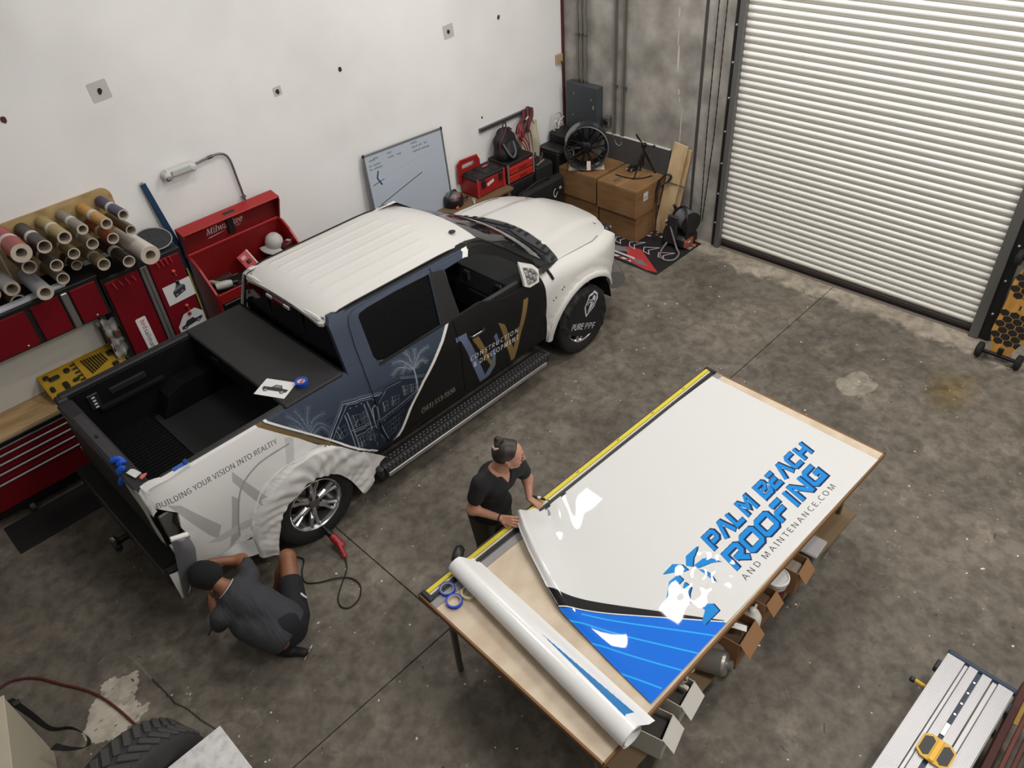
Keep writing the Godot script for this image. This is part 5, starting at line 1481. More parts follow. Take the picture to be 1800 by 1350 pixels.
	open_box.call("cardboard_box", "small brown cardboard box beside the grey lidded bin", "box", Vector3(-4.62, sy, 6.30), 0.1, Vector3(0.19, 0.27, 0.22), card, mt(c8(150, 138, 124), 0.8))
	var bin := thing("storage_bin", "pale grey lidded storage bin at the far end under the table", "bin", Vector3(-4.40, sy, 6.30), 0.05)
	obj("bin_body", bx(Vector3(0, 0.13, 0), Vector3(0.18, 0.26, 0.26), 0.015), mt(c8(120, 118, 116), 0.5), bin)
	obj("lid", bx(Vector3(0, 0.28, 0), Vector3(0.205, 0.03, 0.29), 0.01), mt(c8(168, 164, 164), 0.5), bin)

# ---------------------------------------------------------------- people
func hand_prims(w: Vector3, d: Vector3, n: Vector3, thumb: float, curl: float, open_ := 0.0) -> Array:
	# w wrist, d towards the fingers, n out of the palm, thumb +1/-1 side along d x n
	d = d.normalized()
	n = (n - d * n.dot(d)).normalized()
	var s := d.cross(n) * thumb
	var o := []
	var kn := []
	for i in 4:
		var off := [0.030, 0.010, -0.010, -0.029][i] as float
		var k := w + d * ([0.088, 0.092, 0.088, 0.078][i] as float) + s * off
		kn.append(k)
		o.append([w + s * off * 0.6 + d * 0.008, 0.013, k, 0.0115])
	for i in 4:
		var len := [0.92, 1.02, 0.95, 0.76][i] as float
		var a := curl * (1.0 + 0.12 * i)
		var p: Vector3 = kn[i]
		var dir := (d + s * (0.10 - 0.07 * i)).normalized()
		for j in 3:
			dir = dir.rotated(d.cross(n).normalized(), -a * (0.55 if j == 0 else 1.0)).normalized() if false else (dir * cos(a * (0.6 if j == 0 else 1.0)) + (n - dir * n.dot(dir)).normalized() * sin(a * (0.6 if j == 0 else 1.0))).normalized()
			var q := p + dir * ([0.040, 0.025, 0.020][j] as float) * len
			o.append([p, 0.0095 - 0.001 * j, q, 0.0088 - 0.001 * j, 0.004])
			p = q
	var t0 := w + d * 0.022 + s * 0.026
	var t1 := t0 + (d * 0.7 + s * 0.75 + n * 0.35).normalized() * 0.042
	var t2 := t1 + (d * 0.9 + s * (0.35 + open_) + n * 0.45).normalized() * 0.034
	o.append([w + d * 0.01 + s * 0.012, 0.014, t0, 0.013])
	o.append([t0, 0.013, t1, 0.0105])
	o.append([t1, 0.0105, t2, 0.0085, 0.005])
	return o

func head_parts(p: Node3D, c: Vector3, f: Vector3, up: Vector3, skin: Material, lip: Material, hair: Material, neck: Vector3, long_hair: bool) -> void:
	f = f.normalized()
	var u := (up - f * up.dot(f)).normalized()
	var r := u.cross(f)   # the head's own left
	var P := func(x, y, z): return c + r * x + u * y + f * z
	var pr := [
		[P.call(0, 0.035, -0.025), 0.083, P.call(0, 0.030, 0.020), 0.078],
		[P.call(0, -0.01, 0.03), 0.066, P.call(0, -0.055, 0.045), 0.045],
		[P.call(0.028, -0.03, 0.035), 0.040, P.call(0.016, -0.085, 0.058), 0.022],
		[P.call(-0.028, -0.03, 0.035), 0.040, P.call(-0.016, -0.085, 0.058), 0.022],
		[P.call(0.0, -0.090, 0.066), 0.020, P.call(0.0, -0.088, 0.060), 0.020],
		[P.call(0.050, -0.03, -0.01), 0.030, P.call(0.038, -0.075, 0.022), 0.024],
		[P.call(-0.050, -0.03, -0.01), 0.030, P.call(-0.038, -0.075, 0.022), 0.024],
		[P.call(0, 0.012, 0.098), 0.010, P.call(0, -0.030, 0.114), 0.012, 0.010],
		[P.call(0.012, -0.034, 0.102), 0.008, P.call(-0.012, -0.034, 0.102), 0.008, 0.008],
		[P.call(0.040, 0.028, 0.078), 0.011, P.call(0.012, 0.024, 0.093), 0.011, 0.012],
		[P.call(-0.040, 0.028, 0.078), 0.011, P.call(-0.012, 0.024, 0.093), 0.011, 0.012],
		[P.call(0.045, -0.022, 0.062), 0.020, P.call(0.035, -0.03, 0.068), 0.018],
		[P.call(-0.045, -0.022, 0.062), 0.020, P.call(-0.035, -0.03, 0.068), 0.018],
		[P.call(0.018, -0.060, 0.088), 0.008, P.call(-0.018, -0.060, 0.088), 0.008, 0.010],
		[P.call(0, -0.05, -0.03), 0.055, neck, 0.056],
	]
	for s in [1, -1]:
		pr.append([P.call(0.078 * s, 0.012, -0.012), 0.010, P.call(0.076 * s, -0.030, -0.002), 0.008, 0.006])
		pr.append([P.call(0.084 * s, 0.018, -0.020), 0.007, P.call(0.086 * s, -0.005, -0.022), 0.006, 0.005])
	obj("head", flesh(pr, 0.005, 0.018), skin, p)
	for s in [1, -1]:
		obj("eye", flesh([[P.call(0.031 * s, 0.008, 0.083), 0.0105, P.call(0.034 * s, 0.008, 0.081), 0.0105]], 0.004, 0.002), mt(c8(225, 220, 214), 0.2), p)
		obj("iris", flesh([[P.call(0.032 * s, 0.006, 0.091), 0.0045, P.call(0.033 * s, 0.006, 0.091), 0.0045]], 0.0025, 0.001), mt(c8(40, 28, 22), 0.2), p)
		obj("eyebrow", tb([P.call(0.014 * s, 0.031, 0.101), P.call(0.032 * s, 0.036, 0.094), P.call(0.052 * s, 0.028, 0.074)], [0.004, 0.004, 0.002], 6), hair, p)
		obj("eyelash", tb([P.call(0.018 * s, 0.013, 0.092), P.call(0.032 * s, 0.017, 0.0935), P.call(0.047 * s, 0.011, 0.080)], 0.0025, 5), hair, p)
	obj("lips", flesh([[P.call(0.020, -0.061, 0.090), 0.005, P.call(0.0, -0.057, 0.099), 0.006], [P.call(-0.020, -0.061, 0.090), 0.005, P.call(0.0, -0.057, 0.099), 0.006], [P.call(0.014, -0.067, 0.092), 0.005, P.call(-0.014, -0.067, 0.092), 0.005]], 0.004, 0.004), lip, p)
	# hair cap: cut so that the face stays free
	var cap := [[P.call(0, 0.040, -0.030), 0.092, P.call(0, 0.042, 0.014), 0.084]]
	if long_hair: cap.append([P.call(0, 0.0, -0.055), 0.070, P.call(0, 0.02, -0.05), 0.08])
	else: cap.append([P.call(0, -0.03, -0.05), 0.066, P.call(0, 0.05, -0.03), 0.096])
	var cut := func(q: Vector3) -> float:
		var z := (q - c).dot(f)
		var y := (q - c).dot(u)
		var line := 0.040 + 0.25 * (y - 0.06) if y > 0.05 else 0.008 + 0.9 * (y - 0.02)
		return maxf(z - maxf(line, -0.03), -y - (0.055 if long_hair else 0.075))
	obj("hair", flesh(cap, 0.006, 0.02, cut), hair, p)

func build_people() -> void:
	# ------------------------------------------------ woman at the table
	var sk := mt(c8(176, 128, 104), 0.55, 0.0, {"subsurf_scatter_enabled": true, "subsurf_scatter_strength": 0.08})
	var shirt := mt(c8(20, 20, 23), 0.85)
	var trouser := mt(c8(58, 53, 38), 0.85)
	var hairm := mt(c8(38, 28, 24), 0.5)
	var w := thing("person", "woman in black t-shirt with hair in a bun, standing and lifting the vinyl edge", "person")
	var nk := Vector3(-5.930, 1.375, 4.510)
	var pel := Vector3(-5.975, 0.93, 4.415)
	var shR := Vector3(-6.100, 1.325, 4.495)
	var shL := Vector3(-5.765, 1.325, 4.555)
	var elR := Vector3(-6.170, 1.065, 4.450)
	var wrR := Vector3(-6.080, 1.050, 4.670)
	var elL := Vector3(-5.680, 1.085, 4.565)
	var wrL := Vector3(-5.765, 1.000, 4.660)
	var hR := Vector3(-6.060, 0.90, 4.405)
	var hL := Vector3(-5.890, 0.90, 4.435)
	var kR := Vector3(-6.065, 0.50, 4.435)
	var kL := Vector3(-5.885, 0.50, 4.465)
	var aR := Vector3(-6.075, 0.09, 4.395)
	var aL := Vector3(-5.885, 0.09, 4.435)
	var torso := [[pel, 0.125, Vector3(-5.955, 1.10, 4.445), 0.108], [Vector3(-5.955, 1.10, 4.445), 0.108, Vector3(-5.940, 1.25, 4.480), 0.115], [shR + Vector3(0.045, -0.03, 0), 0.062, shL + Vector3(-0.045, -0.03, 0), 0.062], [Vector3(-6.005, 1.23, 4.530), 0.055, Vector3(-5.885, 1.23, 4.550), 0.055], [Vector3(-6.045, 0.92, 4.405), 0.10, Vector3(-5.895, 0.92, 4.435), 0.10]]
	var body := torso.duplicate()
	body.append_array([[nk + Vector3(0, -0.04, -0.01), 0.052, nk + Vector3(0.012, 0.075, 0.03), 0.047], [shR, 0.050, elR, 0.040], [elR, 0.040, wrR, 0.026], [shL, 0.050, elL, 0.040], [elL, 0.040, wrL, 0.026], [hR, 0.085, kR, 0.058], [kR, 0.056, aR, 0.036], [hL, 0.085, kL, 0.058], [kL, 0.056, aL, 0.036], [nk + Vector3(-0.05, -0.025, 0), 0.035, nk + Vector3(0.05, -0.02, 0), 0.035]])
	obj("body", flesh(body, 0.013, 0.04), sk, w)
	obj("hand", flesh(hand_prims(wrR, Vector3(0.16, 0.0, 0.40), Vector3(0.75, -0.55, -0.3), -1.0, 0.35, 0.4), 0.0042, 0.010), sk, w)
	obj("hand", flesh(hand_prims(wrL, Vector3(0.05, -0.06, 0.30), Vector3(-0.2, -0.9, 0.0), 1.0, 0.5), 0.0042, 0.010), sk, w)
	var tee := []
	for e in torso: tee.append([e[0], e[1] + 0.014, e[2], e[3] + 0.014])
	tee.append_array([[shR, 0.066, shR.lerp(elR, 0.55), 0.063], [shL, 0.066, shL.lerp(elL, 0.55), 0.063], [nk + Vector3(-0.07, -0.035, -0.01), 0.045, nk + Vector3(0.07, -0.03, 0), 0.045], [pel + Vector3(0, 0.0, 0), 0.142, pel + Vector3(0, -0.02, 0), 0.142]])
	var vneck := func(q: Vector3) -> float:
		var d := q - (nk + Vector3(0.005, 0.0, 0.02))
		var v := 0.068 - Vector2(d.x * 0.95, d.z * 0.8).length() + minf(0.0, d.y) * 0.15
		var vee := 0.055 + d.y * 0.45 - absf(d.x - 0.01) * 1.0
		var front := maxf(-v, -1.0) if d.y > -0.03 else -1.0
		var cutv := minf(v, d.y + 0.035)
		var cute := minf(vee, minf(d.z - 0.02, d.y + 0.13))
		return maxf(maxf(cutv, cute), 0.80 - q.y)
	var te := obj("t_shirt", flesh(tee, 0.011, 0.035, vneck), shirt, w)
	obj("trousers", flesh([[pel + Vector3(0, -0.02, 0), 0.128, pel + Vector3(0, 0.04, 0), 0.12], [hR, 0.100, kR, 0.074], [kR, 0.074, aR + Vector3(0, 0.03, 0), 0.062], [hL, 0.100, kL, 0.074], [kL, 0.074, aL + Vector3(0, 0.03, 0), 0.062]], 0.013, 0.035), trouser, w)
	for a in [aR, aL]:
		obj("shoe", flesh([[a + Vector3(0, -0.045, -0.04), 0.042, a + Vector3(0.0, -0.055, 0.14), 0.034], [a, 0.045, a + Vector3(0, -0.04, 0.02), 0.045]], 0.010, 0.02), mt(c8(30, 30, 32), 0.7), w)
	var hc := Vector3(-5.885, 1.525, 4.605)
	var hf := Vector3(0.66, -0.12, 0.70)
	head_parts(w, hc, hf, Vector3(0.06, 1, 0.10), sk, mt(c8(150, 92, 80), 0.5), hairm, nk + Vector3(0.0, -0.02, 0.0), true)
	var f2 := hf.normalized()
	var bun := hc + Vector3(0, 0.105, 0) - f2 * 0.072
	obj("hair_bun", flesh([[bun, 0.028, bun + Vector3(0.012, 0.022, -0.01), 0.030], [bun + Vector3(-0.02, 0.005, 0.01), 0.02, bun + Vector3(0.02, 0.03, 0.012), 0.02]], 0.005, 0.012), hairm, w)
	var scr := MB.new()
	var sp := []
	var sr := []
	for i in 17:
		var a := TAU * i / 16
		sp.append(bun - Vector3(0.0, 0.020, -0.006) + Vector3(cos(a) * 0.036, sin(a) * 0.010, sin(a) * 0.036))
		sr.append(0.013 + 0.004 * sin(i * 2.6))
	obj("scrunchie", scr.tube(sp, sr, 8, false), mt(c8(214, 190, 176), 0.8), w)
	var br := []
	for i in 13:
		var ax := (wrR - elR).normalized()
		var x := ax.cross(Vector3.UP).normalized()
		br.append(wrR - ax * 0.012 + x * cos(TAU * i / 12) * 0.030 + ax.cross(x) * sin(TAU * i / 12) * 0.030)
	obj("bracelet", tb(br, 0.006, 6, false), mt(c8(18, 18, 19), 0.6), w)
	var kn := thing("utility_knife", "black and white utility knife held in the woman's left hand", "knife", Vector3(-5.720, 1.005, 4.710), 0.4)
	obj("grip", bx(Vector3.ZERO, Vector3(0.018, 0.022, 0.12), 0.006), mt(c8(24, 24, 25), 0.5), kn)
	obj("white_band", bx(Vector3(0, 0.004, 0.01), Vector3(0.020, 0.020, 0.03), 0.004), mt(c8(214, 210, 204), 0.5), kn)
	obj("blade", bx(Vector3(0, 0, 0.075), Vector3(0.002, 0.012, 0.04)), mt(c8(160, 160, 160), 0.3, 0.9), kn)
	# ------------------------------------------------ man kneeling by the truck's rear corner
	var sk2 := mt(c8(132, 86, 60), 0.5, 0.0, {"subsurf_scatter_enabled": true, "subsurf_scatter_strength": 0.06})
	var polo := mt(c8(52, 52, 57), 0.85, 0.0, {"heightmap_enabled": true, "heightmap_scale": 0.9, "heightmap_texture": noise_tex(0.012, 2, [], 256, 6), "uv1_triplanar": true, "uv1_scale": Vector3(5.0, 2.2, 2.2)})
	var navyc := mt(c8(18, 19, 26), 0.85)
	var m := thing("person", "man in dark grey polo and black shorts kneeling behind the truck's rear wheel", "person")
	var mp := Vector3(-7.53, 0.30, 3.66)
	var mn := Vector3(-7.735, 0.655, 3.315)
	var msR := Vector3(-7.545, 0.600, 3.290)
	var msL := Vector3(-7.885, 0.535, 3.400)
	var meR := Vector3(-7.490, 0.560, 3.060)
	var mwR := Vector3(-7.690, 0.640, 2.960)
	var meL := Vector3(-7.900, 0.310, 3.270)
	var mwL := Vector3(-7.830, 0.340, 3.040)
	var mhR := Vector3(-7.435, 0.280, 3.620)
	var mhL := Vector3(-7.600, 0.270, 3.690)
	var mkR := Vector3(-7.205, 0.480, 3.250)
	var maR := Vector3(-7.370, 0.085, 3.160)
	var mkL := Vector3(-7.740, 0.095, 3.280)
	var maL := Vector3(-7.620, 0.080, 3.660)
	var mt_ := [[mp, 0.140, Vector3(-7.62, 0.47, 3.50), 0.140], [mp + Vector3(-0.10, 0.02, 0.03), 0.13, Vector3(-7.74, 0.42, 3.50), 0.125], [Vector3(-7.62, 0.47, 3.50), 0.140, Vector3(-7.70, 0.57, 3.375), 0.140], [msR + Vector3(-0.05, -0.02, 0.02), 0.075, msL + Vector3(0.05, 0.0, 0.0), 0.075]]
	var mb := mt_.duplicate()
	mb.append_array([[mn + Vector3(0.02, -0.03, 0.03), 0.062, mn + Vector3(-0.03, 0.05, -0.06), 0.056], [msR, 0.058, meR, 0.046], [meR, 0.046, mwR, 0.031], [msL, 0.058, meL, 0.046], [meL, 0.046, mwL, 0.031], [mhR, 0.095, mkR, 0.062], [mkR, 0.060, maR, 0.040], [mhL, 0.095, mkL, 0.062], [mkL, 0.060, maL, 0.040], [mkR.lerp(maR, 0.35), 0.062, mkR.lerp(maR, 0.5), 0.056]])
	obj("body", flesh(mb, 0.013, 0.04), sk2, m)
	obj("hand", flesh(hand_prims(mwR, Vector3(-0.30, -0.02, -0.06), Vector3(0.0, -0.8, -0.5), 1.0, 0.55), 0.0045, 0.010), sk2, m)
	obj("hand", flesh(hand_prims(mwL, Vector3(0.10, 0.04, -0.30), Vector3(0.8, 0.2, 0.0), 1.0, 0.5), 0.0045, 0.010), sk2, m)
	var pl := []
	for e in mt_: pl.append([e[0], e[1] + 0.018, e[2], e[3] + 0.018])
	pl.append_array([[msR, 0.078, msR.lerp(meR, 0.62), 0.072], [msL, 0.078, msL.lerp(meL, 0.6), 0.072], [mn + Vector3(0.01, -0.025, 0.02), 0.078, mn + Vector3(0.04, -0.05, 0.06), 0.09], [mp + Vector3(-0.02, 0.05, -0.03), 0.168, mp + Vector3(-0.06, 0.10, -0.09), 0.165], [mp + Vector3(-0.10, 0.04, 0.0), 0.15, mp + Vector3(-0.16, 0.08, -0.08), 0.15]])
	# soft diagonal creases pulled across the back
	var nax := (mn - Vector3(-7.62, 0.47, 3.50)).normalized()
	var pcut := func(q: Vector3) -> float: return maxf((q - mn).dot(nax) - 0.012, (mp - q).dot(nax) - 0.055)
	obj("polo_shirt", flesh(pl, 0.011, 0.03, pcut), polo, m)
	var cr := []
	var cx := nax.cross(Vector3.UP).normalized()
	var cy := nax.cross(cx)
	for i in 22:
		var a := TAU * (i + 2.0) / 26
		cr.append(mn + nax * 0.012 + cx * cos(a) * 0.082 + cy * sin(a) * 0.086)
	obj("collar_stripe", tb(cr, 0.0055, 6), mt(c8(196, 196, 198), 0.7), m)
	var cl := MB.new()
	var cr2 := []
	for p in cr: cr2.append(p - nax * 0.012)
	obj("collar", tb(cr2, 0.013, 6), mt(c8(46, 46, 50), 0.85), m)
	obj("shorts", flesh([[mp + Vector3(0, -0.03, 0.01), 0.150, mp + Vector3(-0.02, 0.02, -0.02), 0.150], [mhR, 0.118, mhR.lerp(mkR, 0.52), 0.098], [mhL, 0.118, mhL.lerp(mkL, 0.80), 0.092], [mp + Vector3(-0.03, 0.05, 0.0), 0.158, mp + Vector3(-0.06, 0.08, -0.04), 0.15]], 0.012, 0.035), navyc, m)
	obj("pocket_stripe", flesh([[Vector3(-7.315, 0.395, 3.575), 0.012, Vector3(-7.30, 0.375, 3.625), 0.007]], 0.005, 0.004), mt(c8(196, 196, 198), 0.7), m)
	for e in [[maR, Vector3(-0.35, -0.05, -0.9)], [maL, Vector3(0.55, -0.05, 0.65)]]:
		var d: Vector3 = (e[1] as Vector3).normalized()
		obj("shoe", flesh([[e[0] - d * 0.04 + Vector3(0, -0.035, 0), 0.044, e[0] + d * 0.15 + Vector3(0, -0.045, 0), 0.036], [e[0], 0.048, e[0] + d * 0.04 + Vector3(0, -0.03, 0), 0.046]], 0.010, 0.02), mt(c8(22, 22, 24), 0.7), m)
		obj("sole_edge", tb([e[0] - d * 0.05 + Vector3(0, -0.066, 0), e[0] + d * 0.05 + Vector3(0, -0.068, 0), e[0] + d * 0.16 + Vector3(0, -0.068, 0)], [0.014, 0.016, 0.012], 8), mt(c8(190, 190, 190), 0.6), m)
	var mc := Vector3(-7.800, 0.715, 3.145)
	head_parts(m, mc, Vector3(-0.42, -0.50, -0.76), Vector3(-0.25, 1.0, -0.35), sk2, mt(c8(110, 66, 56), 0.5), mt(c8(14, 14, 18), 0.9), mn + Vector3(0.0, -0.01, 0.0), false)
	var cap := MB.new()
	obj("knit_cap", flesh([[mc + Vector3(0.012, 0.040, 0.028), 0.108, mc + Vector3(-0.018, 0.052, -0.006), 0.106]], 0.007, 0.02, func(q: Vector3) -> float: return (q - mc).dot(Vector3(-0.42, -0.62, -0.66).normalized()) - 0.045), mt(c8(15, 15, 20), 0.95), m)
	obj("ear_pencil", tb([mc + Vector3(0.10, -0.02, -0.10), mc + Vector3(0.02, 0.0, -0.15)], 0.006, 6), mt(c8(190, 120, 60), 0.6), m)
	# heat gun on the floor, its lead looping round
	var g := thing("heat_gun", "red heat gun with black nozzle standing by the rear tyre", "heat gun", Vector3(-6.70, 0.0, 3.06))
	var red := mt(c8(146, 26, 34), 0.4)
	obj("barrel", MB.new().lathe([Vector2(0, -0.10), Vector2(0.030, -0.10), Vector2(0.038, -0.085), Vector2(0.040, 0.0), Vector2(0.034, 0.04), Vector2(0.030, 0.05)], 20, Transform3D(Basis(Vector3(0, 0, 1), 0.25) * Basis(Vector3(1, 0, 0), -0.9), Vector3(0.0, 0.115, 0.03)), 0, TAU, 2), red, g)
	obj("nozzle", MB.new().lathe([Vector2(0.030, 0.045), Vector2(0.028, 0.10), Vector2(0.020, 0.13), Vector2(0.017, 0.17), Vector2(0.013, 0.17), Vector2(0.013, 0.12)], 18, Transform3D(Basis(Vector3(0, 0, 1), 0.25) * Basis(Vector3(1, 0, 0), -0.9), Vector3(0.0, 0.115, 0.03)), 0, TAU, 2), mt(c8(30, 28, 26), 0.4, 0.5), g)
	obj("grip", tb([Vector3(-0.005, 0.10, 0.07), Vector3(-0.015, 0.06, 0.13), Vector3(-0.03, 0.025, 0.19)], [0.026, 0.022, 0.024], 12), red, g)
	obj("trigger", bx(Vector3(-0.01, 0.045, 0.085), Vector3(0.014, 0.04, 0.02), 0.005), mt(c8(20, 20, 20), 0.5), g)
	obj("stand_foot", bx(Vector3(0.03, 0.04, 0.0), Vector3(0.03, 0.08, 0.05), 0.008), red, g)
	var lead := curve3([Vector3(-6.735, 0.02, 3.26), Vector3(-6.80, 0.008, 3.36), Vector3(-6.93, 0.008, 3.46), Vector3(-7.03, 0.008, 3.55), Vector3(-7.06, 0.008, 3.64), Vector3(-7.01, 0.008, 3.70), Vector3(-6.90, 0.008, 3.68), Vector3(-6.82, 0.008, 3.58), Vector3(-6.83, 0.012, 3.46), Vector3(-6.92, 0.018, 3.37), Vector3(-7.05, 0.008, 3.28), Vector3(-7.12, 0.008, 3.19), Vector3(-7.08, 0.008, 3.08), Vector3(-6.99, 0.008, 2.97), Vector3(-7.04, 0.008, 2.86)], 6)
	tag(obj("power_cord", tb(lead, 0.0065, 6), mt(c8(22, 21, 21), 0.6)), "black power cord looping on the floor from the red heat gun", "cord")
	tag(obj("tool_lead", tb(curve3(V3([-7.84, 0.36, 3.10, -7.865, 0.22, 3.08, -7.92, 0.08, 3.05, -7.964, 0.008, 3.026])), 0.006, 6), mt(c8(20, 20, 20), 0.6)), "short black lead hanging from the kneeling man to the floor", "cord")
	var sd := thing("screwdriver", "small steel tool lying on the floor behind the kneeling man", "tool", Vector3(-7.50, 0.008, 3.79), 0.5)
	obj("shaft", tb([Vector3(-0.07, 0, 0), Vector3(0.04, 0, 0)], 0.005, 8), mt(c8(170, 150, 130), 0.3, 0.7), sd)
	obj("tip", tb([Vector3(0.04, 0, 0), Vector3(0.07, 0, 0)], [0.008, 0.004], 8), mt(c8(206, 196, 184), 0.5), sd)

# ---------------------------------------------------------------- along the white wall
func vinyl_tube(x: float, y: float, len: float, r: float, col: Color, label: String, hollow := 0.72, band := true, lift := 0.04) -> void:
	var t := thing("vinyl_tube", label, "vinyl roll", Vector3(x, y, 0.045), 0.0, "vinyl rolls on the wall rack")
	var X := Transform3D(Basis(Vector3(1, 0, 0), PI / 2 - lift), Vector3.ZERO)
	obj("film", MB.new().lathe([Vector2(r * hollow, 0.0), Vector2(r, 0.0), Vector2(r, len - 0.004), Vector2(r * 0.97, len)], 22, X, 0, TAU, 2), mt(col, 0.42, 0.0, {"metallic_specular": 0.5}), t)
	obj("core", MB.new().lathe([Vector2(r * 0.97, len), Vector2(r * hollow, len), Vector2(r * hollow, 0.01), Vector2(r * hollow * 0.5, 0.01), Vector2(0, 0.01)], 22, X, 0, TAU, 2), mt(c8(188, 176, 160), 0.8), t)
	if band: obj("paper_band", MB.new().lathe([Vector2(r, len * 0.46), Vector2(r * 1.03, len * 0.46), Vector2(r * 1.03, len * 0.56), Vector2(r, len * 0.56)], 22, X, 0, TAU, 2), mt(c8(200, 196, 190), 0.6), t)

func build_left_wall() -> void:
	# rack board and its tubes
	var wood := mt(Color.WHITE, 0.65, 0.0, {"albedo_texture": noise_tex(0.012, 4, [[0.0, c8(150, 124, 82)], [0.5, c8(174, 148, 102)], [1.0, c8(190, 164, 118)]], 256, 17), "uv1_triplanar": true, "uv1_scale": Vector3(1.2, 2.4, 1.2)})
	for e in [[-7.55, -6.475, "plywood rack board with rounded corners holding vinyl rolls on the white wall"], [-8.60, -7.57, "second plywood rack board at the picture's left edge"]]:
		var t := thing("rack_board", e[2], "rack board")
		obj("board", MB.new().prism(rrect(e[0], 1.985, e[1], 2.575, 0.09, 5), 0.002, 0.022), wood, t)
		for r in 3:
			for c in 6:
				var x: float = -6.60 - c * 0.175 if e[1] > -7 else -7.66 - c * 0.175
				obj("peg", tb([Vector3(x, [2.47, 2.29, 2.09][r], 0.02), Vector3(x, [2.48, 2.30, 2.10][r], 0.20)], 0.012, 8), mt(c8(60, 52, 46), 0.7), t)
	var T := [
		[-6.60, 2.470, 0.52, 0.050, c8(52, 54, 92), "navy vinyl roll at the rack's top right corner", 0.72, true],
		[-6.775, 2.470, 0.57, 0.052, c8(184, 138, 72), "orange wood-toned vinyl roll, second along the rack's top row", 0.72, true],
		[-6.96, 2.475, 0.50, 0.050, c8(132, 126, 116), "silver grey vinyl roll with wide white band, third along the top row", 0.66, true],
		[-7.13, 2.480, 0.54, 0.060, c8(156, 136, 82), "khaki green vinyl roll, fourth along the rack's top row", 0.72, true],
		[-7.31, 2.480, 0.57, 0.060, c8(48, 44, 46), "charcoal vinyl roll, fifth along the rack's top row", 0.78, true],
		[-7.49, 2.500, 0.57, 0.084, c8(152, 62, 60), "thick dusty red vinyl roll with white band at the top row's left", 0.5, true],
		[-6.58, 2.300, 0.49, 0.048, c8(98, 84, 66), "brown clear-wrapped vinyl roll under the navy roll", 0.8, false],
		[-6.76, 2.300, 0.51, 0.054, c8(152, 72, 42), "terracotta vinyl roll under the orange wood-toned roll", 0.76, true],
		[-6.925, 2.305, 0.46, 0.054, c8(142, 130, 108), "taupe clear-wrapped vinyl roll under the silver grey roll", 0.78, true],
		[-7.11, 2.300, 0.50, 0.053, c8(128, 112, 70), "olive vinyl roll under the khaki green roll", 0.8, true],
		[-7.30, 2.310, 0.62, 0.055, c8(56, 52, 50), "dark grey glossy vinyl roll under the charcoal roll", 0.8, true],
		[-7.455, 2.290, 0.38, 0.064, c8(46, 42, 40), "black vinyl roll below the thick dusty red roll", 0.74, false],
		[-6.56, 2.090, 0.68, 0.090, c8(206, 200, 192), "thick white paper-wrapped roll over the red lockers", 0.5, false],
		[-6.74, 2.090, 0.62, 0.057, c8(42, 34, 34), "black glossy roll with white bands beside the thick white roll", 0.8, true],
		[-6.91, 2.085, 0.46, 0.058, c8(148, 132, 100), "beige roll in the bottom row left of the black glossy roll", 0.8, true],
		[-7.085, 2.100, 0.28, 0.048, c8(60, 44, 34), "short dark brown roll deep in the rack's bottom row", 0.86, true],
		[-7.26, 2.085, 0.40, 0.056, c8(138, 128, 112), "grey beige roll with pale core low on the rack", 0.8, false],
		[-7.46, 2.080, 0.52, 0.070, c8(172, 174, 182), "silvery white clear film roll at the rack's bottom left", 0.62, false],
		[-7.65, 2.150, 0.34, 0.066, c8(196, 198, 200), "white film roll on the second rack board", 0.66, false],
		[-7.645, 1.990, 0.28, 0.070, c8(96, 78, 58), "brown cardboard tube at the bottom of the second rack board", 0.78, false],
		[-7.80, 2.150, 0.30, 0.066, c8(186, 188, 190), "white roll half out of the picture on the left edge", 0.66, false]]
	for e in T: vinyl_tube(e[0], e[1], e[2], e[3], e[4], e[5], e[6], e[7])
	var fr := thing("film_roll", "clear film roll lying lengthwise on the cabinet top", "film roll", Vector3(-7.62, 2.01, 0.36))
	obj("film", MB.new().lathe([Vector2(0.02, -0.36), Vector2(0.036, -0.36), Vector2(0.036, 0.36), Vector2(0.02, 0.36)], 18, Transform3D(Basis(Vector3(0, 0, 1), PI / 2), Vector3.ZERO), 0, TAU, 2), mt(c8(176, 178, 184), 0.25), fr)
	obj("core_end", MB.new().lathe([Vector2(0.02, 0.35), Vector2(0.012, 0.38), Vector2(0, 0.38)], 14, Transform3D(Basis(Vector3(0, 0, 1), -PI / 2), Vector3.ZERO)), mt(c8(120, 110, 96), 0.7), fr)
	var pad := thing("foam_pad", "dark grey oval pad with pale rim behind the thick white roll", "pad", Vector3(-6.34, 1.965, 0.25))
	var ov := PackedVector2Array()
	for i in 28: ov.append(Vector2(cos(TAU * i / 28) * 0.17, sin(TAU * i / 28) * 0.115))
	var PX := Transform3D(Basis(Vector3(1, 0, 0), -0.75) * Basis(Vector3(0, 0, 1), -0.25), Vector3(0, 0.06, 0))
	obj("pad", MB.new().prism(ov, -0.012, 0.012, PX), mt(c8(52, 52, 55), 0.9, 0.0, {"albedo_texture": noise_tex(0.05, 3, [[0.0, Color(0.7, 0.7, 0.7)], [1.0, Color(1.3, 1.3, 1.3)]], 128, 8), "uv1_triplanar": true, "uv1_scale": Vector3(4, 4, 4)}), pad)
	var rim := []
	for p in ov: rim.append(PX * Vector3(p.x, p.y, 0.012))
	rim.append(rim[0])
	obj("rim_piping", tb(rim, 0.006, 6, false), mt(c8(150, 152, 156), 0.5), pad)
	# hutch of wall cabinets: black carcase, red doors
	var blackm := mt(c8(20, 19, 20), 0.5)
	var redm := mt(c8(108, 15, 26), 0.45, 0.0, {"metallic_specular": 0.3})
	var silver := mt(c8(150, 148, 146), 0.35, 0.7)
	var h := thing("wall_cabinet", "black steel wall cabinet with four red doors below the roll rack", "cabinet")
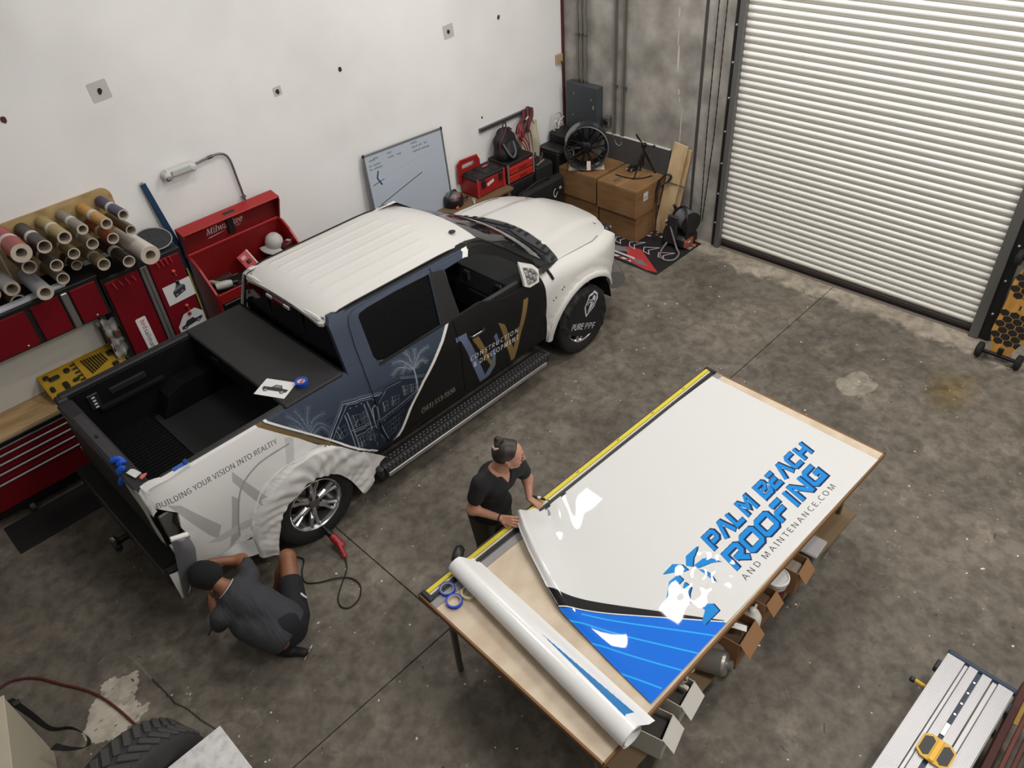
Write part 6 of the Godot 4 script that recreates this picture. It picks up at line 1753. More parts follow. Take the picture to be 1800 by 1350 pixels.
	obj("carcase", bx(Vector3(-7.95, 1.79, 0.21), Vector3(1.90, 0.40, 0.40), 0.004), blackm, h)
	obj("top_ledge", bx(Vector3(-7.95, 1.995, 0.215), Vector3(1.92, 0.02, 0.43), 0.004), blackm, h)
	for d in [[-8.60, -8.10], [-8.02, -7.66], [-7.61, -7.365], [-7.265, -7.03]]:
		obj("door", bx(Vector3((d[0] + d[1]) / 2, 1.785, 0.42), Vector3(d[1] - d[0], 0.35, 0.022), 0.005), redm, h)
	for x in [-7.315, -7.98]: obj("door_pull", bx(Vector3(x if x > -7.5 else -8.06, 1.785, 0.425), Vector3(0.062, 0.36, 0.03), 0.008), silver, h)
	for x in [-7.13, -7.76]: obj("rivet", MB.new().lathe([Vector2(0.008, 0), Vector2(0.006, 0.004), Vector2(0, 0.005)], 8, Transform3D(Basis(Vector3(1, 0, 0), PI / 2), Vector3(x, 1.64, 0.431))), mt(c8(230, 220, 215), 0.3), h)
	var lk := thing("locker_cabinet", "tall red two-door locker with photographs under magnets beside the tool chest", "locker")
	obj("carcase", bx(Vector3(-6.585, 1.44, 0.21), Vector3(0.80, 0.98, 0.40), 0.004), blackm, lk)
	for d in [[-6.965, -6.635], [-6.535, -6.215]]:
		obj("door", bx(Vector3((d[0] + d[1]) / 2, 1.42, 0.42), Vector3(d[1] - d[0], 0.94, 0.022), 0.005), redm, lk)
	obj("door_pull", bx(Vector3(-6.585, 1.42, 0.425), Vector3(0.075, 0.95, 0.026), 0.006), silver, lk)
	obj("pull_groove", bx(Vector3(-6.585, 1.42, 0.4385), Vector3(0.010, 0.93, 0.003)), mt(c8(90, 88, 86), 0.4, 0.6), lk)
	for i in 4:
		obj("magnet_clip", tb([Vector3(-6.90 + i * 0.062, 1.875 - (i % 2) * 0.01, 0.438), Vector3(-6.875 + i * 0.062, 1.79 + (i % 2) * 0.012, 0.436)], [0.011, 0.006], 8), mt(c8(184, 48, 54), 0.35), lk)
		obj("magnet_clip", tb([Vector3(-6.46 + i * 0.046, 1.895, 0.438), Vector3(-6.445 + i * 0.046, 1.82, 0.436)], [0.010, 0.006], 8), mt(c8(184, 48, 54), 0.35), lk)
	obj("strap_edge", bx(Vector3(-6.19, 1.36, 0.42), Vector3(0.012, 0.66, 0.008)), mt(c8(150, 140, 50), 0.6), lk)
	for p in [[-6.33, 1.73], [-6.33, 1.33]]:
		var hk := thing("wall_hook", "orange hook magnet %s on the red locker door" % ["above the upper photograph", "between the two photographs"][0 if p[1] > 1.5 else 1], "hook", Vector3(p[0], p[1], 0.432), 0.0, "hook magnets on the locker")
		obj("base", MB.new().lathe([Vector2(0.018, 0), Vector2(0.018, 0.012), Vector2(0, 0.014)], 14, Transform3D(Basis(Vector3(1, 0, 0), PI / 2), Vector3.ZERO)), mt(c8(204, 78, 54), 0.4), hk)
		obj("hook", tb(curve3(V3([0, 0, 0.01, 0, -0.02, 0.02, 0, -0.035, 0.028, 0, -0.03, 0.04])), 0.006, 8), mt(c8(120, 30, 26), 0.4), hk)
	# photographs and sticker
	var c1 := Cv.new(256, 200, Vector2(0, 0), 256.0, c8(214, 214, 216))
	c1.poly([Vector2(0.30, 0.20), Vector2(0.72, 0.32), Vector2(0.76, 0.52), Vector2(0.70, 0.60), Vector2(0.42, 0.56), Vector2(0.28, 0.44)], c8(52, 53, 56))
	c1.poly([Vector2(0.34, 0.44), Vector2(0.70, 0.54), Vector2(0.66, 0.62), Vector2(0.44, 0.60)], c8(120, 122, 124))
	c1.poly([Vector2(0.40, 0.55), Vector2(0.66, 0.58), Vector2(0.62, 0.68), Vector2(0.46, 0.66)], c8(90, 92, 95))
	c1.poly([Vector2(0.36, 0.28), Vector2(0.44, 0.30), Vector2(0.44, 0.33), Vector2(0.36, 0.31)], c8(190, 190, 190))
	c1.poly([Vector2(0.56, 0.33), Vector2(0.64, 0.35), Vector2(0.64, 0.38), Vector2(0.56, 0.36)], c8(190, 190, 190))
	var ph := thing("photo_print", "upper photograph of a dark vehicle's rear end on the red locker", "photo", Vector3(-6.345, 1.51, 0.434), 0.0, "photographs on the locker")
	var phm := MB.new()
	phm.quad(Vector3(-0.145, -0.11, 0.003), Vector3(0.145, -0.10, 0.003), Vector3(0.14, 0.11, 0.006), Vector3(-0.15, 0.105, 0.006), Vector2(0, 1), Vector2(1, 1), Vector2(1, 0), Vector2(0, 0))
	obj("sheet", phm, mt(Color.WHITE, 0.35, 0.0, {"albedo_texture": c1.tex()}), ph)
	obj("magnet", bx(Vector3(0.01, 0.10, 0.012), Vector3(0.035, 0.05, 0.016), 0.006), mt(c8(26, 22, 22), 0.4), ph)
	var c2 := Cv.new(256, 200, Vector2(0, 0), 256.0, c8(216, 216, 218))
	c2.poly([Vector2(0.10, 0.26), Vector2(0.90, 0.34), Vector2(0.94, 0.46), Vector2(0.66, 0.48), Vector2(0.58, 0.60), Vector2(0.34, 0.58), Vector2(0.26, 0.44), Vector2(0.10, 0.40)], c8(46, 48, 52))
	c2.disc(Vector2(0.24, 0.28), 0.08, 0.08, c8(70, 70, 72)); c2.disc(Vector2(0.76, 0.34), 0.08, 0.08, c8(70, 70, 72))
	c2.disc(Vector2(0.24, 0.28), 0.04, 0.04, c8(160, 160, 160)); c2.disc(Vector2(0.76, 0.34), 0.04, 0.04, c8(160, 160, 160))
	var ph2 := thing("photo_print", "lower photograph of a dark pickup's side on the red locker", "photo", Vector3(-6.345, 1.14, 0.434), 0.0, "photographs on the locker")
	obj("sheet", MB.new().prism(V2([-0.14, -0.10, 0.15, -0.08, 0.15, 0.06, 0.08, 0.13, -0.05, 0.11, -0.14, 0.0]), 0.001, 0.004), mt(c8(214, 214, 216), 0.4), ph2)
	var pm2 := MB.new()
	pm2.quad(Vector3(-0.13, -0.09, 0.005), Vector3(0.14, -0.07, 0.005), Vector3(0.14, 0.06, 0.005), Vector3(-0.12, 0.02, 0.005), Vector2(0.06, 0.9), Vector2(0.98, 0.9), Vector2(0.98, 0.2), Vector2(0.06, 0.3))
	obj("print", pm2, mt(Color.WHITE, 0.35, 0.0, {"albedo_texture": c2.tex()}), ph2)
	obj("magnet", bx(Vector3(0.01, 0.10, 0.012), Vector3(0.035, 0.04, 0.016), 0.006), mt(c8(140, 36, 34), 0.4), ph2)
	var cs := Cv.new(384, 96, Vector2(0, 0), 384.0, c8(222, 222, 222))
	cs.text("bird", Vector2(0.06, 0.075), 0.115, c8(150, 26, 44), 0.0, 1.0, 0.0, 0.008, "Droid Sans", 0.26)
	cs.text("sallmari", Vector2(0.34, 0.075), 0.115, c8(24, 24, 26), 0.0, 1.0, 0.0, 0.006, "Droid Sans", 0.60)
	var stk := thing("sticker", "white bumper sticker with red and black lettering on the red locker", "sticker", Vector3(-6.79, 1.225, 0.4325))
	obj("sheet", MB.new().prism(rrect(-0.052, -0.20, 0.052, 0.20, 0.015), 0, 0.0015, Transform3D(Basis(Vector3(0, 0, 1), 0.03), Vector3.ZERO)), mt(c8(222, 222, 222), 0.4), stk)
	var sq := MB.new()
	sq.quad(Vector3(-0.046, 0.195, 0.003), Vector3(-0.046, -0.195, 0.003), Vector3(0.046, -0.195, 0.003), Vector3(0.046, 0.195, 0.003), Vector2(0, 1), Vector2(1, 1), Vector2(1, 0), Vector2(0, 0))
	obj("lettering", sq, mt(Color.WHITE, 0.4, 0.0, {"albedo_texture": cs.tex()}), stk)
	# bag hanging between the cabinets
	var bag := thing("plastic_bag", "crumpled clear plastic bag of dark parts hanging beside the locker", "bag", Vector3(-7.02, 1.30, 0.22))
	obj("film", MB.new().grid(10, 14, func(a, b): return Vector3(-0.09 + 0.20 * a, -0.28 + 0.48 * b, 0.06 + 0.05 * sin(PI * a) + 0.022 * sin(a * 17.0 + b * 9.0) + 0.018 * sin(b * 23.0 - a * 6.0))), mt(c8(170, 168, 162), 0.2), bag)
	obj("dark_part", tb(curve3(V3([0.02, -0.26, 0.12, 0.07, -0.20, 0.14, 0.09, -0.10, 0.13, 0.03, 0.0, 0.14])), [0.05, 0.05, 0.05, 0.05, 0.05, 0.05, 0.045, 0.045, 0.04, 0.035, 0.03, 0.03, 0.025, 0.025, 0.02, 0.02, 0.018, 0.016, 0.014], 8), mt(c8(40, 36, 34), 0.5), bag)
	obj("brown_part", bx(Vector3(0.0, 0.03, 0.13), Vector3(0.07, 0.09, 0.03), 0.01), mt(c8(98, 70, 58), 0.5), bag)
	var post := thing("cabinet_post", "dark red steel upright between the white back panel and the bag", "post", Vector3(-7.10, 1.24, 0.26))
	obj("upright", bx(Vector3.ZERO, Vector3(0.022, 0.60, 0.04), 0.004), mt(c8(70, 22, 24), 0.5), post)
	obj("foot_plate", bx(Vector3(0, -0.30, 0), Vector3(0.05, 0.012, 0.07), 0.003), mt(c8(50, 20, 22), 0.5), post)
	# bench below
	var b := thing("tool_bench", "red tool bench with wooden top and silver drawer pulls by the wall", "bench")
	var bw := mt(Color.WHITE, 0.6, 0.0, {"albedo_texture": noise_tex(0.01, 4, [[0.0, c8(150, 120, 80)], [0.5, c8(176, 146, 104)], [1.0, c8(194, 166, 124)]], 256, 51), "uv1_triplanar": true, "uv1_scale": Vector3(0.6, 2.0, 2.4)})
	obj("bench_top", bx(Vector3(-7.55, 0.93, 0.245), Vector3(2.65, 0.045, 0.49), 0.006), bw, b)
	obj("top_rail", bx(Vector3(-7.55, 0.885, 0.47), Vector3(2.65, 0.05, 0.05), 0.006), mt(c8(18, 17, 18), 0.4), b)
	obj("carcase", bx(Vector3(-7.55, 0.53, 0.235), Vector3(2.60, 0.68, 0.44), 0.006), mt(c8(86, 12, 24), 0.4), b)
	for i in 5:
		var y0: float = [0.86, 0.785, 0.70, 0.605, 0.50][i]
		var y1: float = [0.79, 0.705, 0.61, 0.505, 0.21][i]
		obj("drawer", bx(Vector3(-7.55, (y0 + y1) / 2, 0.462), Vector3(2.56, y0 - y1 - 0.008, 0.02), 0.004), redm, b)
		obj("drawer_pull", bx(Vector3(-7.55, y0 - 0.012, 0.478), Vector3(2.56, 0.022, 0.022), 0.006), silver, b)
	for x in [-8.42, -6.4]: obj("caster", MB.new().lathe([Vector2(0, -0.025), Vector2(0.05, -0.025), Vector2(0.055, -0.015), Vector2(0.055, 0.015), Vector2(0.05, 0.025), Vector2(0, 0.025)], 18, Transform3D(Basis(Vector3(0, 0, 1), PI / 2), Vector3(x, 0.056, 0.40)), 0, TAU, 2), mt(c8(60, 56, 52), 0.5), b)
	obj("plinth", bx(Vector3(-7.55, 0.15, 0.22), Vector3(2.5, 0.10, 0.40), 0.004), blackm, b)
	var wp := thing("back_panel", "white back panel standing on the wooden bench top", "panel", Vector3(-7.85, 1.27, 0.10))
	obj("panel", bx(Vector3.ZERO, Vector3(1.48, 0.63, 0.016), 0.003), mt(c8(206, 203, 196), 0.5), wp)
	obj("upper_trim", bx(Vector3(0, 0.28, 0.012), Vector3(1.48, 0.06, 0.012), 0.002), mt(c8(150, 144, 136), 0.5), wp)
	# yellow tool case, open
	var yc := thing("tool_case", "open yellow tool case with black tools on the wooden bench", "tool case", Vector3(-7.43, 1.02, 0.235))
	yc.rotation.x = 0.42
	var yel := mt(c8(176, 140, 34), 0.45)
	obj("tray", bx(Vector3(0, 0.018, 0), Vector3(0.74, 0.036, 0.33), 0.012), yel, yc)
	var lip := MB.new()
	for s in [1, -1]:
		lip.box(Vector3(0, 0.04, 0.16 * s), Vector3(0.75, 0.03, 0.014), 0.004)
		lip.box(Vector3(0.368 * s, 0.04, 0), Vector3(0.014, 0.03, 0.33), 0.004)
	lip.box(Vector3(-0.02, 0.04, 0), Vector3(0.014, 0.03, 0.31), 0.003)
	obj("tray_rim", lip, yel, yc)
	var bt := mt(c8(24, 23, 22), 0.5)
	for i in 8: obj("wrench", bx(Vector3(0.05 + i * 0.026, 0.046, -0.02), Vector3(0.012, 0.014, 0.20 - i * 0.012), 0.004, Transform3D(Basis(Vector3.UP, 0.12), Vector3.ZERO)), bt, yc)
	for e in [[-0.25, -0.07, 0.10, 0.05], [-0.20, 0.06, 0.05, 0.09], [-0.12, -0.09, 0.05, 0.06], [-0.10, 0.05, 0.06, 0.04], [0.30, -0.06, 0.07, 0.07], [0.28, 0.08, 0.06, 0.05], [-0.32, 0.04, 0.04, 0.07], [-0.31, -0.11, 0.05, 0.05]]:
		obj("socket_tool", bx(Vector3(e[0], 0.048, e[1]), Vector3(e[2], 0.026, e[3]), 0.012), bt, yc)
	for i in 5: obj("driver_bit", tb([Vector3(-0.07, 0.046, -0.12 + i * 0.05), Vector3(-0.02 + 0.0, 0.046, -0.12 + i * 0.05)], 0.010, 8), bt, yc)
	var fmat := thing("floor_mat", "plain black rubber mat on the floor before the red bench", "mat", Vector3(-7.75, 0.0, 0.66))
	obj("mat", bx(Vector3(0.0, 0.006, 0), Vector3(1.95, 0.012, 0.46), 0.004), mt(c8(18, 17, 17), 0.85), fmat)
	obj("edge_strip", bx(Vector3(0.0, 0.009, 0.215), Vector3(1.95, 0.012, 0.03), 0.004), mt(c8(24, 23, 23), 0.8), fmat)
	# red tool chest with open lid
	var ch := thing("tool_chest", "red steel tool chest with raised lid and white script inside the lid", "tool chest")
	var red2 := mt(c8(158, 24, 26), 0.35, 0.1)
	var red3 := mt(c8(120, 16, 18), 0.4, 0.1)
	var side := V2([0.13, 0.20, 0.13, 1.66, 0.22, 1.655, 0.34, 1.58, 0.56, 1.36, 0.58, 1.30, 0.58, 0.20])
	for x in [-6.045, -4.955]:
		obj("side_panel", MB.new().prism(side, -0.011, 0.011, Transform3D(Basis(Vector3(0, 0, 1), Vector3.UP, Vector3(-1, 0, 0)), Vector3(x, 0, 0))), red2, ch)
	obj("back_panel", bx(Vector3(-5.5, 0.93, 0.13), Vector3(1.09, 1.46, 0.02), 0.002), red3, ch)
	obj("front_rail", bx(Vector3(-5.5, 1.30, 0.575), Vector3(1.09, 0.11, 0.022), 0.004), red2, ch)
	obj("tray_floor", bx(Vector3(-5.5, 1.235, 0.355), Vector3(1.07, 0.02, 0.43), 0.002), mt(c8(24, 23, 23), 0.9), ch)
	obj("hinge_rail", bx(Vector3(-5.5, 1.66, 0.135), Vector3(1.09, 0.03, 0.03), 0.006), red2, ch)
	for i in 5:
		obj("drawer", bx(Vector3(-5.5, 1.17 - i * 0.17, 0.572), Vector3(1.06, 0.155, 0.022), 0.005), mt(c8(22, 21, 22), 0.4), ch)
		obj("drawer_pull", bx(Vector3(-5.5, 1.225 - i * 0.17, 0.588), Vector3(1.04, 0.02, 0.02), 0.005), mt(c8(60, 60, 64), 0.3, 0.6), ch)
	var lidn := obj("lid", bx(Vector3(-5.5, 1.80, 0.105), Vector3(1.12, 0.30, 0.018), 0.003), red3, ch)
	obj("lid_lip", bx(Vector3.ZERO, Vector3(1.13, 0.018, 0.155), 0.004, Transform3D(Basis(Vector3(1, 0, 0), 0.22), Vector3(-5.5, 1.945, 0.18))), red2, lidn)
	for x in [-6.055, -4.945]: obj("lid_side", MB.new().prism(V2([0.10, 1.65, 0.15, 1.65, 0.255, 1.90, 0.25, 1.94, 0.10, 1.955]), -0.008, 0.008, Transform3D(Basis(Vector3(0, 0, 1), Vector3.UP, Vector3(-1, 0, 0)), Vector3(x, 0, 0))), red3, lidn)
	obj("latch_slot", bx(Vector3.ZERO, Vector3(0.13, 0.022, 0.045), 0.004, Transform3D(Basis(Vector3(1, 0, 0), 0.22), Vector3(-5.50, 1.947, 0.185))), mt(c8(20, 18, 18), 0.5), lidn)
	obj("gas_strut", bx(Vector3(-5.50, 1.78, 0.125), Vector3(0.085, 0.17, 0.03), 0.01), mt(c8(24, 20, 20), 0.5), lidn)
	var script := Cv.new(512, 160, Vector2(0, 0), 512.0, c8(120, 16, 18))
	script.text("Milwaukee", Vector2(0.04, 0.11), 0.125, c8(214, 206, 204), 0.0, 1.0, 0.35, 0.006, "Droid Serif", 0.86)
	script.poly([Vector2(0.10, 0.05), Vector2(0.50, 0.075), Vector2(0.34, 0.055), Vector2(0.05, 0.03)], c8(214, 206, 204))
	script.poly([Vector2(0.66, 0.075), Vector2(0.86, 0.07), Vector2(0.80, 0.06)], c8(214, 206, 204))
	var sc := MB.new()
	sc.quad(Vector3(-5.80, 1.72, 0.1155), Vector3(-5.30, 1.72, 0.1155), Vector3(-5.30, 1.88, 0.1155), Vector3(-5.80, 1.88, 0.1155), Vector2(0, 1), Vector2(1, 1), Vector2(1, 0), Vector2(0, 0))
	obj("lid_script", sc, mt(Color.WHITE, 0.4, 0.0, {"albedo_texture": script.tex()}), lidn)
	# what lies in the chest
	var gr := thing("heat_gun", "white and grey heat gun lying in the red tool chest", "heat gun", Vector3(-5.88, 1.30, 0.36), -0.25, "")
	obj("body", tb([Vector3(-0.07, 0.02, 0), Vector3(-0.03, 0.02, 0), Vector3(0.05, 0.02, 0.01), Vector3(0.10, 0.02, 0.015)], [0.036, 0.045, 0.045, 0.034], 14), mt(c8(186, 184, 180), 0.35), gr)
	obj("grip", tb([Vector3(-0.02, 0.03, -0.03), Vector3(-0.08, 0.04, -0.10), Vector3(-0.11, 0.03, -0.13)], [0.024, 0.020, 0.02], 10), mt(c8(170, 168, 160), 0.4), gr)
	obj("nozzle", tb([Vector3(0.10, 0.02, 0.015), Vector3(0.16, 0.02, 0.02)], [0.026, 0.018], 12), mt(c8(60, 58, 56), 0.4, 0.6), gr)
	var coil := thing("coiled_hose", "dark coiled air hose at the left of the tool chest tray", "hose", Vector3(-5.88, 1.275, 0.22))
	var cp := []
	for i in 90: cp.append(Vector3(-0.10 + i * 0.0031, 0.035 + 0.034 * cos(i * 0.75), 0.034 * sin(i * 0.75)))
	obj("coil", tb(cp, 0.007, 6), mt(c8(72, 64, 56), 0.5), coil)
	obj("fitting", tb([Vector3(0.18, 0.035, 0.03), Vector3(0.23, 0.04, 0.05)], 0.012, 8), mt(c8(110, 100, 80), 0.3, 0.8), coil)
	var bc := thing("blister_pack", "red and white blister-packed tool leaning in the chest", "package", Vector3(-5.50, 1.385, 0.30), 0.15)
	obj("card", bx(Vector3.ZERO, Vector3(0.14, 0.26, 0.006), 0.002, Transform3D(Basis(Vector3(1, 0, 0), -0.55) * Basis(Vector3(0, 0, 1), 0.18), Vector3.ZERO)), mt(c8(176, 40, 46), 0.4), bc)
	obj("white_edge", bx(Vector3(0.076, 0, 0.004), Vector3(0.018, 0.26, 0.008), 0.002, Transform3D(Basis(Vector3(1, 0, 0), -0.55) * Basis(Vector3(0, 0, 1), 0.18), Vector3.ZERO)), mt(c8(210, 200, 198), 0.4), bc)
	for e in [[-0.02, 0.08, 0.07, 0.05, c8(214, 150, 150)], [0.01, 0.02, 0.05, 0.04, c8(40, 26, 26)], [-0.03, -0.04, 0.06, 0.03, c8(206, 170, 166)], [0.02, -0.08, 0.05, 0.04, c8(60, 20, 22)]]:
		obj("blister", bx(Vector3(e[0], e[1], 0.012), Vector3(e[2], e[3], 0.02), 0.008, Transform3D(Basis(Vector3(1, 0, 0), -0.55) * Basis(Vector3(0, 0, 1), 0.18), Vector3.ZERO)), mt(e[4], 0.3), bc)
	var hat := thing("baseball_cap", "white baseball cap resting at the back of the red tool chest", "cap", Vector3(-5.13, 1.46, 0.24), 0.2)
	obj("crown", MB.new().lathe([Vector2(0.095, -0.03), Vector2(0.10, 0.0), Vector2(0.092, 0.05), Vector2(0.06, 0.09), Vector2(0.02, 0.105), Vector2(0, 0.107)], 22, Transform3D(Basis(Vector3(1, 0, 0), 0.3), Vector3.ZERO)), mt(c8(196, 192, 188), 0.8), hat)
	obj("brim", MB.new().lathe([Vector2(0.09, -0.03), Vector2(0.165, -0.045), Vector2(0.165, -0.04), Vector2(0.09, -0.024)], 18, Transform3D(Basis(Vector3(1, 0, 0), 0.3), Vector3.ZERO), 1.6, 3.6), mt(c8(186, 182, 178), 0.8), hat)
	obj("button", MB.new().lathe([Vector2(0.012, 0.104), Vector2(0.008, 0.114), Vector2(0, 0.116)], 10, Transform3D(Basis(Vector3(1, 0, 0), 0.3), Vector3.ZERO)), mt(c8(180, 176, 172), 0.8), hat)
	var dark := mt(c8(26, 24, 24), 0.55)
	for e in [[-5.34, 1.29, 0.32, 0.16, "black impact tool heaped in the middle of the tool chest"], [-5.20, 1.32, 0.36, 0.13, "black tool with dark red body below the white cap"], [-5.66, 1.27, 0.42, 0.10, "small black pliers lying before the blister pack"]]:
		var o := thing("hand_tool", e[4], "tool", Vector3(e[0], e[1], e[2]), rng.randf_range(-0.5, 0.5), "tools in the red chest")
		obj("body", tb([Vector3(-e[3], 0, 0), Vector3(-e[3] * 0.4, 0.015, 0), Vector3(e[3] * 0.5, 0.0, 0.02), Vector3(e[3], -0.01, 0.03)], [0.024, 0.036, 0.034, 0.02], 10), dark, o)
		obj("grip", tb([Vector3(0, 0, 0), Vector3(0.03, -0.01, 0.10)], [0.022, 0.018], 10), mt(c8(92, 24, 26), 0.5) if e[0] == -5.20 else dark, o)
		obj("bright_tip", tb([Vector3(-e[3] - 0.02, 0, 0), Vector3(-e[3], 0, 0)], 0.010, 8), mt(c8(176, 176, 172), 0.3, 0.8), o)
	var bs := thing("battery_pack", "red and white battery box beside the white cap in the chest", "battery", Vector3(-5.03, 1.42, 0.34), 0.3)
	obj("case", bx(Vector3.ZERO, Vector3(0.12, 0.08, 0.10), 0.01), mt(c8(92, 26, 30), 0.4), bs)
	obj("label", bx(Vector3(0.03, 0.042, 0), Vector3(0.04, 0.003, 0.06), 0.001), mt(c8(200, 196, 190), 0.5), bs)
	# blue straight edge, pale strip behind it, wall box with bent conduit
	var be := thing("straight_edge", "long dark blue straight edge leaning on the white wall", "straight edge", Vector3(-6.07, 0, 0))
	var e0 := Vector3(-0.10, 2.475, 0.03)
	var e1 := Vector3(0.06, 1.30, 0.10)
	var EX := frame(Vector3(1, 0.14, 0), (e0 - e1).normalized(), (e0 + e1) / 2)
	obj("bar", bx(Vector3.ZERO, Vector3(0.056, (e0 - e1).length(), 0.014), 0.003, EX), mt(c8(20, 58, 88), 0.4, 0.3), be)
	obj("end_tab", bx(Vector3(-0.006, (e0 - e1).length() / 2 + 0.01, 0), Vector3(0.03, 0.02, 0.012), 0.002, EX), mt(c8(150, 150, 150), 0.4, 0.5), be)
	var ps := thing("pale_strip", "narrow pale grey strip leaning on the wall beside the blue straight edge", "strip", Vector3(-6.13, 0, 0))
	obj("bar", bx(Vector3.ZERO, Vector3(0.03, 1.0, 0.012), 0.002, Transform3D(Basis(Vector3(0, 0, 1), 0.10), Vector3(0.0, 1.90, 0.02))), mt(c8(178, 178, 180), 0.5), ps)
	obj("groove", bx(Vector3(0, 0, 0.007), Vector3(0.006, 0.98, 0.002), 0.0, Transform3D(Basis(Vector3(0, 0, 1), 0.10), Vector3(0.0, 1.90, 0.02))), mt(c8(140, 140, 142), 0.5), ps)
	var wlp := thing("emergency_lamp", "pale grey wall lamp with side knobs above the tool chest", "lamp", Vector3(-5.80, 2.49, 0.0))
	var lg := mt(c8(196, 198, 194), 0.45)
	obj("body", bx(Vector3(0, 0, 0.05), Vector3(0.30, 0.085, 0.09), 0.02), lg, wlp)
	obj("cover", bx(Vector3(0.005, 0.005, 0.10), Vector3(0.20, 0.06, 0.02), 0.008), mt(c8(182, 186, 182), 0.45), wlp)
	for s in [-1, 1]: obj("knob", MB.new().lathe([Vector2(0.042, 0), Vector2(0.045, 0.05), Vector2(0.035, 0.075), Vector2(0.02, 0.085), Vector2(0, 0.087)], 18, Transform3D(Basis(Vector3(1, 0, 0), PI / 2), Vector3(0.135 * s, -0.012, 0.02)), 0, TAU, 2), lg, wlp)
	obj("lens", MB.new().lathe([Vector2(0.03, 0), Vector2(0.03, 0.01), Vector2(0, 0.014)], 16, Transform3D(Basis(Vector3(1, 0, 0), PI / 2 + 0.4), Vector3(-0.135, -0.03, 0.09))), mt(c8(120, 118, 116), 0.2), wlp)
	var cd := thing("conduit", "grey bent conduit running from the wall lamp down behind the tool chest", "conduit")
	obj("pipe", tb(curve3(V3([-5.64, 2.48, 0.035, -5.50, 2.495, 0.035, -5.37, 2.50, 0.035, -5.29, 2.47, 0.035, -5.25, 2.39, 0.035, -5.235, 2.2, 0.035, -5.22, 1.95, 0.035, -5.21, 1.6, 0.035])), 0.012, 8), mt(c8(112, 112, 112), 0.4, 0.6), cd)
	obj("coupling", tb([Vector3(-5.47, 2.497, 0.035), Vector3(-5.42, 2.498, 0.035)], 0.018, 8), mt(c8(90, 90, 90), 0.4, 0.6), cd)
	obj("pipe_clip", bx(Vector3(-5.22, 1.98, 0.03), Vector3(0.05, 0.02, 0.03), 0.004), mt(c8(120, 120, 120), 0.4, 0.6), cd)
	# whiteboard leaning on the wall
	var wcv := Cv.new(1024, 957, Vector2(0, -0.316), 800.0, c8(172, 181, 194))
	var ink := c8(52, 84, 78)
	var scrawl := func(x: float, y: float, w: float, hh: float, c: Color):
		var pts := []
		var n := int(w / 0.008)
		for i in n: pts.append(Vector2(x + w * i / n, y + hh * (0.5 + 0.5 * sin(i * 2.1 + x * 40.0)) * (0.5 + 0.5 * absf(sin(i * 0.7 + y * 30.0)))))
		wcv.line(pts, 0.0055, c)
	for e in [[0.07, 0.80, 0.09], [0.13, 0.81, 0.09], [0.05, 0.735, 0.05], [0.12, 0.735, 0.12], [0.05, 0.69, 0.05], [0.12, 0.69, 0.14], [0.36, 0.815, 0.08], [0.36, 0.76, 0.11], [0.50, 0.76, 0.08], [0.75, 0.83, 0.11], [0.76, 0.775, 0.10], [0.87, 0.775, 0.07], [0.96, 0.78, 0.06], [0.76, 0.72, 0.14], [0.91, 0.72, 0.14]]:
		scrawl.call(e[0], e[1], e[2], 0.028, ink)
	wcv.line([Vector2(0.06, 0.50), Vector2(0.24, 0.535)], 0.009, c8(40, 46, 54))
	wcv.line([Vector2(0.17, 0.65), Vector2(0.14, 0.58), Vector2(0.15, 0.55), Vector2(0.19, 0.48)], 0.020, c8(18, 34, 92))
	wcv.line([Vector2(0.12, 0.23), Vector2(0.85, 0.43)], 0.010, c8(30, 40, 50))
	for i in 5: wcv.line([Vector2(0.3 + i * 0.1, 0.55 + i * 0.02), Vector2(0.55 + i * 0.12, 0.60 + i * 0.012)], 0.004, c8(160, 169, 183))
	var wbd := thing("whiteboard", "large whiteboard with handwritten notes standing on the floor against the wall", "whiteboard")
	var WX := frame(Vector3(1, -0.04, 0.0), Vector3(0, 1, -0.10), Vector3(-3.07, 1.28, 0.11))
	obj("panel", bx(Vector3.ZERO, Vector3(1.25, 1.18, 0.014), 0.002, WX), mt(c8(150, 158, 170), 0.3), wbd)
	var wq := MB.new()
	wq.quad(WX * Vector3(-0.61, -0.57, 0.009), WX * Vector3(0.61, -0.57, 0.009), WX * Vector3(0.61, 0.57, 0.009), WX * Vector3(-0.61, 0.57, 0.009), Vector2(0, 1), Vector2(1, 1), Vector2(1, 0), Vector2(0, 0))
	obj("writing_surface", wq, mt(Color.WHITE, 0.2, 0.0, {"albedo_texture": wcv.tex()}), wbd)
	var alum := mt(c8(128, 130, 132), 0.35, 0.6)
	for s in [1, -1]:
		obj("frame_rail", bx(Vector3(0, 0.58 * s, 0.006), Vector3(1.25, 0.024, 0.024), 0.005, WX), alum, wbd)
		obj("frame_stile", bx(Vector3(0.615 * s, 0, 0.006), Vector3(0.026, 1.16, 0.024), 0.005, WX), alum, wbd)
		obj("corner_cap", bx(Vector3(0.615 * s, 0.58, 0.008), Vector3(0.045, 0.045, 0.03), 0.014, WX), mt(c8(40, 42, 46), 0.5), wbd)
		obj("stand_leg", bx(Vector3(0.5 * s, -0.90, 0.0), Vector3(0.03, 0.72, 0.02), 0.004, WX), alum, wbd)

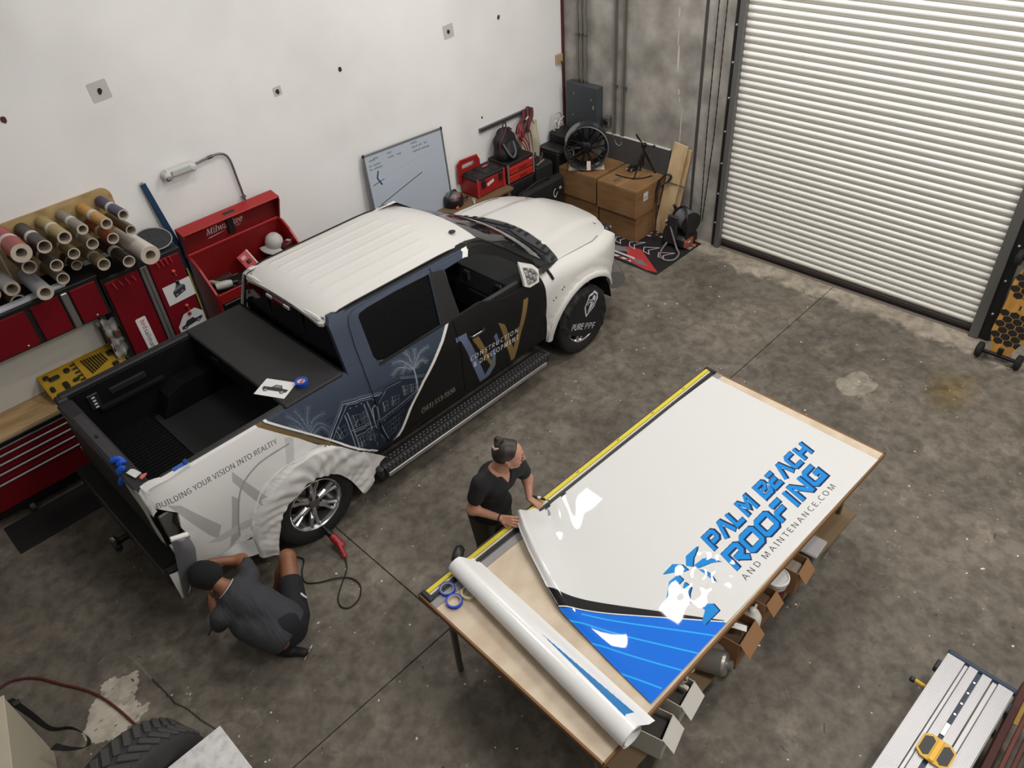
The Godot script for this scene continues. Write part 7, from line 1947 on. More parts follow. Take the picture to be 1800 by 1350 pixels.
# ---------------------------------------------------------------- far corner
func carton(label: String, at: Vector3, e: Vector3, tape := true, lbl := false) -> Node3D:
	var o := thing("cardboard_box", label, "box", at, 0.0, "stacked cardboard boxes")
	var cm := mt(Color.WHITE, 0.8, 0.0, {"albedo_texture": noise_tex(0.01, 3, [[0.0, c8(120, 88, 54)], [0.5, c8(132, 98, 62)], [1.0, c8(140, 105, 68)]], 256, 61), "uv1_triplanar": true, "uv1_scale": Vector3(0.8, 3.0, 0.8)})
	obj("body", bx(Vector3(0, e.y / 2 - 0.004, 0), Vector3(e.x, e.y - 0.008, e.z), 0.008), cm, o)
	for s in [1, -1]: obj("top_flap", bx(Vector3(0, e.y - 0.004, e.z / 4 * s), Vector3(e.x - 0.006, 0.008, e.z / 2 - 0.004), 0.002), cm, o)
	if tape:
		obj("tape_strip", bx(Vector3(0, e.y + 0.0005, 0), Vector3(e.x, 0.001, 0.055)), mt(c8(150, 116, 76), 0.3), o)
		obj("tape_strip", bx(Vector3(0, e.y - 0.05, e.z / 2 + 0.0005), Vector3(0.05, 0.10, 0.001)), mt(c8(126, 92, 56), 0.3), o)
	if lbl:
		obj("shipping_label", bx(Vector3(-e.x * 0.18, e.y * 0.66, e.z / 2 + 0.001), Vector3(0.10, 0.12, 0.0015)), mt(c8(206, 204, 202), 0.5), o)
		for i in 3: obj("barcode_line", bx(Vector3(-e.x * 0.18, e.y * 0.66 - 0.03 + i * 0.012, e.z / 2 + 0.0022), Vector3(0.06, 0.005, 0.001)), mt(c8(90, 92, 96), 0.5), o)
	return o

func build_corner() -> void:
	# electrical panel, conduits, outlet
	var grey := mt(c8(72, 76, 80), 0.5, 0.2)
	var ep := thing("electrical_panel", "dark grey electrical panel box on the concrete wall in the corner", "electrical panel")
	obj("body", bx(Vector3(-0.06, 1.42, 0.44), Vector3(0.12, 0.76, 0.58), 0.006), grey, ep)
	obj("door", bx(Vector3(-0.125, 1.42, 0.44), Vector3(0.012, 0.74, 0.56), 0.004), mt(c8(66, 70, 75), 0.45, 0.2), ep)
	obj("latch", bx(Vector3(-0.134, 1.52, 0.66), Vector3(0.01, 0.05, 0.02), 0.003), mt(c8(170, 170, 168), 0.4, 0.5), ep)
	for p in [[1.62, 0.62], [1.35, 0.28], [1.25, 0.40], [1.66, 0.30]]: obj("paint_fleck", bx(Vector3(-0.132, p[0], p[1]), Vector3(0.001, 0.03, 0.008)), mt(c8(180, 182, 184), 0.6), ep)
	var pipe := mt(c8(126, 124, 116), 0.4, 0.5)
	var lab := ["leftmost of three thin conduits rising from the grey electrical panel", "middle of three thin conduits rising from the grey electrical panel", "rightmost of three conduits above the panel, a little thicker"]
	for i in 3:
		var t := thing("conduit", lab[i], "conduit", Vector3(-0.05, 1.8, [0.315, 0.385, 0.455][i]), 0.0, "conduits above the electrical panel")
		obj("pipe", tb([Vector3(0, 0, 0), Vector3(0, 4.0, 0)], [0.017, 0.017, 0.022][i], 10), pipe, t)
		for y in [0.01, 0.62]: obj("coupling", tb([Vector3(0, y, 0), Vector3(0, y + 0.03, 0)], 0.027, 10), mt(c8(96, 94, 90), 0.4, 0.5), t)
	for i in 2:
		var t := thing("conduit", ["thin conduit with clamp running down the bare concrete, nearer the panel", "thin conduit with clamp running down the bare concrete, farther from the panel"][i], "conduit", Vector3(-0.03, 1.13, [0.94, 1.09][i]), 0.0, "pair of conduits on bare concrete")
		obj("pipe", tb([Vector3(0, 0, 0), Vector3(0, 4.5, 0)], 0.013, 10), pipe, t)
		obj("pipe", tb([Vector3(0, 0.0, 0.035), Vector3(0, 4.5, 0.035)], 0.009, 8), mt(c8(108, 106, 100), 0.4, 0.5), t)
		for y in [0.72, 2.2]: obj("clamp", bx(Vector3(0.012, y, 0.015), Vector3(0.02, 0.025, 0.09), 0.004), mt(c8(90, 88, 84), 0.4, 0.6), t)
	var wl := thing("loop_wire", "thin wire loop joining the two conduits' lower ends", "wire")
	obj("wire", tb(curve3(V3([-0.03, 1.14, 0.965, -0.035, 1.06, 1.0, -0.035, 1.035, 1.05, -0.035, 1.06, 1.09, -0.03, 1.14, 1.11])), 0.006, 6), mt(c8(170, 168, 160), 0.4), wl)
	obj("wire_tip", tb([Vector3(-0.03, 1.13, 0.94), Vector3(-0.03, 1.10, 0.94)], 0.008, 6), mt(c8(120, 118, 112), 0.4), wl)
	var ol := thing("outlet_box", "grey outlet box with round black receptacle beside the electrical panel", "outlet")
	obj("box", bx(Vector3(-0.035, 1.34, 0.835), Vector3(0.07, 0.14, 0.11), 0.008), mt(c8(104, 102, 100), 0.5, 0.4), ol)
	obj("receptacle", MB.new().lathe([Vector2(0.04, 0), Vector2(0.038, 0.012), Vector2(0.02, 0.014), Vector2(0, 0.010)], 20, Transform3D(Basis(Vector3(0, 0, 1), PI / 2), Vector3(-0.07, 1.34, 0.835))), mt(c8(26, 25, 25), 0.4), ol)
	var jb := thing("junction_plate", "beige junction plate with hanging cord at the white wall's end", "junction box", Vector3(-0.11, 2.08, 0.0))
	obj("plate", bx(Vector3(0, 0, 0.02), Vector3(0.13, 0.13, 0.04), 0.006), mt(c8(170, 150, 116), 0.6), jb)
	obj("hanging_cord", tb(curve3(V3([0.02, -0.03, 0.045, 0.05, -0.12, 0.05, 0.07, -0.22, 0.035, 0.075, -0.34, 0.02])), 0.009, 6), mt(c8(40, 36, 34), 0.5), jb)
	var bp := thing("grey_board", "dark grey board with white top edge leaning on the concrete wall", "board")
	obj("panel", bx(Vector3(-0.022, 0.585, 1.37), Vector3(0.03, 1.16, 1.10), 0.003), mt(c8(76, 75, 76), 0.6), bp)
	obj("white_edge", bx(Vector3(-0.024, 1.172, 1.37), Vector3(0.036, 0.016, 1.10), 0.003), mt(c8(202, 200, 190), 0.5), bp)
	for i in 2:
		var pk := thing("plywood_plank", ["pale plywood plank leaning against the wall beside the boxes, front one", "second pale plank just behind the front plywood plank"][i], "plank", Vector3(0, 0, 0), 0.0, "leaning planks")
		var x0 := -0.20 if i == 0 else -0.15
		var off := 0.0 if i == 0 else 0.05
		var PX := frame(Vector3(0, -0.10, 1), Vector3(0.16 if i == 0 else 0.12, 1.3, 0.13), Vector3(x0 + 0.08, 0.66 - off * 0.6, 2.03 + off))
		obj("board", bx(Vector3.ZERO, Vector3(0.225, 1.30 - off, 0.018), 0.003, PX), mt(Color.WHITE, 0.6, 0.0, {"albedo_texture": noise_tex(0.01, 4, [[0.0, c8(176, 148, 108)], [0.5, c8(198, 172, 132)], [1.0, c8(210, 186, 148)]], 256, 71), "uv1_triplanar": true, "uv1_scale": Vector3(2, 0.8, 2)}), pk)
		obj("edge_ply", bx(Vector3(0.113, 0, 0), Vector3(0.002, 1.29 - off, 0.012), 0.0, PX), mt(c8(150, 116, 76), 0.7), pk)
	# hoist chains beside the roller door
	for i in 2:
		var c := thing("hoist_chain", ["hoist chain strand nearer the panel joint", "hoist chain strand nearer the roller door"][i], "chain", Vector3(-0.07, 0.35, [2.475, 2.585][i]), 0.0, "hoist chain strands")
		var m := MB.new()
		for k in 96:
			var y := k * 0.045
			var zo := 0.0
			if y < 1.2: zo = (0.03 if i == 0 else -0.05) * (1.0 - y / 1.2)
			m.box(Vector3.ZERO, Vector3(0.008 if k % 2 else 0.018, 0.052, 0.018 if k % 2 else 0.008), 0.003, Transform3D(Basis(), Vector3(0, y, zo)))
		var ln := obj("link", m, mt(c8(62, 58, 54), 0.5, 0.6), c)
		ln.set_meta("kind", "stuff")
	# cardboard boxes, two on two
	carton("lower cardboard box under the polished wheel, against the black cases", Vector3(-0.34, 0.0, 0.835), Vector3(0.62, 0.415, 0.66))
	carton("lower cardboard box under the tripod, nearest the truck's nose", Vector3(-0.335, 0.0, 1.515), Vector3(0.60, 0.40, 0.66))
	carton("upper cardboard box with the polished wheel standing on it", Vector3(-0.36, 0.415, 0.82), Vector3(0.66, 0.395, 0.68))
	carton("upper cardboard box with shipping label and the tripod on it", Vector3(-0.365, 0.40, 1.535), Vector3(0.67, 0.40, 0.68), true, true)
	# wheel on the box
	var wh := thing("alloy_wheel", "large dark multi-spoke alloy wheel with polished rim on the cardboard box", "wheel", Vector3(-0.50, 1.125, 0.84))
	var WX := Transform3D(Basis(Vector3.UP, -0.86) * Basis(Vector3(1, 0, 0), PI / 2 - 0.10), Vector3.ZERO)
	var ch := mt(c8(150, 150, 154), 0.18, 0.95)
	var dk := mt(c8(36, 34, 36), 0.25, 0.7)
	obj("barrel", MB.new().lathe([Vector2(0.29, -0.20), Vector2(0.305, -0.19), Vector2(0.30, -0.17), Vector2(0.28, -0.10), Vector2(0.285, 0.06), Vector2(0.305, 0.10), Vector2(0.31, 0.115), Vector2(0.295, 0.118), Vector2(0.278, 0.09), Vector2(0.265, 0.04), Vector2(0.255, -0.17), Vector2(0.29, -0.20)], 48, WX, 0, TAU, 2), ch, wh)
	obj("hub", MB.new().lathe([Vector2(0.0, 0.0), Vector2(0.085, 0.0), Vector2(0.08, 0.06), Vector2(0.05, 0.075), Vector2(0.035, 0.08), Vector2(0.0, 0.08)], 28, WX, 0, TAU, 2), dk, wh)
	for i in 10:
		var sp := MB.new()
		for s in [-1, 1]:
			var a: float = TAU * i / 10 + s * 0.055
			var b: float = TAU * i / 10 + s * 0.13
			sp.tube([WX * Vector3(cos(a) * 0.06, 0.045, sin(a) * 0.06), WX * Vector3(cos(a) * 0.16, 0.055, sin(a) * 0.16), WX * Vector3(cos(b) * 0.272, 0.085, sin(b) * 0.272)], [0.014, 0.011, 0.013], 6)
		obj("spoke", sp, dk, wh)
	for i in 5: obj("lug_hole", MB.new().lathe([Vector2(0.012, 0.066), Vector2(0.012, 0.079), Vector2(0, 0.079)], 10, WX * Transform3D(Basis(), Vector3(cos(TAU * i / 5) * 0.052, 0, sin(TAU * i / 5) * 0.052))), mt(c8(10, 10, 10), 0.5), wh)
	for s in [-1, 1]:
		obj("foam_chock", MB.new().prism(V2([-0.07, -0.315, 0.07, -0.315, 0.06, -0.24, 0.0, -0.29, -0.05, -0.25]), -0.07, 0.07, Transform3D(Basis(Vector3.UP, -0.86), Vector3(0.12 * s, 0.0, 0.14 * s))), mt(c8(214, 212, 204), 0.8), wh)
	obj("price_tag", bx(Vector3.ZERO, Vector3(0.055, 0.13, 0.003), 0.001, WX * Transform3D(Basis(Vector3(1, 0, 0), -PI / 2), Vector3(0.03, 0.12, 0.235))), mt(c8(226, 206, 200), 0.5), wh)
	# tripod on the other box
	var tp := thing("tripod", "small black camera tripod standing on the labelled cardboard box", "tripod", Vector3(-0.20, 0.80, 1.60))
	var bk := mt(c8(22, 21, 22), 0.4)
	var top := Vector3(-0.02, 0.36, 0.02)
	for f in [[-0.20, 0.02, 0.0], [0.14, 0.005, 0.11], [0.08, 0.005, -0.10]]:
		var ft := Vector3(f[0], 0.008, f[2])
		obj("leg", tb([top, top.lerp(ft, 0.5), top.lerp(ft, 0.52), ft], [0.018, 0.016, 0.011, 0.010], 8), bk, tp)
		obj("foot", tb([ft + Vector3(0, 0.0, 0), ft + Vector3(0, 0.02, 0)], 0.014, 8), mt(c8(30, 29, 29), 0.7), tp)
	obj("column", tb([Vector3(-0.02, 0.14, 0.02), Vector3(-0.02, 0.42, 0.02)], 0.013, 10), bk, tp)
	obj("head", bx(Vector3(-0.02, 0.43, 0.02), Vector3(0.06, 0.075, 0.06), 0.012), bk, tp)
	obj("pan_handle", tb([Vector3(-0.03, 0.45, 0.01), Vector3(-0.09, 0.55, -0.03), Vector3(-0.115, 0.60, -0.045)], [0.008, 0.013, 0.011], 8), bk, tp)
	obj("side_knob", tb([Vector3(0.0, 0.43, 0.03), Vector3(0.05, 0.42, 0.12)], 0.006, 6), bk, tp)
	obj("knob_cap", MB.new().lathe([Vector2(0, -0.012), Vector2(0.02, -0.012), Vector2(0.02, 0.012), Vector2(0, 0.012)], 12, Transform3D(Basis(Vector3(1, 0, 0), 1.2), Vector3(0.055, 0.42, 0.13))), mt(c8(46, 44, 44), 0.5), tp)
	var cc := thing("coiled_cable", "black coiled cable with shiny plugs behind the tripod", "cable", Vector3(-0.16, 0.81, 1.40))
	var cp := []
	for i in 60: cp.append(Vector3(cos(i * 0.5) * (0.07 + 0.012 * sin(i * 1.3)), 0.004 + 0.0006 * i, sin(i * 0.5) * (0.055 + 0.01 * cos(i * 0.9))))
	obj("coil", tb(cp, 0.008, 6), bk, cc)
	for s in [-1, 1]: obj("plug", tb([Vector3(-0.06, 0.03, 0.03 * s), Vector3(-0.10, 0.02, 0.045 * s)], 0.012, 8), mt(c8(176, 168, 156), 0.25, 0.7), cc)
	var stp := thing("black_strap", "long flat black strap curving over the labelled cardboard box", "strap", Vector3(0, 0.803, 0))
	var sm := MB.new()
	var sc := curve3(V3([-0.42, 0.002, 1.30, -0.42, 0.004, 1.42, -0.40, 0.006, 1.55, -0.32, 0.004, 1.66, -0.18, 0.004, 1.73]), 6)
	for i in sc.size() - 1:
		var d: Vector3 = (sc[i + 1] - sc[i]).normalized().cross(Vector3.UP) * 0.014
		sm.box((sc[i] + sc[i + 1]) / 2, Vector3(0.026, 0.003, sc[i].distance_to(sc[i + 1]) + 0.004), 0.0, Transform3D()) if false else sm.quad(sc[i] - d, sc[i] + d, sc[i + 1] + d, sc[i + 1] - d)
	obj("webbing", sm, bk, stp)
	obj("buckle", bx(Vector3(-0.18, 0.006, 1.73), Vector3(0.03, 0.008, 0.04), 0.003), mt(c8(40, 40, 42), 0.4), stp)
	var scrap := thing("scrap_piece", "small grey scrap lying on the labelled box near the wheel", "scrap", Vector3(-0.55, 0.803, 1.42))
	obj("piece", MB.new().prism(V2([-0.06, -0.02, 0.03, -0.035, 0.07, 0.0, 0.05, 0.03, -0.04, 0.03]), 0, 0.006, Transform3D(Basis(Vector3(1, 0, 0), -PI / 2), Vector3.ZERO)), mt(c8(92, 84, 72), 0.7), scrap)
	obj("torn_corner", MB.new().prism(V2([0.09, -0.01, 0.14, -0.02, 0.15, 0.012, 0.10, 0.02]), 0, 0.004, Transform3D(Basis(Vector3(1, 0, 0), -PI / 2), Vector3.ZERO)), mt(c8(84, 62, 40), 0.7), scrap)
	# printed floor mat
	var mc := Cv.new(512, 1024, Vector2(-1.16, -2.58), 512.0 / 1.06, c8(17, 16, 18))
	var W := func(a: Array) -> Array:
		var o := []
		for i in range(0, a.size(), 2): o.append(Vector2(a[i], -a[i + 1]))
		return o
	mc.poly(W.call([-0.80, 1.78, -0.74, 2.02, -1.10, 2.56, -1.14, 2.40, -1.10, 2.10]), c8(168, 46, 46))
	mc.poly(W.call([-0.86, 1.62, -0.82, 1.80, -0.88, 1.95, -0.98, 1.76]), c8(110, 108, 112))
	mc.poly(W.call([-1.02, 2.06, -0.96, 2.20, -1.04, 2.36, -1.08, 2.20]), c8(104, 102, 106))
	for b in [[-1.10, -1.05], [-1.01, -0.97]]:
		mc.poly(W.call([b[0], 0.9, b[1], 0.9, b[1], 2.08, b[0], 2.12]), c8(190, 178, 180))
	for i in 9: mc.poly(W.call([-1.10, 0.96 + i * 0.13, -1.05, 0.99 + i * 0.13, -1.055, 1.04 + i * 0.13, -1.095, 1.02 + i * 0.13]), c8(130, 34, 40))
	for i in 6:
		var z0 := 2.36 - i * 0.245
		var P := W.call([-0.55, z0 + 0.08, -0.66, z0 - 0.10, -0.76, z0 - 0.04, -0.78, z0 + 0.07, -0.70, z0 + 0.0, -0.655, z0 + 0.02, -0.55, z0 + 0.08]) as Array
		mc.line(P, 0.012, c8(196, 182, 192))
	for b in [[-0.30, 1.3, 2.1], [-0.22, 1.2, 2.3], [-0.38, 1.4, 1.9]]:
		for i in 8: mc.poly(W.call([b[0], lerpf(b[1], b[2], i / 8.0), b[0] + 0.05, lerpf(b[1], b[2], i / 8.0) + 0.02, b[0] + 0.045, lerpf(b[1], b[2], i / 8.0) + 0.075, b[0] + 0.0, lerpf(b[1], b[2], i / 8.0) + 0.06]), c8(184, 160, 160) if i % 2 else c8(140, 60, 60))
	mc.poly(W.call([-0.26, 2.44, -0.18, 2.44, -0.16, 2.54, -0.24, 2.56]), c8(184, 100, 60))
	for i in 3: mc.poly(W.call([-0.34 + i * 0.03, 2.48, -0.325 + i * 0.03, 2.48, -0.325 + i * 0.03, 2.55, -0.34 + i * 0.03, 2.55]), c8(200, 194, 190))
	var fm := thing("printed_mat", "black floor mat with white chevrons and a red patch under the boxes", "mat")
	obj("base", bx(Vector3(-0.63, 0.005, 1.69), Vector3(1.06, 0.008, 1.78), 0.003), mt(c8(18, 17, 18), 0.8), fm)
	var mq := MB.new()
	mq.quad(Vector3(-1.155, 0.0095, 2.575), Vector3(-0.105, 0.0095, 2.575), Vector3(-0.105, 0.0095, 0.81), Vector3(-1.155, 0.0095, 0.81), Vector2(0.0, 1.0), Vector2(1.0, 1.0), Vector2(1.0, 0.0), Vector2(0.0, 0.0))
	for i in mq.u.size():
		var p := mq.v[i]
		mq.u[i] = Vector2((p.x + 1.16) / 1.06, 1.0 - (-p.z + 2.58) / 2.12)
	obj("print", mq, mt(Color.WHITE, 0.75, 0.0, {"albedo_texture": mc.tex()}), fm)
	# pressure washer with hose reel, lance and hose loop
	var pw := thing("pressure_washer", "black and orange pressure washer with grey hose reel by the door", "pressure washer", Vector3(-0.26, 0.01, 2.36))
	obj("base", bx(Vector3(0, 0.10, 0.0), Vector3(0.36, 0.18, 0.30), 0.04), mt(c8(26, 25, 26), 0.45), pw)
	obj("orange_panel", bx(Vector3(-0.06, 0.09, 0.14), Vector3(0.20, 0.13, 0.05), 0.02), mt(c8(150, 76, 52), 0.45), pw)
	obj("handle", tb(curve3(V3([-0.12, 0.18, 0.14, -0.14, 0.42, 0.15, -0.10, 0.52, 0.10, 0.0, 0.55, 0.0, 0.06, 0.50, -0.10])), 0.016, 8), mt(c8(30, 29, 30), 0.4), pw)
	var RX := Transform3D(Basis(Vector3.UP, -0.35) * Basis(Vector3(1, 0, 0), PI / 2), Vector3(0.02, 0.36, 0.02))
	obj("drum", MB.new().lathe([Vector2(0.0, -0.13), Vector2(0.15, -0.13), Vector2(0.15, -0.115), Vector2(0.10, -0.11), Vector2(0.10, 0.11), Vector2(0.15, 0.115), Vector2(0.15, 0.13), Vector2(0.0, 0.13)], 28, RX, 0, TAU, 2), mt(c8(30, 29, 30), 0.45), pw)
	for i in 8: obj("hose_turn", MB.new().lathe([Vector2(0.118, -0.105 + i * 0.0265), Vector2(0.134, -0.098 + i * 0.0265), Vector2(0.138, -0.092 + i * 0.0265), Vector2(0.134, -0.085 + i * 0.0265), Vector2(0.118, -0.080 + i * 0.0265)], 28, RX), mt(c8(96, 96, 102), 0.45), pw)
	obj("crank", tb([RX * Vector3(0, -0.13, 0), RX * Vector3(0, -0.16, 0), RX * Vector3(0.07, -0.165, 0), RX * Vector3(0.07, -0.21, 0)], 0.010, 8), mt(c8(120, 118, 122), 0.4, 0.4), pw)
	obj("inlet", tb([Vector3(-0.02, 0.50, -0.12), Vector3(-0.06, 0.56, -0.13)], 0.022, 10), mt(c8(52, 50, 50), 0.4, 0.4), pw)
	obj("side_shield", bx(Vector3(-0.17, 0.26, -0.06), Vector3(0.05, 0.44, 0.16), 0.02), mt(c8(38, 37, 38), 0.45), pw)
	obj("badge", bx(Vector3(-0.08, 0.115, 0.167), Vector3(0.07, 0.02, 0.002)), mt(c8(206, 202, 198), 0.4), pw)
	var hl := curve3(V3([-0.36, 0.46, 2.20, -0.42, 0.40, 2.24, -0.46, 0.25, 2.32, -0.48, 0.06, 2.42, -0.56, 0.03, 2.52, -0.72, 0.025, 2.55, -0.80, 0.025, 2.46, -0.74, 0.025, 2.34, -0.58, 0.03, 2.26, -0.42, 0.08, 2.24, -0.36, 0.2, 2.26]), 6)
	tag(obj("hose_loop", tb(hl, 0.013, 8), mt(c8(118, 116, 114), 0.5)), "grey hose looping over the printed mat before the pressure washer", "hose")
	var gun := thing("spray_lance", "black spray lance leaning upright against the boxes and plank", "spray lance")
	obj("wand", tb([Vector3(-0.46, 0.012, 2.05), Vector3(-0.30, 0.52, 1.93)], 0.009, 8), mt(c8(28, 27, 27), 0.4), gun)
	obj("barrel", tb([Vector3(-0.30, 0.52, 1.93), Vector3(-0.26, 0.66, 1.90), Vector3(-0.21, 0.80, 1.90)], [0.018, 0.022, 0.024], 10), mt(c8(24, 23, 23), 0.4), gun)
	obj("trigger_guard", tb(curve3(V3([-0.21, 0.80, 1.90, -0.16, 0.88, 1.96, -0.12, 0.86, 2.02, -0.15, 0.78, 1.99, -0.22, 0.74, 1.92])), 0.014, 8), mt(c8(24, 23, 23), 0.4), gun)
	obj("brass_tip", tb([Vector3(-0.463, 0.004, 2.052), Vector3(-0.455, 0.035, 2.045)], 0.006, 6), mt(c8(170, 140, 100), 0.3, 0.8), gun)
	tag(obj("lance_hose", tb(curve3(V3([-0.15, 0.78, 1.98, -0.12, 0.76, 2.10, -0.10, 0.74, 2.22, -0.14, 0.66, 2.32, -0.22, 0.55, 2.34])), 0.008, 6), mt(c8(70, 68, 70), 0.5)), "thin grey hose from the spray lance to the pressure washer", "hose")
	var sb := thing("spray_bottle", "black spray bottle with pale cap on the mat by the washer", "bottle", Vector3(-0.42, 0.01, 2.20))
	obj("bottle", MB.new().lathe([Vector2(0, 0), Vector2(0.045, 0), Vector2(0.048, 0.02), Vector2(0.045, 0.20), Vector2(0.02, 0.27), Vector2(0.016, 0.30), Vector2(0, 0.30)], 18), mt(c8(34, 32, 32), 0.35), sb)
	obj("pale_cap", MB.new().lathe([Vector2(0, 0.30), Vector2(0.026, 0.30), Vector2(0.022, 0.37), Vector2(0, 0.38)], 14), mt(c8(196, 190, 170), 0.5), sb)
	obj("trigger_head", bx(Vector3(-0.02, 0.36, 0.02), Vector3(0.07, 0.03, 0.03), 0.008), mt(c8(26, 25, 25), 0.5), sb)
	# wooden bench with tool boxes along the white wall
	var wb := thing("low_bench", "low wooden bench behind the truck bonnet carrying the red tool boxes", "bench")
	obj("top", bx(Vector3(-2.30, 0.83, 0.25), Vector3(1.34, 0.04, 0.48), 0.004), mt(c8(112, 88, 62), 0.7), wb)
	for x in [-2.90, -1.70]:
		for z in [0.06, 0.44]: obj("leg", bx(Vector3(x, 0.405, z), Vector3(0.06, 0.81, 0.06), 0.004), mt(c8(100, 78, 54), 0.7), wb)
	var rbx := mt(c8(150, 28, 28), 0.4)
	var rdk := mt(c8(110, 18, 20), 0.45)
	var lidb := mt(c8(26, 25, 25), 0.5)
	var t1 := thing("tool_box", "red stackable tool box with flat black lid, nearer the whiteboard", "tool box", Vector3(-1.92, 0.85, 0.20), 0.0, "red tool boxes on the bench")
	obj("body", bx(Vector3(0, 0.115, 0), Vector3(0.52, 0.23, 0.33), 0.02), rbx, t1)
	obj("lid", bx(Vector3(0, 0.25, -0.005), Vector3(0.54, 0.05, 0.35), 0.018), lidb, t1)
	for i in 6: obj("lid_pad", bx(Vector3(-0.17 + (i % 3) * 0.16, 0.278, -0.09 + (i / 3) * 0.17), Vector3(0.11, 0.012, 0.10), 0.005), mt(c8(32, 31, 31), 0.6), t1)
	obj("lid_badge", bx(Vector3(0.10, 0.286, -0.05), Vector3(0.09, 0.004, 0.035), 0.001), mt(c8(196, 90, 80), 0.4), t1)
	obj("emblem", bx(Vector3(0.02, 0.15, 0.167), Vector3(0.13, 0.045, 0.003), 0.001, Transform3D(Basis(Vector3(0, 0, 1), 0.25), Vector3.ZERO)), mt(c8(212, 196, 194), 0.4), t1)
	for x in [-0.15, 0.17]: obj("latch", bx(Vector3(x, 0.17, 0.17), Vector3(0.07, 0.11, 0.02), 0.006), lidb, t1)
	for x in [-0.245, 0.245]: obj("corner_post", bx(Vector3(x, 0.13, 0.16), Vector3(0.035, 0.26, 0.035), 0.01), mt(c8(176, 48, 46), 0.35), t1)
	var kb := thing("base_case", "tall black case carrying the red drawer tool box", "case", Vector3(-1.37, 0.0, 0.21))
	obj("body", bx(Vector3(0, 0.42, 0), Vector3(0.50, 0.84, 0.40), 0.03), mt(c8(22, 21, 22), 0.6), kb)
	obj("rim", bx(Vector3(0, 0.835, 0), Vector3(0.51, 0.025, 0.41), 0.008), mt(c8(34, 33, 34), 0.5), kb)
	var t2 := thing("tool_box", "red tool box with two drawers under the black backpack", "tool box", Vector3(-1.37, 0.85, 0.21), 0.0, "red tool boxes on the bench")
	obj("body", bx(Vector3(0, 0.13, -0.01), Vector3(0.50, 0.26, 0.38), 0.02), rdk, t2)
	for i in 2:
		obj("drawer", bx(Vector3(0, 0.065 + i * 0.115, 0.185), Vector3(0.46, 0.10, 0.03), 0.01), mt(c8(168, 44, 36), 0.35), t2)
		obj("drawer_pull", bx(Vector3(0.02, 0.065 + i * 0.115, 0.203), Vector3(0.15, 0.03, 0.012), 0.004), mt(c8(112, 18, 18), 0.5), t2)
	obj("lid", bx(Vector3(0, 0.275, -0.01), Vector3(0.52, 0.04, 0.40), 0.015), lidb, t2)
	obj("lid_badge", bx(Vector3(0.2, 0.23, 0.185), Vector3(0.06, 0.025, 0.003), 0.001), mt(c8(220, 200, 196), 0.4), t2)
	for x in [-0.25, 0.25]: obj("corner_post", bx(Vector3(x, 0.14, 0.18), Vector3(0.02, 0.27, 0.035), 0.006), mt(c8(150, 140, 138), 0.4, 0.4), t2)
	var hp := thing("red_handle_panel", "red plastic panel with long handle slot standing behind the tool box", "panel", Vector3(-2.03, 1.0, 0.05))
	var hpm := MB.new()
	hpm.panel(V2([-0.21, 0.0, 0.20, 0.0, 0.20, 0.22, 0.16, 0.29, -0.14, 0.31, -0.20, 0.27]), [rrect(-0.13, 0.18, 0.12, 0.245, 0.028)], func(x, y): return Vector3(x, y, 0.02), Vector3(0, 0, -0.025), 0.2, null, false, -1)
	obj("panel", hpm, rbx, hp)
	obj("top_roll", tb([Vector3(-0.14, 0.30, 0.008), Vector3(0.16, 0.285, 0.008)], 0.016, 8), rbx, hp)
	var va := thing("round_vacuum", "round black and grey canister vacuum with red trim at the bench's end", "vacuum", Vector3(-2.50, 0.852, 0.22))
	obj("drum", MB.new().lathe([Vector2(0, 0), Vector2(0.12, 0), Vector2(0.135, 0.02), Vector2(0.135, 0.10), Vector2(0.12, 0.13), Vector2(0, 0.13)], 28, Transform3D(), 0, TAU, 1), mt(c8(26, 25, 27), 0.4), va)
	obj("grey_top", MB.new().lathe([Vector2(0.10, 0.13), Vector2(0.09, 0.16), Vector2(0.05, 0.175), Vector2(0, 0.178)], 24), mt(c8(104, 102, 104), 0.4), va)
	obj("red_ring", MB.new().lathe([Vector2(0.105, 0.128), Vector2(0.105, 0.142), Vector2(0.092, 0.142)], 24, Transform3D(), -0.6, 2.2), mt(c8(176, 70, 54), 0.4), va)
	obj("carry_handle", tb(curve3(V3([-0.09, 0.14, 0.03, -0.03, 0.20, 0.02, 0.04, 0.20, 0.0, 0.09, 0.14, -0.02])), 0.012, 8), mt(c8(28, 27, 28), 0.4), va)
	obj("hose_stub", tb(curve3(V3([0.12, 0.06, 0.04, 0.19, 0.06, 0.06, 0.22, 0.03, 0.02])), 0.018, 8), mt(c8(24, 23, 24), 0.5), va)
	obj("orange_clip", bx(Vector3(-0.06, 0.02, 0.14), Vector3(0.05, 0.04, 0.02), 0.008), mt(c8(200, 92, 68), 0.4), va)
	var sp := thing("putty_knife", "pale putty knife lying on the bench before the red tool box", "tool", Vector3(-2.27, 0.856, 0.37), 0.9)
	obj("blade", bx(Vector3(0.06, 0.002, 0), Vector3(0.10, 0.003, 0.05), 0.001), mt(c8(190, 184, 176), 0.3, 0.5), sp)
	obj("handle", tb([Vector3(-0.08, 0.008, 0), Vector3(0.01, 0.006, 0)], [0.014, 0.010], 8), mt(c8(206, 198, 188), 0.6), sp)
	# rail on the wall, backpack, leash, tote
	var rl := thing("wall_rail", "grey metal rail screwed to the white wall above the tool boxes", "rail")
	obj("rail", bx(Vector3.ZERO, Vector3(1.0, 0.055, 0.035), 0.004, Transform3D(Basis(Vector3(0, 0, 1), 0.0), Vector3(-1.24, 1.565, 0.02))), mt(c8(104, 104, 106), 0.4, 0.5), rl)
	obj("rail_groove", bx(Vector3(-1.24, 1.572, 0.039), Vector3(0.98, 0.016, 0.004)), mt(c8(50, 50, 52), 0.5), rl)
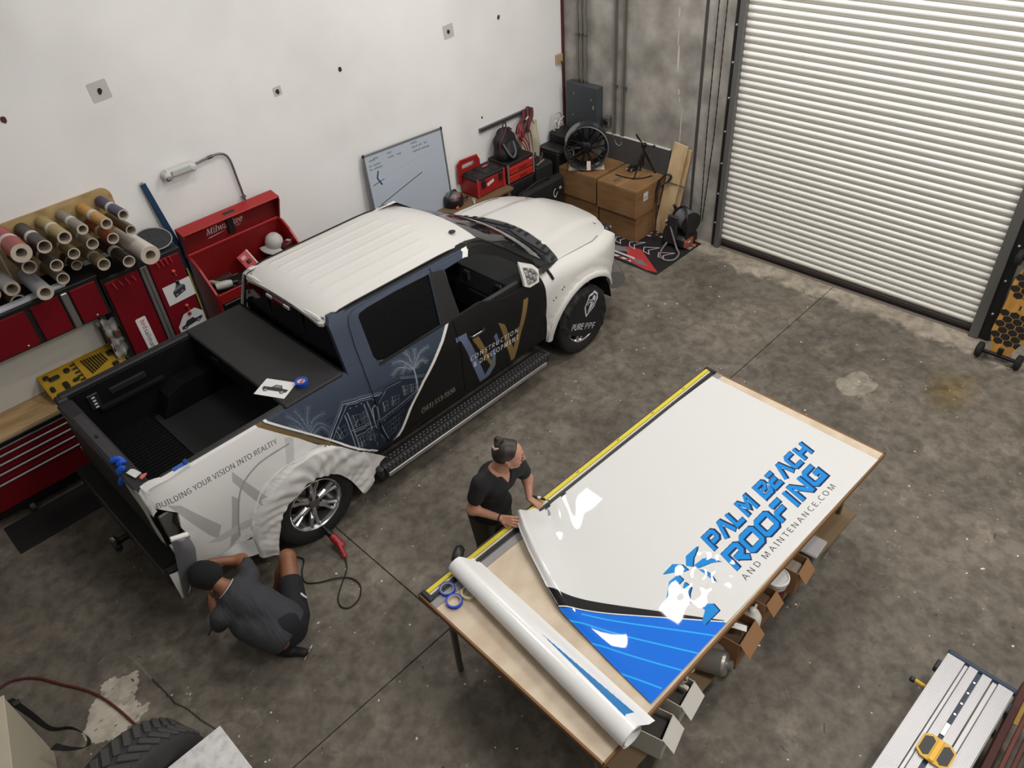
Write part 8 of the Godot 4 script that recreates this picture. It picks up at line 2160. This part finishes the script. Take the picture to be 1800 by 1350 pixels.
	obj("end_screw", MB.new().lathe([Vector2(0.012, 0), Vector2(0.008, 0.006), Vector2(0, 0.007)], 8, Transform3D(Basis(Vector3(1, 0, 0), PI / 2), Vector3(-0.78, 1.60, 0.03))), mt(c8(50, 46, 44), 0.5), rl)
	var bpk := thing("backpack", "black backpack with grey panels and red trim on the drawer tool box", "backpack", Vector3(-1.46, 1.145, 0.21), 0.15)
	var bkm := mt(c8(24, 23, 25), 0.7)
	obj("body", flesh([[Vector3(-0.08, 0.10, 0), 0.12, Vector3(0.12, 0.10, 0), 0.12], [Vector3(-0.07, 0.24, -0.02), 0.11, Vector3(0.10, 0.24, -0.02), 0.10], [Vector3(0.0, 0.33, -0.04), 0.08, Vector3(0.06, 0.33, -0.04), 0.07]], 0.012, 0.05), bkm, bpk)
	obj("front_pocket", flesh([[Vector3(-0.06, 0.12, 0.09), 0.075, Vector3(0.06, 0.12, 0.09), 0.075], [Vector3(-0.05, 0.20, 0.08), 0.05, Vector3(0.05, 0.20, 0.08), 0.05]], 0.010, 0.04), mt(c8(32, 31, 33), 0.7), bpk)
	obj("grey_panel", tb(curve3(V3([-0.15, 0.26, 0.075, -0.12, 0.12, 0.15, -0.06, 0.06, 0.17, 0.0, 0.12, 0.168, 0.03, 0.24, 0.11])), 0.016, 8), mt(c8(92, 91, 94), 0.6), bpk)
	obj("red_trim", tb(curve3(V3([-0.20, 0.12, 0.05, -0.18, 0.26, 0.05, -0.08, 0.35, 0.05, 0.04, 0.41, 0.02, 0.12, 0.36, 0.03])), 0.010, 6), mt(c8(96, 20, 28), 0.6), bpk)
	obj("grab_loop", tb(curve3(V3([0.0, 0.40, -0.03, 0.02, 0.46, -0.03, 0.07, 0.46, -0.03, 0.08, 0.39, -0.03])), 0.010, 6), bkm, bpk)
	var ls := thing("leash", "dark red straps and lanyards hanging from the wall rail's end", "straps", Vector3(-1.0, 1.50, 0.10))
	var mar := mt(c8(88, 26, 32), 0.6)
	for e in [[-0.02, 0.10, -0.16, -0.02], [0.06, 0.12, -0.06, -0.10], [0.14, 0.08, 0.04, -0.06], [0.10, 0.05, -0.10, -0.14]]:
		obj("strap", tb(curve3([Vector3(e[0] + 0.10, e[1], -0.04), Vector3(e[0], e[1] * 0.3, 0.05), Vector3(e[2], e[3], 0.08), Vector3(e[2] - 0.03, e[3] - 0.10, 0.08)]), 0.026, 8), mar if e[0] != 0.06 else mt(c8(70, 44, 46), 0.5), ls)
	for i in 3: obj("lanyard", tb(curve3([Vector3(-0.18 + i * 0.03, 0.0, 0.10), Vector3(-0.26 + i * 0.05, -0.12, 0.16), Vector3(-0.20 + i * 0.05, -0.24, 0.19), Vector3(-0.15 + i * 0.04, -0.33 - i * 0.02, 0.19)]), 0.009, 6), mt(c8(150, 40, 56), 0.5), ls)
	obj("clasp", tb([Vector3(-0.10, -0.36, 0.19), Vector3(-0.08, -0.42, 0.19)], 0.010, 6), mt(c8(186, 182, 180), 0.3, 0.8), ls)
	obj("buckle", bx(Vector3(0.02, 0.04, 0.10), Vector3(0.07, 0.03, 0.02), 0.006, Transform3D(Basis(Vector3(0, 0, 1), 0.5), Vector3.ZERO)), mt(c8(186, 160, 156), 0.3, 0.6), ls)
	var tote := thing("tote_bag", "cream cloth tote bag hanging folded from the wall rail", "bag", Vector3(-0.90, 1.20, 0.10))
	obj("cloth", MB.new().grid(24, 16, func(a, b): return Vector3(-0.17 + 0.34 * a + 0.05 * (1.0 - b) * (a - 0.3), -0.26 + 0.50 * b - 0.10 * a * (1.0 - b), 0.03 * sin(a * 16.0) * (1.1 - b * 0.5) + 0.035 + 0.015 * sin(b * 7.0 + a * 5.0))), mt(c8(186, 178, 156), 0.85, 0.0, {"cull_mode": BaseMaterial3D.CULL_DISABLED}), tote)
	obj("handle", tb(curve3(V3([-0.08, 0.22, 0.04, -0.03, 0.34, -0.04, 0.06, 0.34, -0.04, 0.10, 0.22, 0.04])), 0.012, 6), mt(c8(176, 168, 146), 0.85), tote)
	for x in [-0.09, -0.03]: obj("printed_line", tb(curve3([Vector3(x, 0.16, 0.075), Vector3(x + 0.03, 0.0, 0.078), Vector3(x + 0.05, -0.18, 0.07)]), 0.005, 5), mt(c8(60, 58, 56), 0.7), tote)
	# black cases between bench and boxes
	var k1 := thing("speaker_case", "long black case lying along the concrete wall behind the boxes", "case", Vector3(-0.36, 0.0, 0.25))
	obj("body", bx(Vector3(0, 0.50, 0), Vector3(0.66, 1.0, 0.44), 0.03), mt(c8(24, 23, 24), 0.55), k1)
	obj("top_edge", bx(Vector3(-0.30, 1.005, 0.0), Vector3(0.06, 0.02, 0.44), 0.006), mt(c8(52, 51, 52), 0.5), k1)
	obj("back_lid", bx(Vector3(0.12, 1.07, 0.0), Vector3(0.38, 0.16, 0.40), 0.03), mt(c8(20, 19, 20), 0.55), k1)
	var k2 := thing("soft_case", "black soft case with white round emblem in front of the tool boxes", "case", Vector3(-1.14, 0.0, 0.54))
	obj("body", bx(Vector3(0, 0.37, 0), Vector3(0.86, 0.74, 0.15), 0.04), mt(c8(20, 19, 20), 0.75), k2)
	var ec := Cv.new(256, 160, Vector2(0, 0), 256.0, c8(20, 19, 20))
	var ap := []
	for i in 12: ap.append(Vector2(0.28 + cos(1.7 + i * 0.27) * 0.2, 0.30 + sin(1.7 + i * 0.27) * 0.22))
	ec.line(ap, 0.05, c8(216, 216, 216))
	for i in 3: ec.poly([Vector2(0.22 + i * 0.06, 0.10 + i * 0.07), Vector2(0.34 + i * 0.06, 0.13 + i * 0.07), Vector2(0.34 + i * 0.06, 0.17 + i * 0.07), Vector2(0.22 + i * 0.06, 0.14 + i * 0.07)], c8(216, 216, 216))
	ec.text("ZS", Vector2(0.52, 0.34), 0.16, c8(216, 216, 216), 0.1, 1.0, 0.3, 0.008, "Droid Sans", 0.36) if false else ec.line([Vector2(0.55, 0.50), Vector2(0.72, 0.53), Vector2(0.62, 0.40), Vector2(0.80, 0.44)], 0.035, c8(216, 216, 216))
	var eq := MB.new()
	eq.quad(Vector3(0.16, 0.44, 0.077), Vector3(0.40, 0.44, 0.077), Vector3(0.40, 0.62, 0.077), Vector3(0.16, 0.62, 0.077), Vector2(0, 1), Vector2(1, 1), Vector2(1, 0), Vector2(0, 0))
	obj("emblem", eq, mt(Color.WHITE, 0.5, 0.0, {"albedo_texture": ec.tex()}), k2)
	obj("carry_strap", tb(curve3(V3([-0.3, 0.74, 0.0, -0.15, 0.79, 0.02, 0.05, 0.79, 0.02, 0.2, 0.74, 0.0])), 0.014, 6), mt(c8(16, 15, 16), 0.7), k2)
	var k3 := thing("open_tool_bag", "dark open tool bag with small tools beside the drawer tool box", "bag", Vector3(-0.92, 0.0, 0.26))
	obj("body", bx(Vector3(0, 0.46, 0), Vector3(0.34, 0.92, 0.36), 0.03), mt(c8(28, 26, 27), 0.75), k3)
	for i in 5: obj("tool_grip", tb([Vector3(-0.12 + i * 0.06, 0.92, -0.08 + (i % 3) * 0.08), Vector3(-0.09 + i * 0.06, 0.99, -0.10 + (i % 3) * 0.08)], 0.014, 6), mt([c8(70, 44, 40), c8(50, 46, 46), c8(96, 60, 56)][i % 3], 0.5), k3)
	obj("frame_bar", tb([Vector3(-0.17, 0.95, 0.17), Vector3(-0.02, 0.99, 0.17)], 0.010, 6), mt(c8(150, 144, 138), 0.4, 0.5), k3)
	# white cables in the corner
	var wc := thing("white_cables", "tangle of white cables hanging in the corner beside the panel", "cables")
	for e in [[-0.36, 1.0, -0.36, 1.34, -0.20, 1.36, -0.12, 1.22], [-0.42, 0.98, -0.30, 1.12, -0.20, 1.24, -0.08, 1.26], [-0.34, 1.28, -0.26, 1.16, -0.20, 1.04, -0.14, 0.98], [-0.28, 1.02, -0.24, 1.20, -0.14, 1.18, -0.10, 1.06]]:
		obj("cable", tb(curve3([Vector3(e[0], e[1], 0.14), Vector3(e[2], e[3], 0.10), Vector3(e[4], e[5], 0.09), Vector3(e[6], e[7], 0.06)]), 0.011, 6), mt(c8(196, 192, 184), 0.5), wc)
	obj("long_cable", tb(curve3(V3([-0.24, 1.14, 0.10, -0.27, 1.0, 0.26, -0.35, 0.98, 0.42, -0.45, 0.95, 0.56, -0.52, 0.90, 0.62])), 0.010, 6), mt(c8(190, 186, 180), 0.5), wc)
	obj("power_strip", bx(Vector3(-0.10, 1.02, 0.10), Vector3(0.05, 0.18, 0.04), 0.008), mt(c8(186, 182, 160), 0.5), wc)

# ---------------------------------------------------------------- foreground, loose things
func build_foreground() -> void:
	# on the truck
	var pc := Cv.new(384, 270, Vector2(0, 0), 384.0, c8(222, 222, 222))
	pc.poly([Vector2(0.12, 0.24), Vector2(0.90, 0.24), Vector2(0.93, 0.36), Vector2(0.72, 0.38), Vector2(0.64, 0.50), Vector2(0.44, 0.50), Vector2(0.36, 0.38), Vector2(0.10, 0.37)], c8(40, 42, 46))
	pc.poly([Vector2(0.46, 0.48), Vector2(0.62, 0.48), Vector2(0.68, 0.39), Vector2(0.42, 0.39)], c8(120, 124, 130))
	for x in [0.24, 0.78]:
		pc.disc(Vector2(x, 0.24), 0.075, 0.075, c8(60, 60, 62)); pc.disc(Vector2(x, 0.24), 0.04, 0.04, c8(170, 170, 172))
	var pp := thing("design_print", "white paper print of a pickup design lying on the black tool box", "paper", Vector3(-6.686 + 0.125, 1.487, 1.92 + 0.61), -1.10)
	var pq := MB.new()
	pq.quad(Vector3(-0.145, 0.0, 0.105), Vector3(0.145, 0.0, 0.105), Vector3(0.145, 0.003, -0.105), Vector3(-0.145, 0.0, -0.105), Vector2(0, 1), Vector2(1, 1), Vector2(1, 0), Vector2(0, 0))
	obj("print", pq, mt(Color.WHITE, 0.5, 0.0, {"albedo_texture": pc.tex()}), pp)
	obj("sheet_back", bx(Vector3(0, -0.0012, 0), Vector3(0.288, 0.001, 0.208)), mt(c8(220, 220, 220), 0.6), pp)
	var ring := [Vector2(0.036, 0), Vector2(0.055, 0.0), Vector2(0.055, 0.038), Vector2(0.036, 0.038), Vector2(0.036, 0)]
	var tr := thing("tape_roll", "blue tape roll with round paper label beside the design print", "tape roll", Vector3(-6.686 + 0.305, 1.487, 1.92 + 0.74))
	obj("tape", MB.new().lathe(ring, 28, Transform3D(), 0, TAU, 2), mt(c8(26, 68, 176), 0.45), tr)
	obj("label_disc", MB.new().lathe([Vector2(0.037, 0.030), Vector2(0, 0.030)], 22), mt(c8(196, 176, 172), 0.6), tr)
	obj("label_mark", bx(Vector3(0, 0.031, 0.004), Vector3(0.05, 0.001, 0.018), 0.0, Transform3D(Basis(Vector3.UP, 0.5), Vector3.ZERO)), mt(c8(160, 70, 50), 0.6), tr)
	var bt := thing("tape_wad", "crumpled blue masking tape hanging over the tailgate cap", "tape", Vector3(-6.686 - 1.18, 1.44, 1.92 + 0.42))
	for e in [[-0.02, 0.03, -0.06, 0.06, 0.02, 0.02], [0.0, 0.02, 0.02, 0.05, 0.04, 0.06], [-0.03, -0.02, 0.05, 0.02, 0.03, 0.10], [-0.05, -0.10, 0.08, -0.03, -0.03, 0.12]]:
		obj("strip", tb(curve3([Vector3(e[0], e[1], e[2]), Vector3((e[0] + e[3]) / 2 + 0.02, (e[1] + e[4]) / 2 + 0.02, (e[2] + e[5]) / 2), Vector3(e[3], e[4], e[5])]), [0.014, 0.022, 0.028, 0.026, 0.030, 0.024, 0.026, 0.022, 0.018, 0.022, 0.020, 0.018, 0.014], 6), mt(c8(24, 84, 196), 0.5), bt)
	var sq := thing("squeegee", "white plastic squeegee lying on the tailgate cap", "squeegee", Vector3(-6.686 - 1.13, 1.448, 1.92 + 0.60), 0.3)
	obj("blade", MB.new().prism(V2([-0.03, -0.05, 0.03, -0.05, 0.035, 0.03, 0.025, 0.055, -0.02, 0.055]), 0, 0.006, Transform3D(Basis(Vector3(1, 0, 0), -PI / 2), Vector3.ZERO)), mt(c8(216, 214, 210), 0.4), sq)
	obj("felt_edge", bx(Vector3(0, 0.004, 0.052), Vector3(0.06, 0.009, 0.008), 0.002), mt(c8(196, 192, 186), 0.8), sq)
	var pk := thing("pink_eraser", "small pink rubber tool beside the white squeegee on the tailgate", "tool", Vector3(-6.686 - 1.10, 1.445, 1.92 + 0.70), 0.4)
	obj("body", tb([Vector3(-0.025, 0.014, 0), Vector3(0, 0.016, 0), Vector3(0.03, 0.012, 0)], [0.012, 0.018, 0.010], 10), mt(c8(190, 100, 92), 0.6), pk)
	obj("tip", tb([Vector3(0.03, 0.012, 0), Vector3(0.045, 0.010, 0)], [0.010, 0.004], 8), mt(c8(150, 66, 60), 0.6), pk)
	var bp := thing("tape_patch", "small blue tape patch on the bed rail above the film lettering", "tape", Vector3(-6.686 - 0.86, 1.475, 1.92 + 0.84))
	obj("strip", bx(Vector3.ZERO, Vector3(0.12, 0.008, 0.045), 0.003, Transform3D(Basis(Vector3(1, 0, 0), 0.3), Vector3.ZERO)), mt(c8(30, 84, 168), 0.5), bp)
	obj("folded_end", bx(Vector3(0.05, 0.006, 0), Vector3(0.03, 0.006, 0.045), 0.002, Transform3D(Basis(Vector3(0, 0, 1), 0.3), Vector3.ZERO)), mt(c8(24, 72, 150), 0.5), bp)
	# electric skateboard leaning beside the door
	var sk := thing("electric_skateboard", "long wooden electric skateboard with black hexagon grip leaning beside the roller door", "skateboard")
	var SX := frame(Vector3(0, 0, 1), Vector3(0.24, 1.0, 0.03), Vector3(-0.36, 0.12, 6.50))
	var deck := curve2(V2([-0.08, 0.0, -0.10, 0.05, -0.13, 0.12, -0.165, 0.22, -0.155, 0.40, -0.15, 0.60, -0.16, 0.78, -0.13, 0.90, -0.09, 0.98, -0.08, 1.04, 0.08, 1.04, 0.09, 0.98, 0.13, 0.90, 0.16, 0.78, 0.15, 0.60, 0.155, 0.40, 0.165, 0.22, 0.13, 0.12, 0.10, 0.05, 0.08, 0.0]), 3, true)
	# the deck's face looks into the room: -x
	var FX := SX
	obj("deck", MB.new().prism(deck, 0.0, 0.018, FX), mt(Color.WHITE, 0.5, 0.0, {"albedo_texture": noise_tex(0.02, 3, [[0.0, c8(150, 106, 44)], [1.0, c8(190, 140, 66)]], 128, 81), "uv1_triplanar": true, "uv1_scale": Vector3(3, 1, 3)}), sk)
	var grip := mt(c8(20, 19, 19), 0.9)
	for part in [[0.10, 0.44], [0.62, 0.94]]:
		for r in 6:
			for c in 4:
				var x := -0.165 + c * 0.098 + (0.049 if r % 2 else 0.0)
				var y: float = part[0] + 0.03 + r * 0.062
				if y > part[1] or absf(x) > 0.15: continue
				var hx := PackedVector2Array()
				for k in 6: hx.append(Vector2(x + cos(TAU * (k + 0.5) / 6) * 0.050, y + sin(TAU * (k + 0.5) / 6) * 0.038))
				var cl := Geometry2D.intersect_polygons(hx, deck)
				if cl.size(): obj("grip_tile", MB.new().prism(cl[0], 0.018, 0.0205, FX), grip, sk)
	obj("control_box", bx(Vector3(0, 0.03, 0.03), Vector3(0.05, 0.08, 0.03), 0.008, FX), mt(c8(16, 16, 22), 0.3), sk)
	obj("carry_slot", bx(Vector3(0.0, 0.53, 0.0185), Vector3(0.018, 0.05, 0.003), 0.001, FX), mt(c8(40, 34, 26), 0.6), sk)
	for y in [-0.03, 1.03]:
		obj("truck_axle", tb([FX * Vector3(-0.17, y, 0.012), FX * Vector3(0.17, y, 0.012)], 0.022, 10), mt(c8(24, 24, 26), 0.4, 0.5), sk)
		for s in [-1, 1]:
			var o := obj("wheel", MB.new().lathe([Vector2(0, -0.033), Vector2(0.06, -0.033), Vector2(0.082, -0.024), Vector2(0.086, 0.0), Vector2(0.082, 0.024), Vector2(0.06, 0.033), Vector2(0, 0.033)], 22, FX * Transform3D(Basis(Vector3(0, 0, 1), PI / 2), Vector3(0.195 * s, y, 0.012)), 0, TAU, 1), mt(c8(22, 21, 21), 0.8), sk)
			obj("wheel_nut", tb([FX * Vector3(0.222 * s, y, 0.012), FX * Vector3(0.236 * s, y, 0.012)], 0.012, 6), mt(c8(180, 160, 140), 0.3, 0.8), o)
	# aluminium work platform
	var pf := thing("work_platform", "ribbed aluminium work platform with blue ends and yellow black latch", "platform", Vector3(-5.52, 0, 7.66), -0.035)
	var al := mt(c8(176, 175, 177), 0.42, 0.55)
	var blue := mt(c8(24, 44, 66), 0.45)
	for e in [[-0.155, 0.115, 0.0], [-0.083, 0.024, -0.012], [-0.040, 0.058, 0.0], [0.046, 0.062, 0.0], [0.098, 0.032, -0.012], [0.163, 0.095, 0.0]]:
		var pl := obj("deck_plank", bx(Vector3(0, 0.50 + e[2], e[0]), Vector3(1.80, 0.022, e[1]), 0.003), al, pf)
		if e[2] == 0.0:
			var n := int(e[1] / 0.0115)
			var rb := MB.new()
			for i in n: rb.box(Vector3(0, 0.5125, e[0] - e[1] / 2 + (i + 0.5) * e[1] / n), Vector3(1.79, 0.004, 0.006), 0.0015)
			obj("rib", rb, mt(c8(196, 195, 196), 0.4, 0.5), pl).set_meta("kind", "stuff")
	obj("centre_slot", bx(Vector3(0.3, 0.488, 0.003), Vector3(1.2, 0.02, 0.034), 0.002), blue, pf)
	for i in 5: obj("slot_rivet", tb([Vector3(0.80 - i * 0.10, 0.498, 0.003), Vector3(0.80 - i * 0.10, 0.503, 0.003)], 0.008, 8), mt(c8(200, 204, 210), 0.3, 0.7), pf)
	obj("slot_plate", bx(Vector3(0.36, 0.503, 0.003), Vector3(0.10, 0.006, 0.034), 0.002), mt(c8(196, 190, 180), 0.3, 0.6), pf)
	for s in [-1, 1]:
		obj("end_cap", bx(Vector3(0.915 * s, 0.485, 0.004), Vector3(0.045, 0.06, 0.44), 0.01), blue, pf)
		obj("side_rail", bx(Vector3(0, 0.46, 0.205 * s + 0.002), Vector3(1.78, 0.06, 0.022), 0.004), mt(c8(150, 150, 152), 0.45, 0.5), pf)
		for z in [-1, 1]:
			obj("leg", tb([Vector3(0.86 * s, 0.45, 0.17 * z), Vector3(0.90 * s, 0.02, 0.22 * z)], 0.018, 8), mt(c8(150, 150, 152), 0.4, 0.5), pf)
			obj("rubber_foot", bx(Vector3(0.90 * s, 0.015, 0.22 * z), Vector3(0.06, 0.03, 0.05), 0.008), mt(c8(22, 22, 24), 0.8), pf)
	var la := obj("latch_pad", MB.new().prism(V2([-0.06, -0.10, 0.06, -0.10, 0.09, -0.06, 0.09, 0.06, 0.06, 0.10, -0.06, 0.10, -0.09, 0.06, -0.09, -0.06]), 0.0, 0.016, Transform3D(Basis(Vector3(1, 0, 0), -PI / 2), Vector3(0.17, 0.514, 0.02))), mt(c8(206, 164, 56), 0.45), pf)
	for s in [-1, 1]: obj("black_inlay", MB.new().prism(V2([-0.055, 0.025, 0.055, 0.025, 0.075, 0.05, 0.05, 0.088, -0.05, 0.088, -0.075, 0.05]), 0.016, 0.019, Transform3D(Basis(Vector3(1, 0, 0), -PI / 2) * Basis(Vector3(0, 0, 1), 0.0 if s > 0 else PI), Vector3(0.17, 0.514, 0.02))), mt(c8(44, 42, 42), 0.5), la)
	obj("yellow_bar", bx(Vector3(0.17, 0.534, 0.02), Vector3(0.17, 0.008, 0.034), 0.003), mt(c8(222, 168, 30), 0.4), la)
	var lv := obj("release_lever", bx(Vector3(0.66, 0.36, -0.245), Vector3(0.03, 0.025, 0.10), 0.008), mt(c8(206, 164, 40), 0.45), pf)
	obj("lever_tip", bx(Vector3(0.655, 0.36, -0.305), Vector3(0.04, 0.03, 0.035), 0.008), mt(c8(20, 26, 40), 0.5), lv)
	obj("lever_pivot", bx(Vector3(0.665, 0.38, -0.20), Vector3(0.03, 0.03, 0.04), 0.008), mt(c8(190, 180, 172), 0.4), lv)
	for s in [-1, 1]: obj("hinge_block", bx(Vector3(0.80, 0.45, 0.225 * s), Vector3(0.09, 0.05, 0.03), 0.008), mt(c8(30, 34, 44), 0.5), pf)
	# rusty red slatted ramp at the picture's corner
	var rp := thing("slatted_ramp", "rusty dark red slatted steel ramp at the lower right corner", "ramp", Vector3(-5.05, 0, 8.20))
	var rs := mt(c8(70, 34, 30), 0.6, 0.3)
	obj("edge_rail", bx(Vector3(0, 0.34, -0.25), Vector3(1.3, 0.10, 0.05), 0.006), rs, rp)
	obj("edge_rail", bx(Vector3(0, 0.34, 0.33), Vector3(1.3, 0.10, 0.05), 0.006), rs, rp)
	for i in 9: obj("slat", bx(Vector3(0, 0.36, -0.18 + i * 0.055), Vector3(1.25, 0.03, 0.028), 0.004), mt([c8(92, 46, 38), c8(78, 38, 32), c8(108, 60, 50)][i % 3], 0.6, 0.2), rp)
	for x in [-0.6, 0.6]:
		obj("cross_beam", bx(Vector3(x, 0.31, 0.04), Vector3(0.05, 0.06, 0.6), 0.004), rs, rp)
		for z in [-0.24, 0.30]: obj("leg", bx(Vector3(x, 0.145, z), Vector3(0.05, 0.29, 0.05), 0.004), rs, rp)
	obj("yellow_strap", bx(Vector3(0.42, 0.365, -0.215), Vector3(0.22, 0.006, 0.03), 0.001, Transform3D()), mt(c8(150, 118, 40), 0.6), rp)
	# beige cabinet at the lower left with pull handle
	var bc := thing("beige_cabinet", "beige metal cabinet top with steel handle at the lower left corner", "cabinet")
	var bm := mt(c8(178, 170, 150), 0.5)
	var CX := Transform3D(Basis(Vector3.UP, -0.235), Vector3(-9.235, 0, 3.05))
	obj("body", bx(Vector3(-0.44, 0.395, 0.60), Vector3(0.88, 0.79, 1.5), 0.008, CX * Transform3D(Basis(Vector3.UP, 0.0), Vector3(0, 0, 0.16))), bm, bc)
	obj("top_plate", bx(Vector3(-0.44, 0.795, 0.76), Vector3(0.89, 0.012, 1.51), 0.003, CX), mt(c8(186, 178, 158), 0.5), bc)
	for z in [0.30, 0.44]:
		var base := CX * Vector3(-0.16, 0.80, z)
		obj("handle_stem", tb([base, base + Vector3(0, 0.05, 0)], 0.016, 10), mt(c8(186, 188, 192), 0.3, 0.8), bc)
		obj("handle_ring", MB.new().lathe([Vector2(0.016, 0.0), Vector2(0.034, 0.0), Vector2(0.034, 0.006), Vector2(0.016, 0.006)], 18, Transform3D(Basis(), base)), mt(c8(206, 206, 206), 0.3, 0.6), bc)
		obj("handle_grip", tb([base + Vector3(0.0, 0.05, 0), base + Vector3(0.06, 0.05, 0.03), base + Vector3(-0.03, 0.055, 0.13)], 0.014, 8), mt(c8(150, 156, 164), 0.3, 0.8), bc)
	var sp := thing("black_strap", "twisted black strap hanging off the beige cabinet's side", "strap", Vector3(-9.15, 0.0, 3.1))
	var st := MB.new()
	var sc := curve3(V3([-0.10, 0.55, -0.22, -0.05, 0.45, -0.08, 0.0, 0.36, 0.06, 0.10, 0.30, 0.12, 0.15, 0.27, 0.24, 0.12, 0.30, 0.34, 0.04, 0.42, 0.36, -0.02, 0.52, 0.34]), 6)
	for i in sc.size() - 1:
		var tw := 0.6 * i
		var w0 := Vector3(cos(tw * 0.12), sin(tw * 0.12), 0.35).normalized() * 0.026
		var w1 := Vector3(cos((tw + 0.6) * 0.12), sin((tw + 0.6) * 0.12), 0.35).normalized() * 0.026
		st.quad(sc[i] - w0, sc[i] + w0, sc[i + 1] + w1, sc[i + 1] - w1)
		st.quad(sc[i] + w0, sc[i] - w0, sc[i + 1] - w1, sc[i + 1] + w1)
	obj("webbing", st, mt(c8(17, 16, 17), 0.8), sp)
	obj("buckle", bx(Vector3(-0.08, 0.52, -0.18), Vector3(0.05, 0.03, 0.04), 0.008), mt(c8(60, 60, 62), 0.4, 0.5), sp)
	# big tyre, only its top in the picture
	var ty := thing("loose_tyre", "large black off-road tyre standing at the picture's bottom edge", "tyre", Vector3(-8.97, 0.53, 4.28), 0.35)
	var rub := mt(c8(44, 43, 43), 0.75)
	var TX := Transform3D(Basis(Vector3(1, 0, 0), PI / 2), Vector3.ZERO)
	obj("carcass", MB.new().lathe([Vector2(0.27, -0.14), Vector2(0.40, -0.165), Vector2(0.50, -0.15), Vector2(0.522, -0.12), Vector2(0.526, 0.0), Vector2(0.522, 0.12), Vector2(0.50, 0.15), Vector2(0.40, 0.165), Vector2(0.27, 0.14), Vector2(0.29, 0.0), Vector2(0.27, -0.14)], 64, TX), rub, ty)
	var lug := mt(c8(60, 59, 58), 0.7)
	for i in 44:
		var a := TAU * i / 44
		if sin(a) < 0.2: continue
		for s in [-1, 1]:
			obj("tread_lug", bx(Vector3.ZERO, Vector3(0.045, 0.018, 0.125), 0.005, Transform3D(Basis(Vector3(0, 0, 1), a - PI / 2 + (0.036 if s > 0 else 0.0)) * Basis(), Vector3(cos(a + (0.036 if s > 0 else 0.0)) * 0.528, sin(a + (0.036 if s > 0 else 0.0)) * 0.528, 0.062 * s)) * Transform3D(Basis(Vector3.UP, 0.62 * s), Vector3.ZERO)), lug, ty)
	obj("rim", MB.new().lathe([Vector2(0.0, -0.05), Vector2(0.24, -0.06), Vector2(0.275, -0.13), Vector2(0.285, -0.13), Vector2(0.285, 0.13), Vector2(0.275, 0.13), Vector2(0.24, 0.06), Vector2(0.0, 0.05)], 40, TX, 0, TAU, 2), mt(c8(90, 90, 92), 0.4, 0.7), ty)
	# white carton
	var wc := thing("white_carton", "tall white carton with dusty top at the picture's bottom edge", "box", Vector3(-8.53, 0, 4.68))
	obj("body", bx(Vector3(0, 0.395, 0), Vector3(0.36, 0.79, 0.62), 0.006), mt(c8(206, 204, 202), 0.6), wc)
	obj("lid", bx(Vector3(0, 0.80, 0), Vector3(0.38, 0.02, 0.64), 0.004), mt(Color.WHITE, 0.6, 0.0, {"albedo_texture": noise_tex(0.03, 4, [[0.0, c8(178, 176, 174)], [0.35, c8(206, 205, 204)], [1.0, c8(222, 221, 220)]], 256, 91), "uv1_triplanar": true, "uv1_scale": Vector3(1.5, 1.5, 1.5)}), wc)
	tag(obj("extension_cable", tb(curve3(V3([-9.50, 0.012, 2.24, -9.34, 0.012, 2.20, -9.23, 0.012, 2.22, -9.10, 0.012, 2.34, -8.99, 0.012, 2.54, -8.88, 0.012, 2.73, -8.81, 0.012, 2.91, -8.76, 0.012, 3.13, -8.73, 0.012, 3.32, -8.70, 0.012, 3.52, -8.71, 0.012, 3.70, -8.76, 0.012, 3.95]), 5), 0.010, 8), mt(c8(92, 34, 30), 0.55)), "dark red extension cord curving over the floor at the lower left", "cord")
	# paper and vinyl flecks on the floor
	var fk := MB.new()
	for i in 240:
		var p := Vector3(rng.randf_range(-9.5, -0.3), 0.002, rng.randf_range(2.9, 8.6))
		var a := rng.randf() * TAU
		var l := rng.randf_range(0.004, 0.011)
		var u := Vector3(cos(a), 0, sin(a)) * l
		var w := Vector3(-sin(a), 0, cos(a)) * l * rng.randf_range(0.3, 0.9)
		fk.quad(p - u - w, p - u + w + Vector3(0, 0.002, 0), p + u + w, p + u - w)
	tag(obj("floor_debris", fk, mt(c8(214, 210, 202), 0.7, 0.0, {"cull_mode": BaseMaterial3D.CULL_DISABLED})), "tiny white vinyl and paper scraps scattered on the concrete floor", "scraps", "", "stuff")
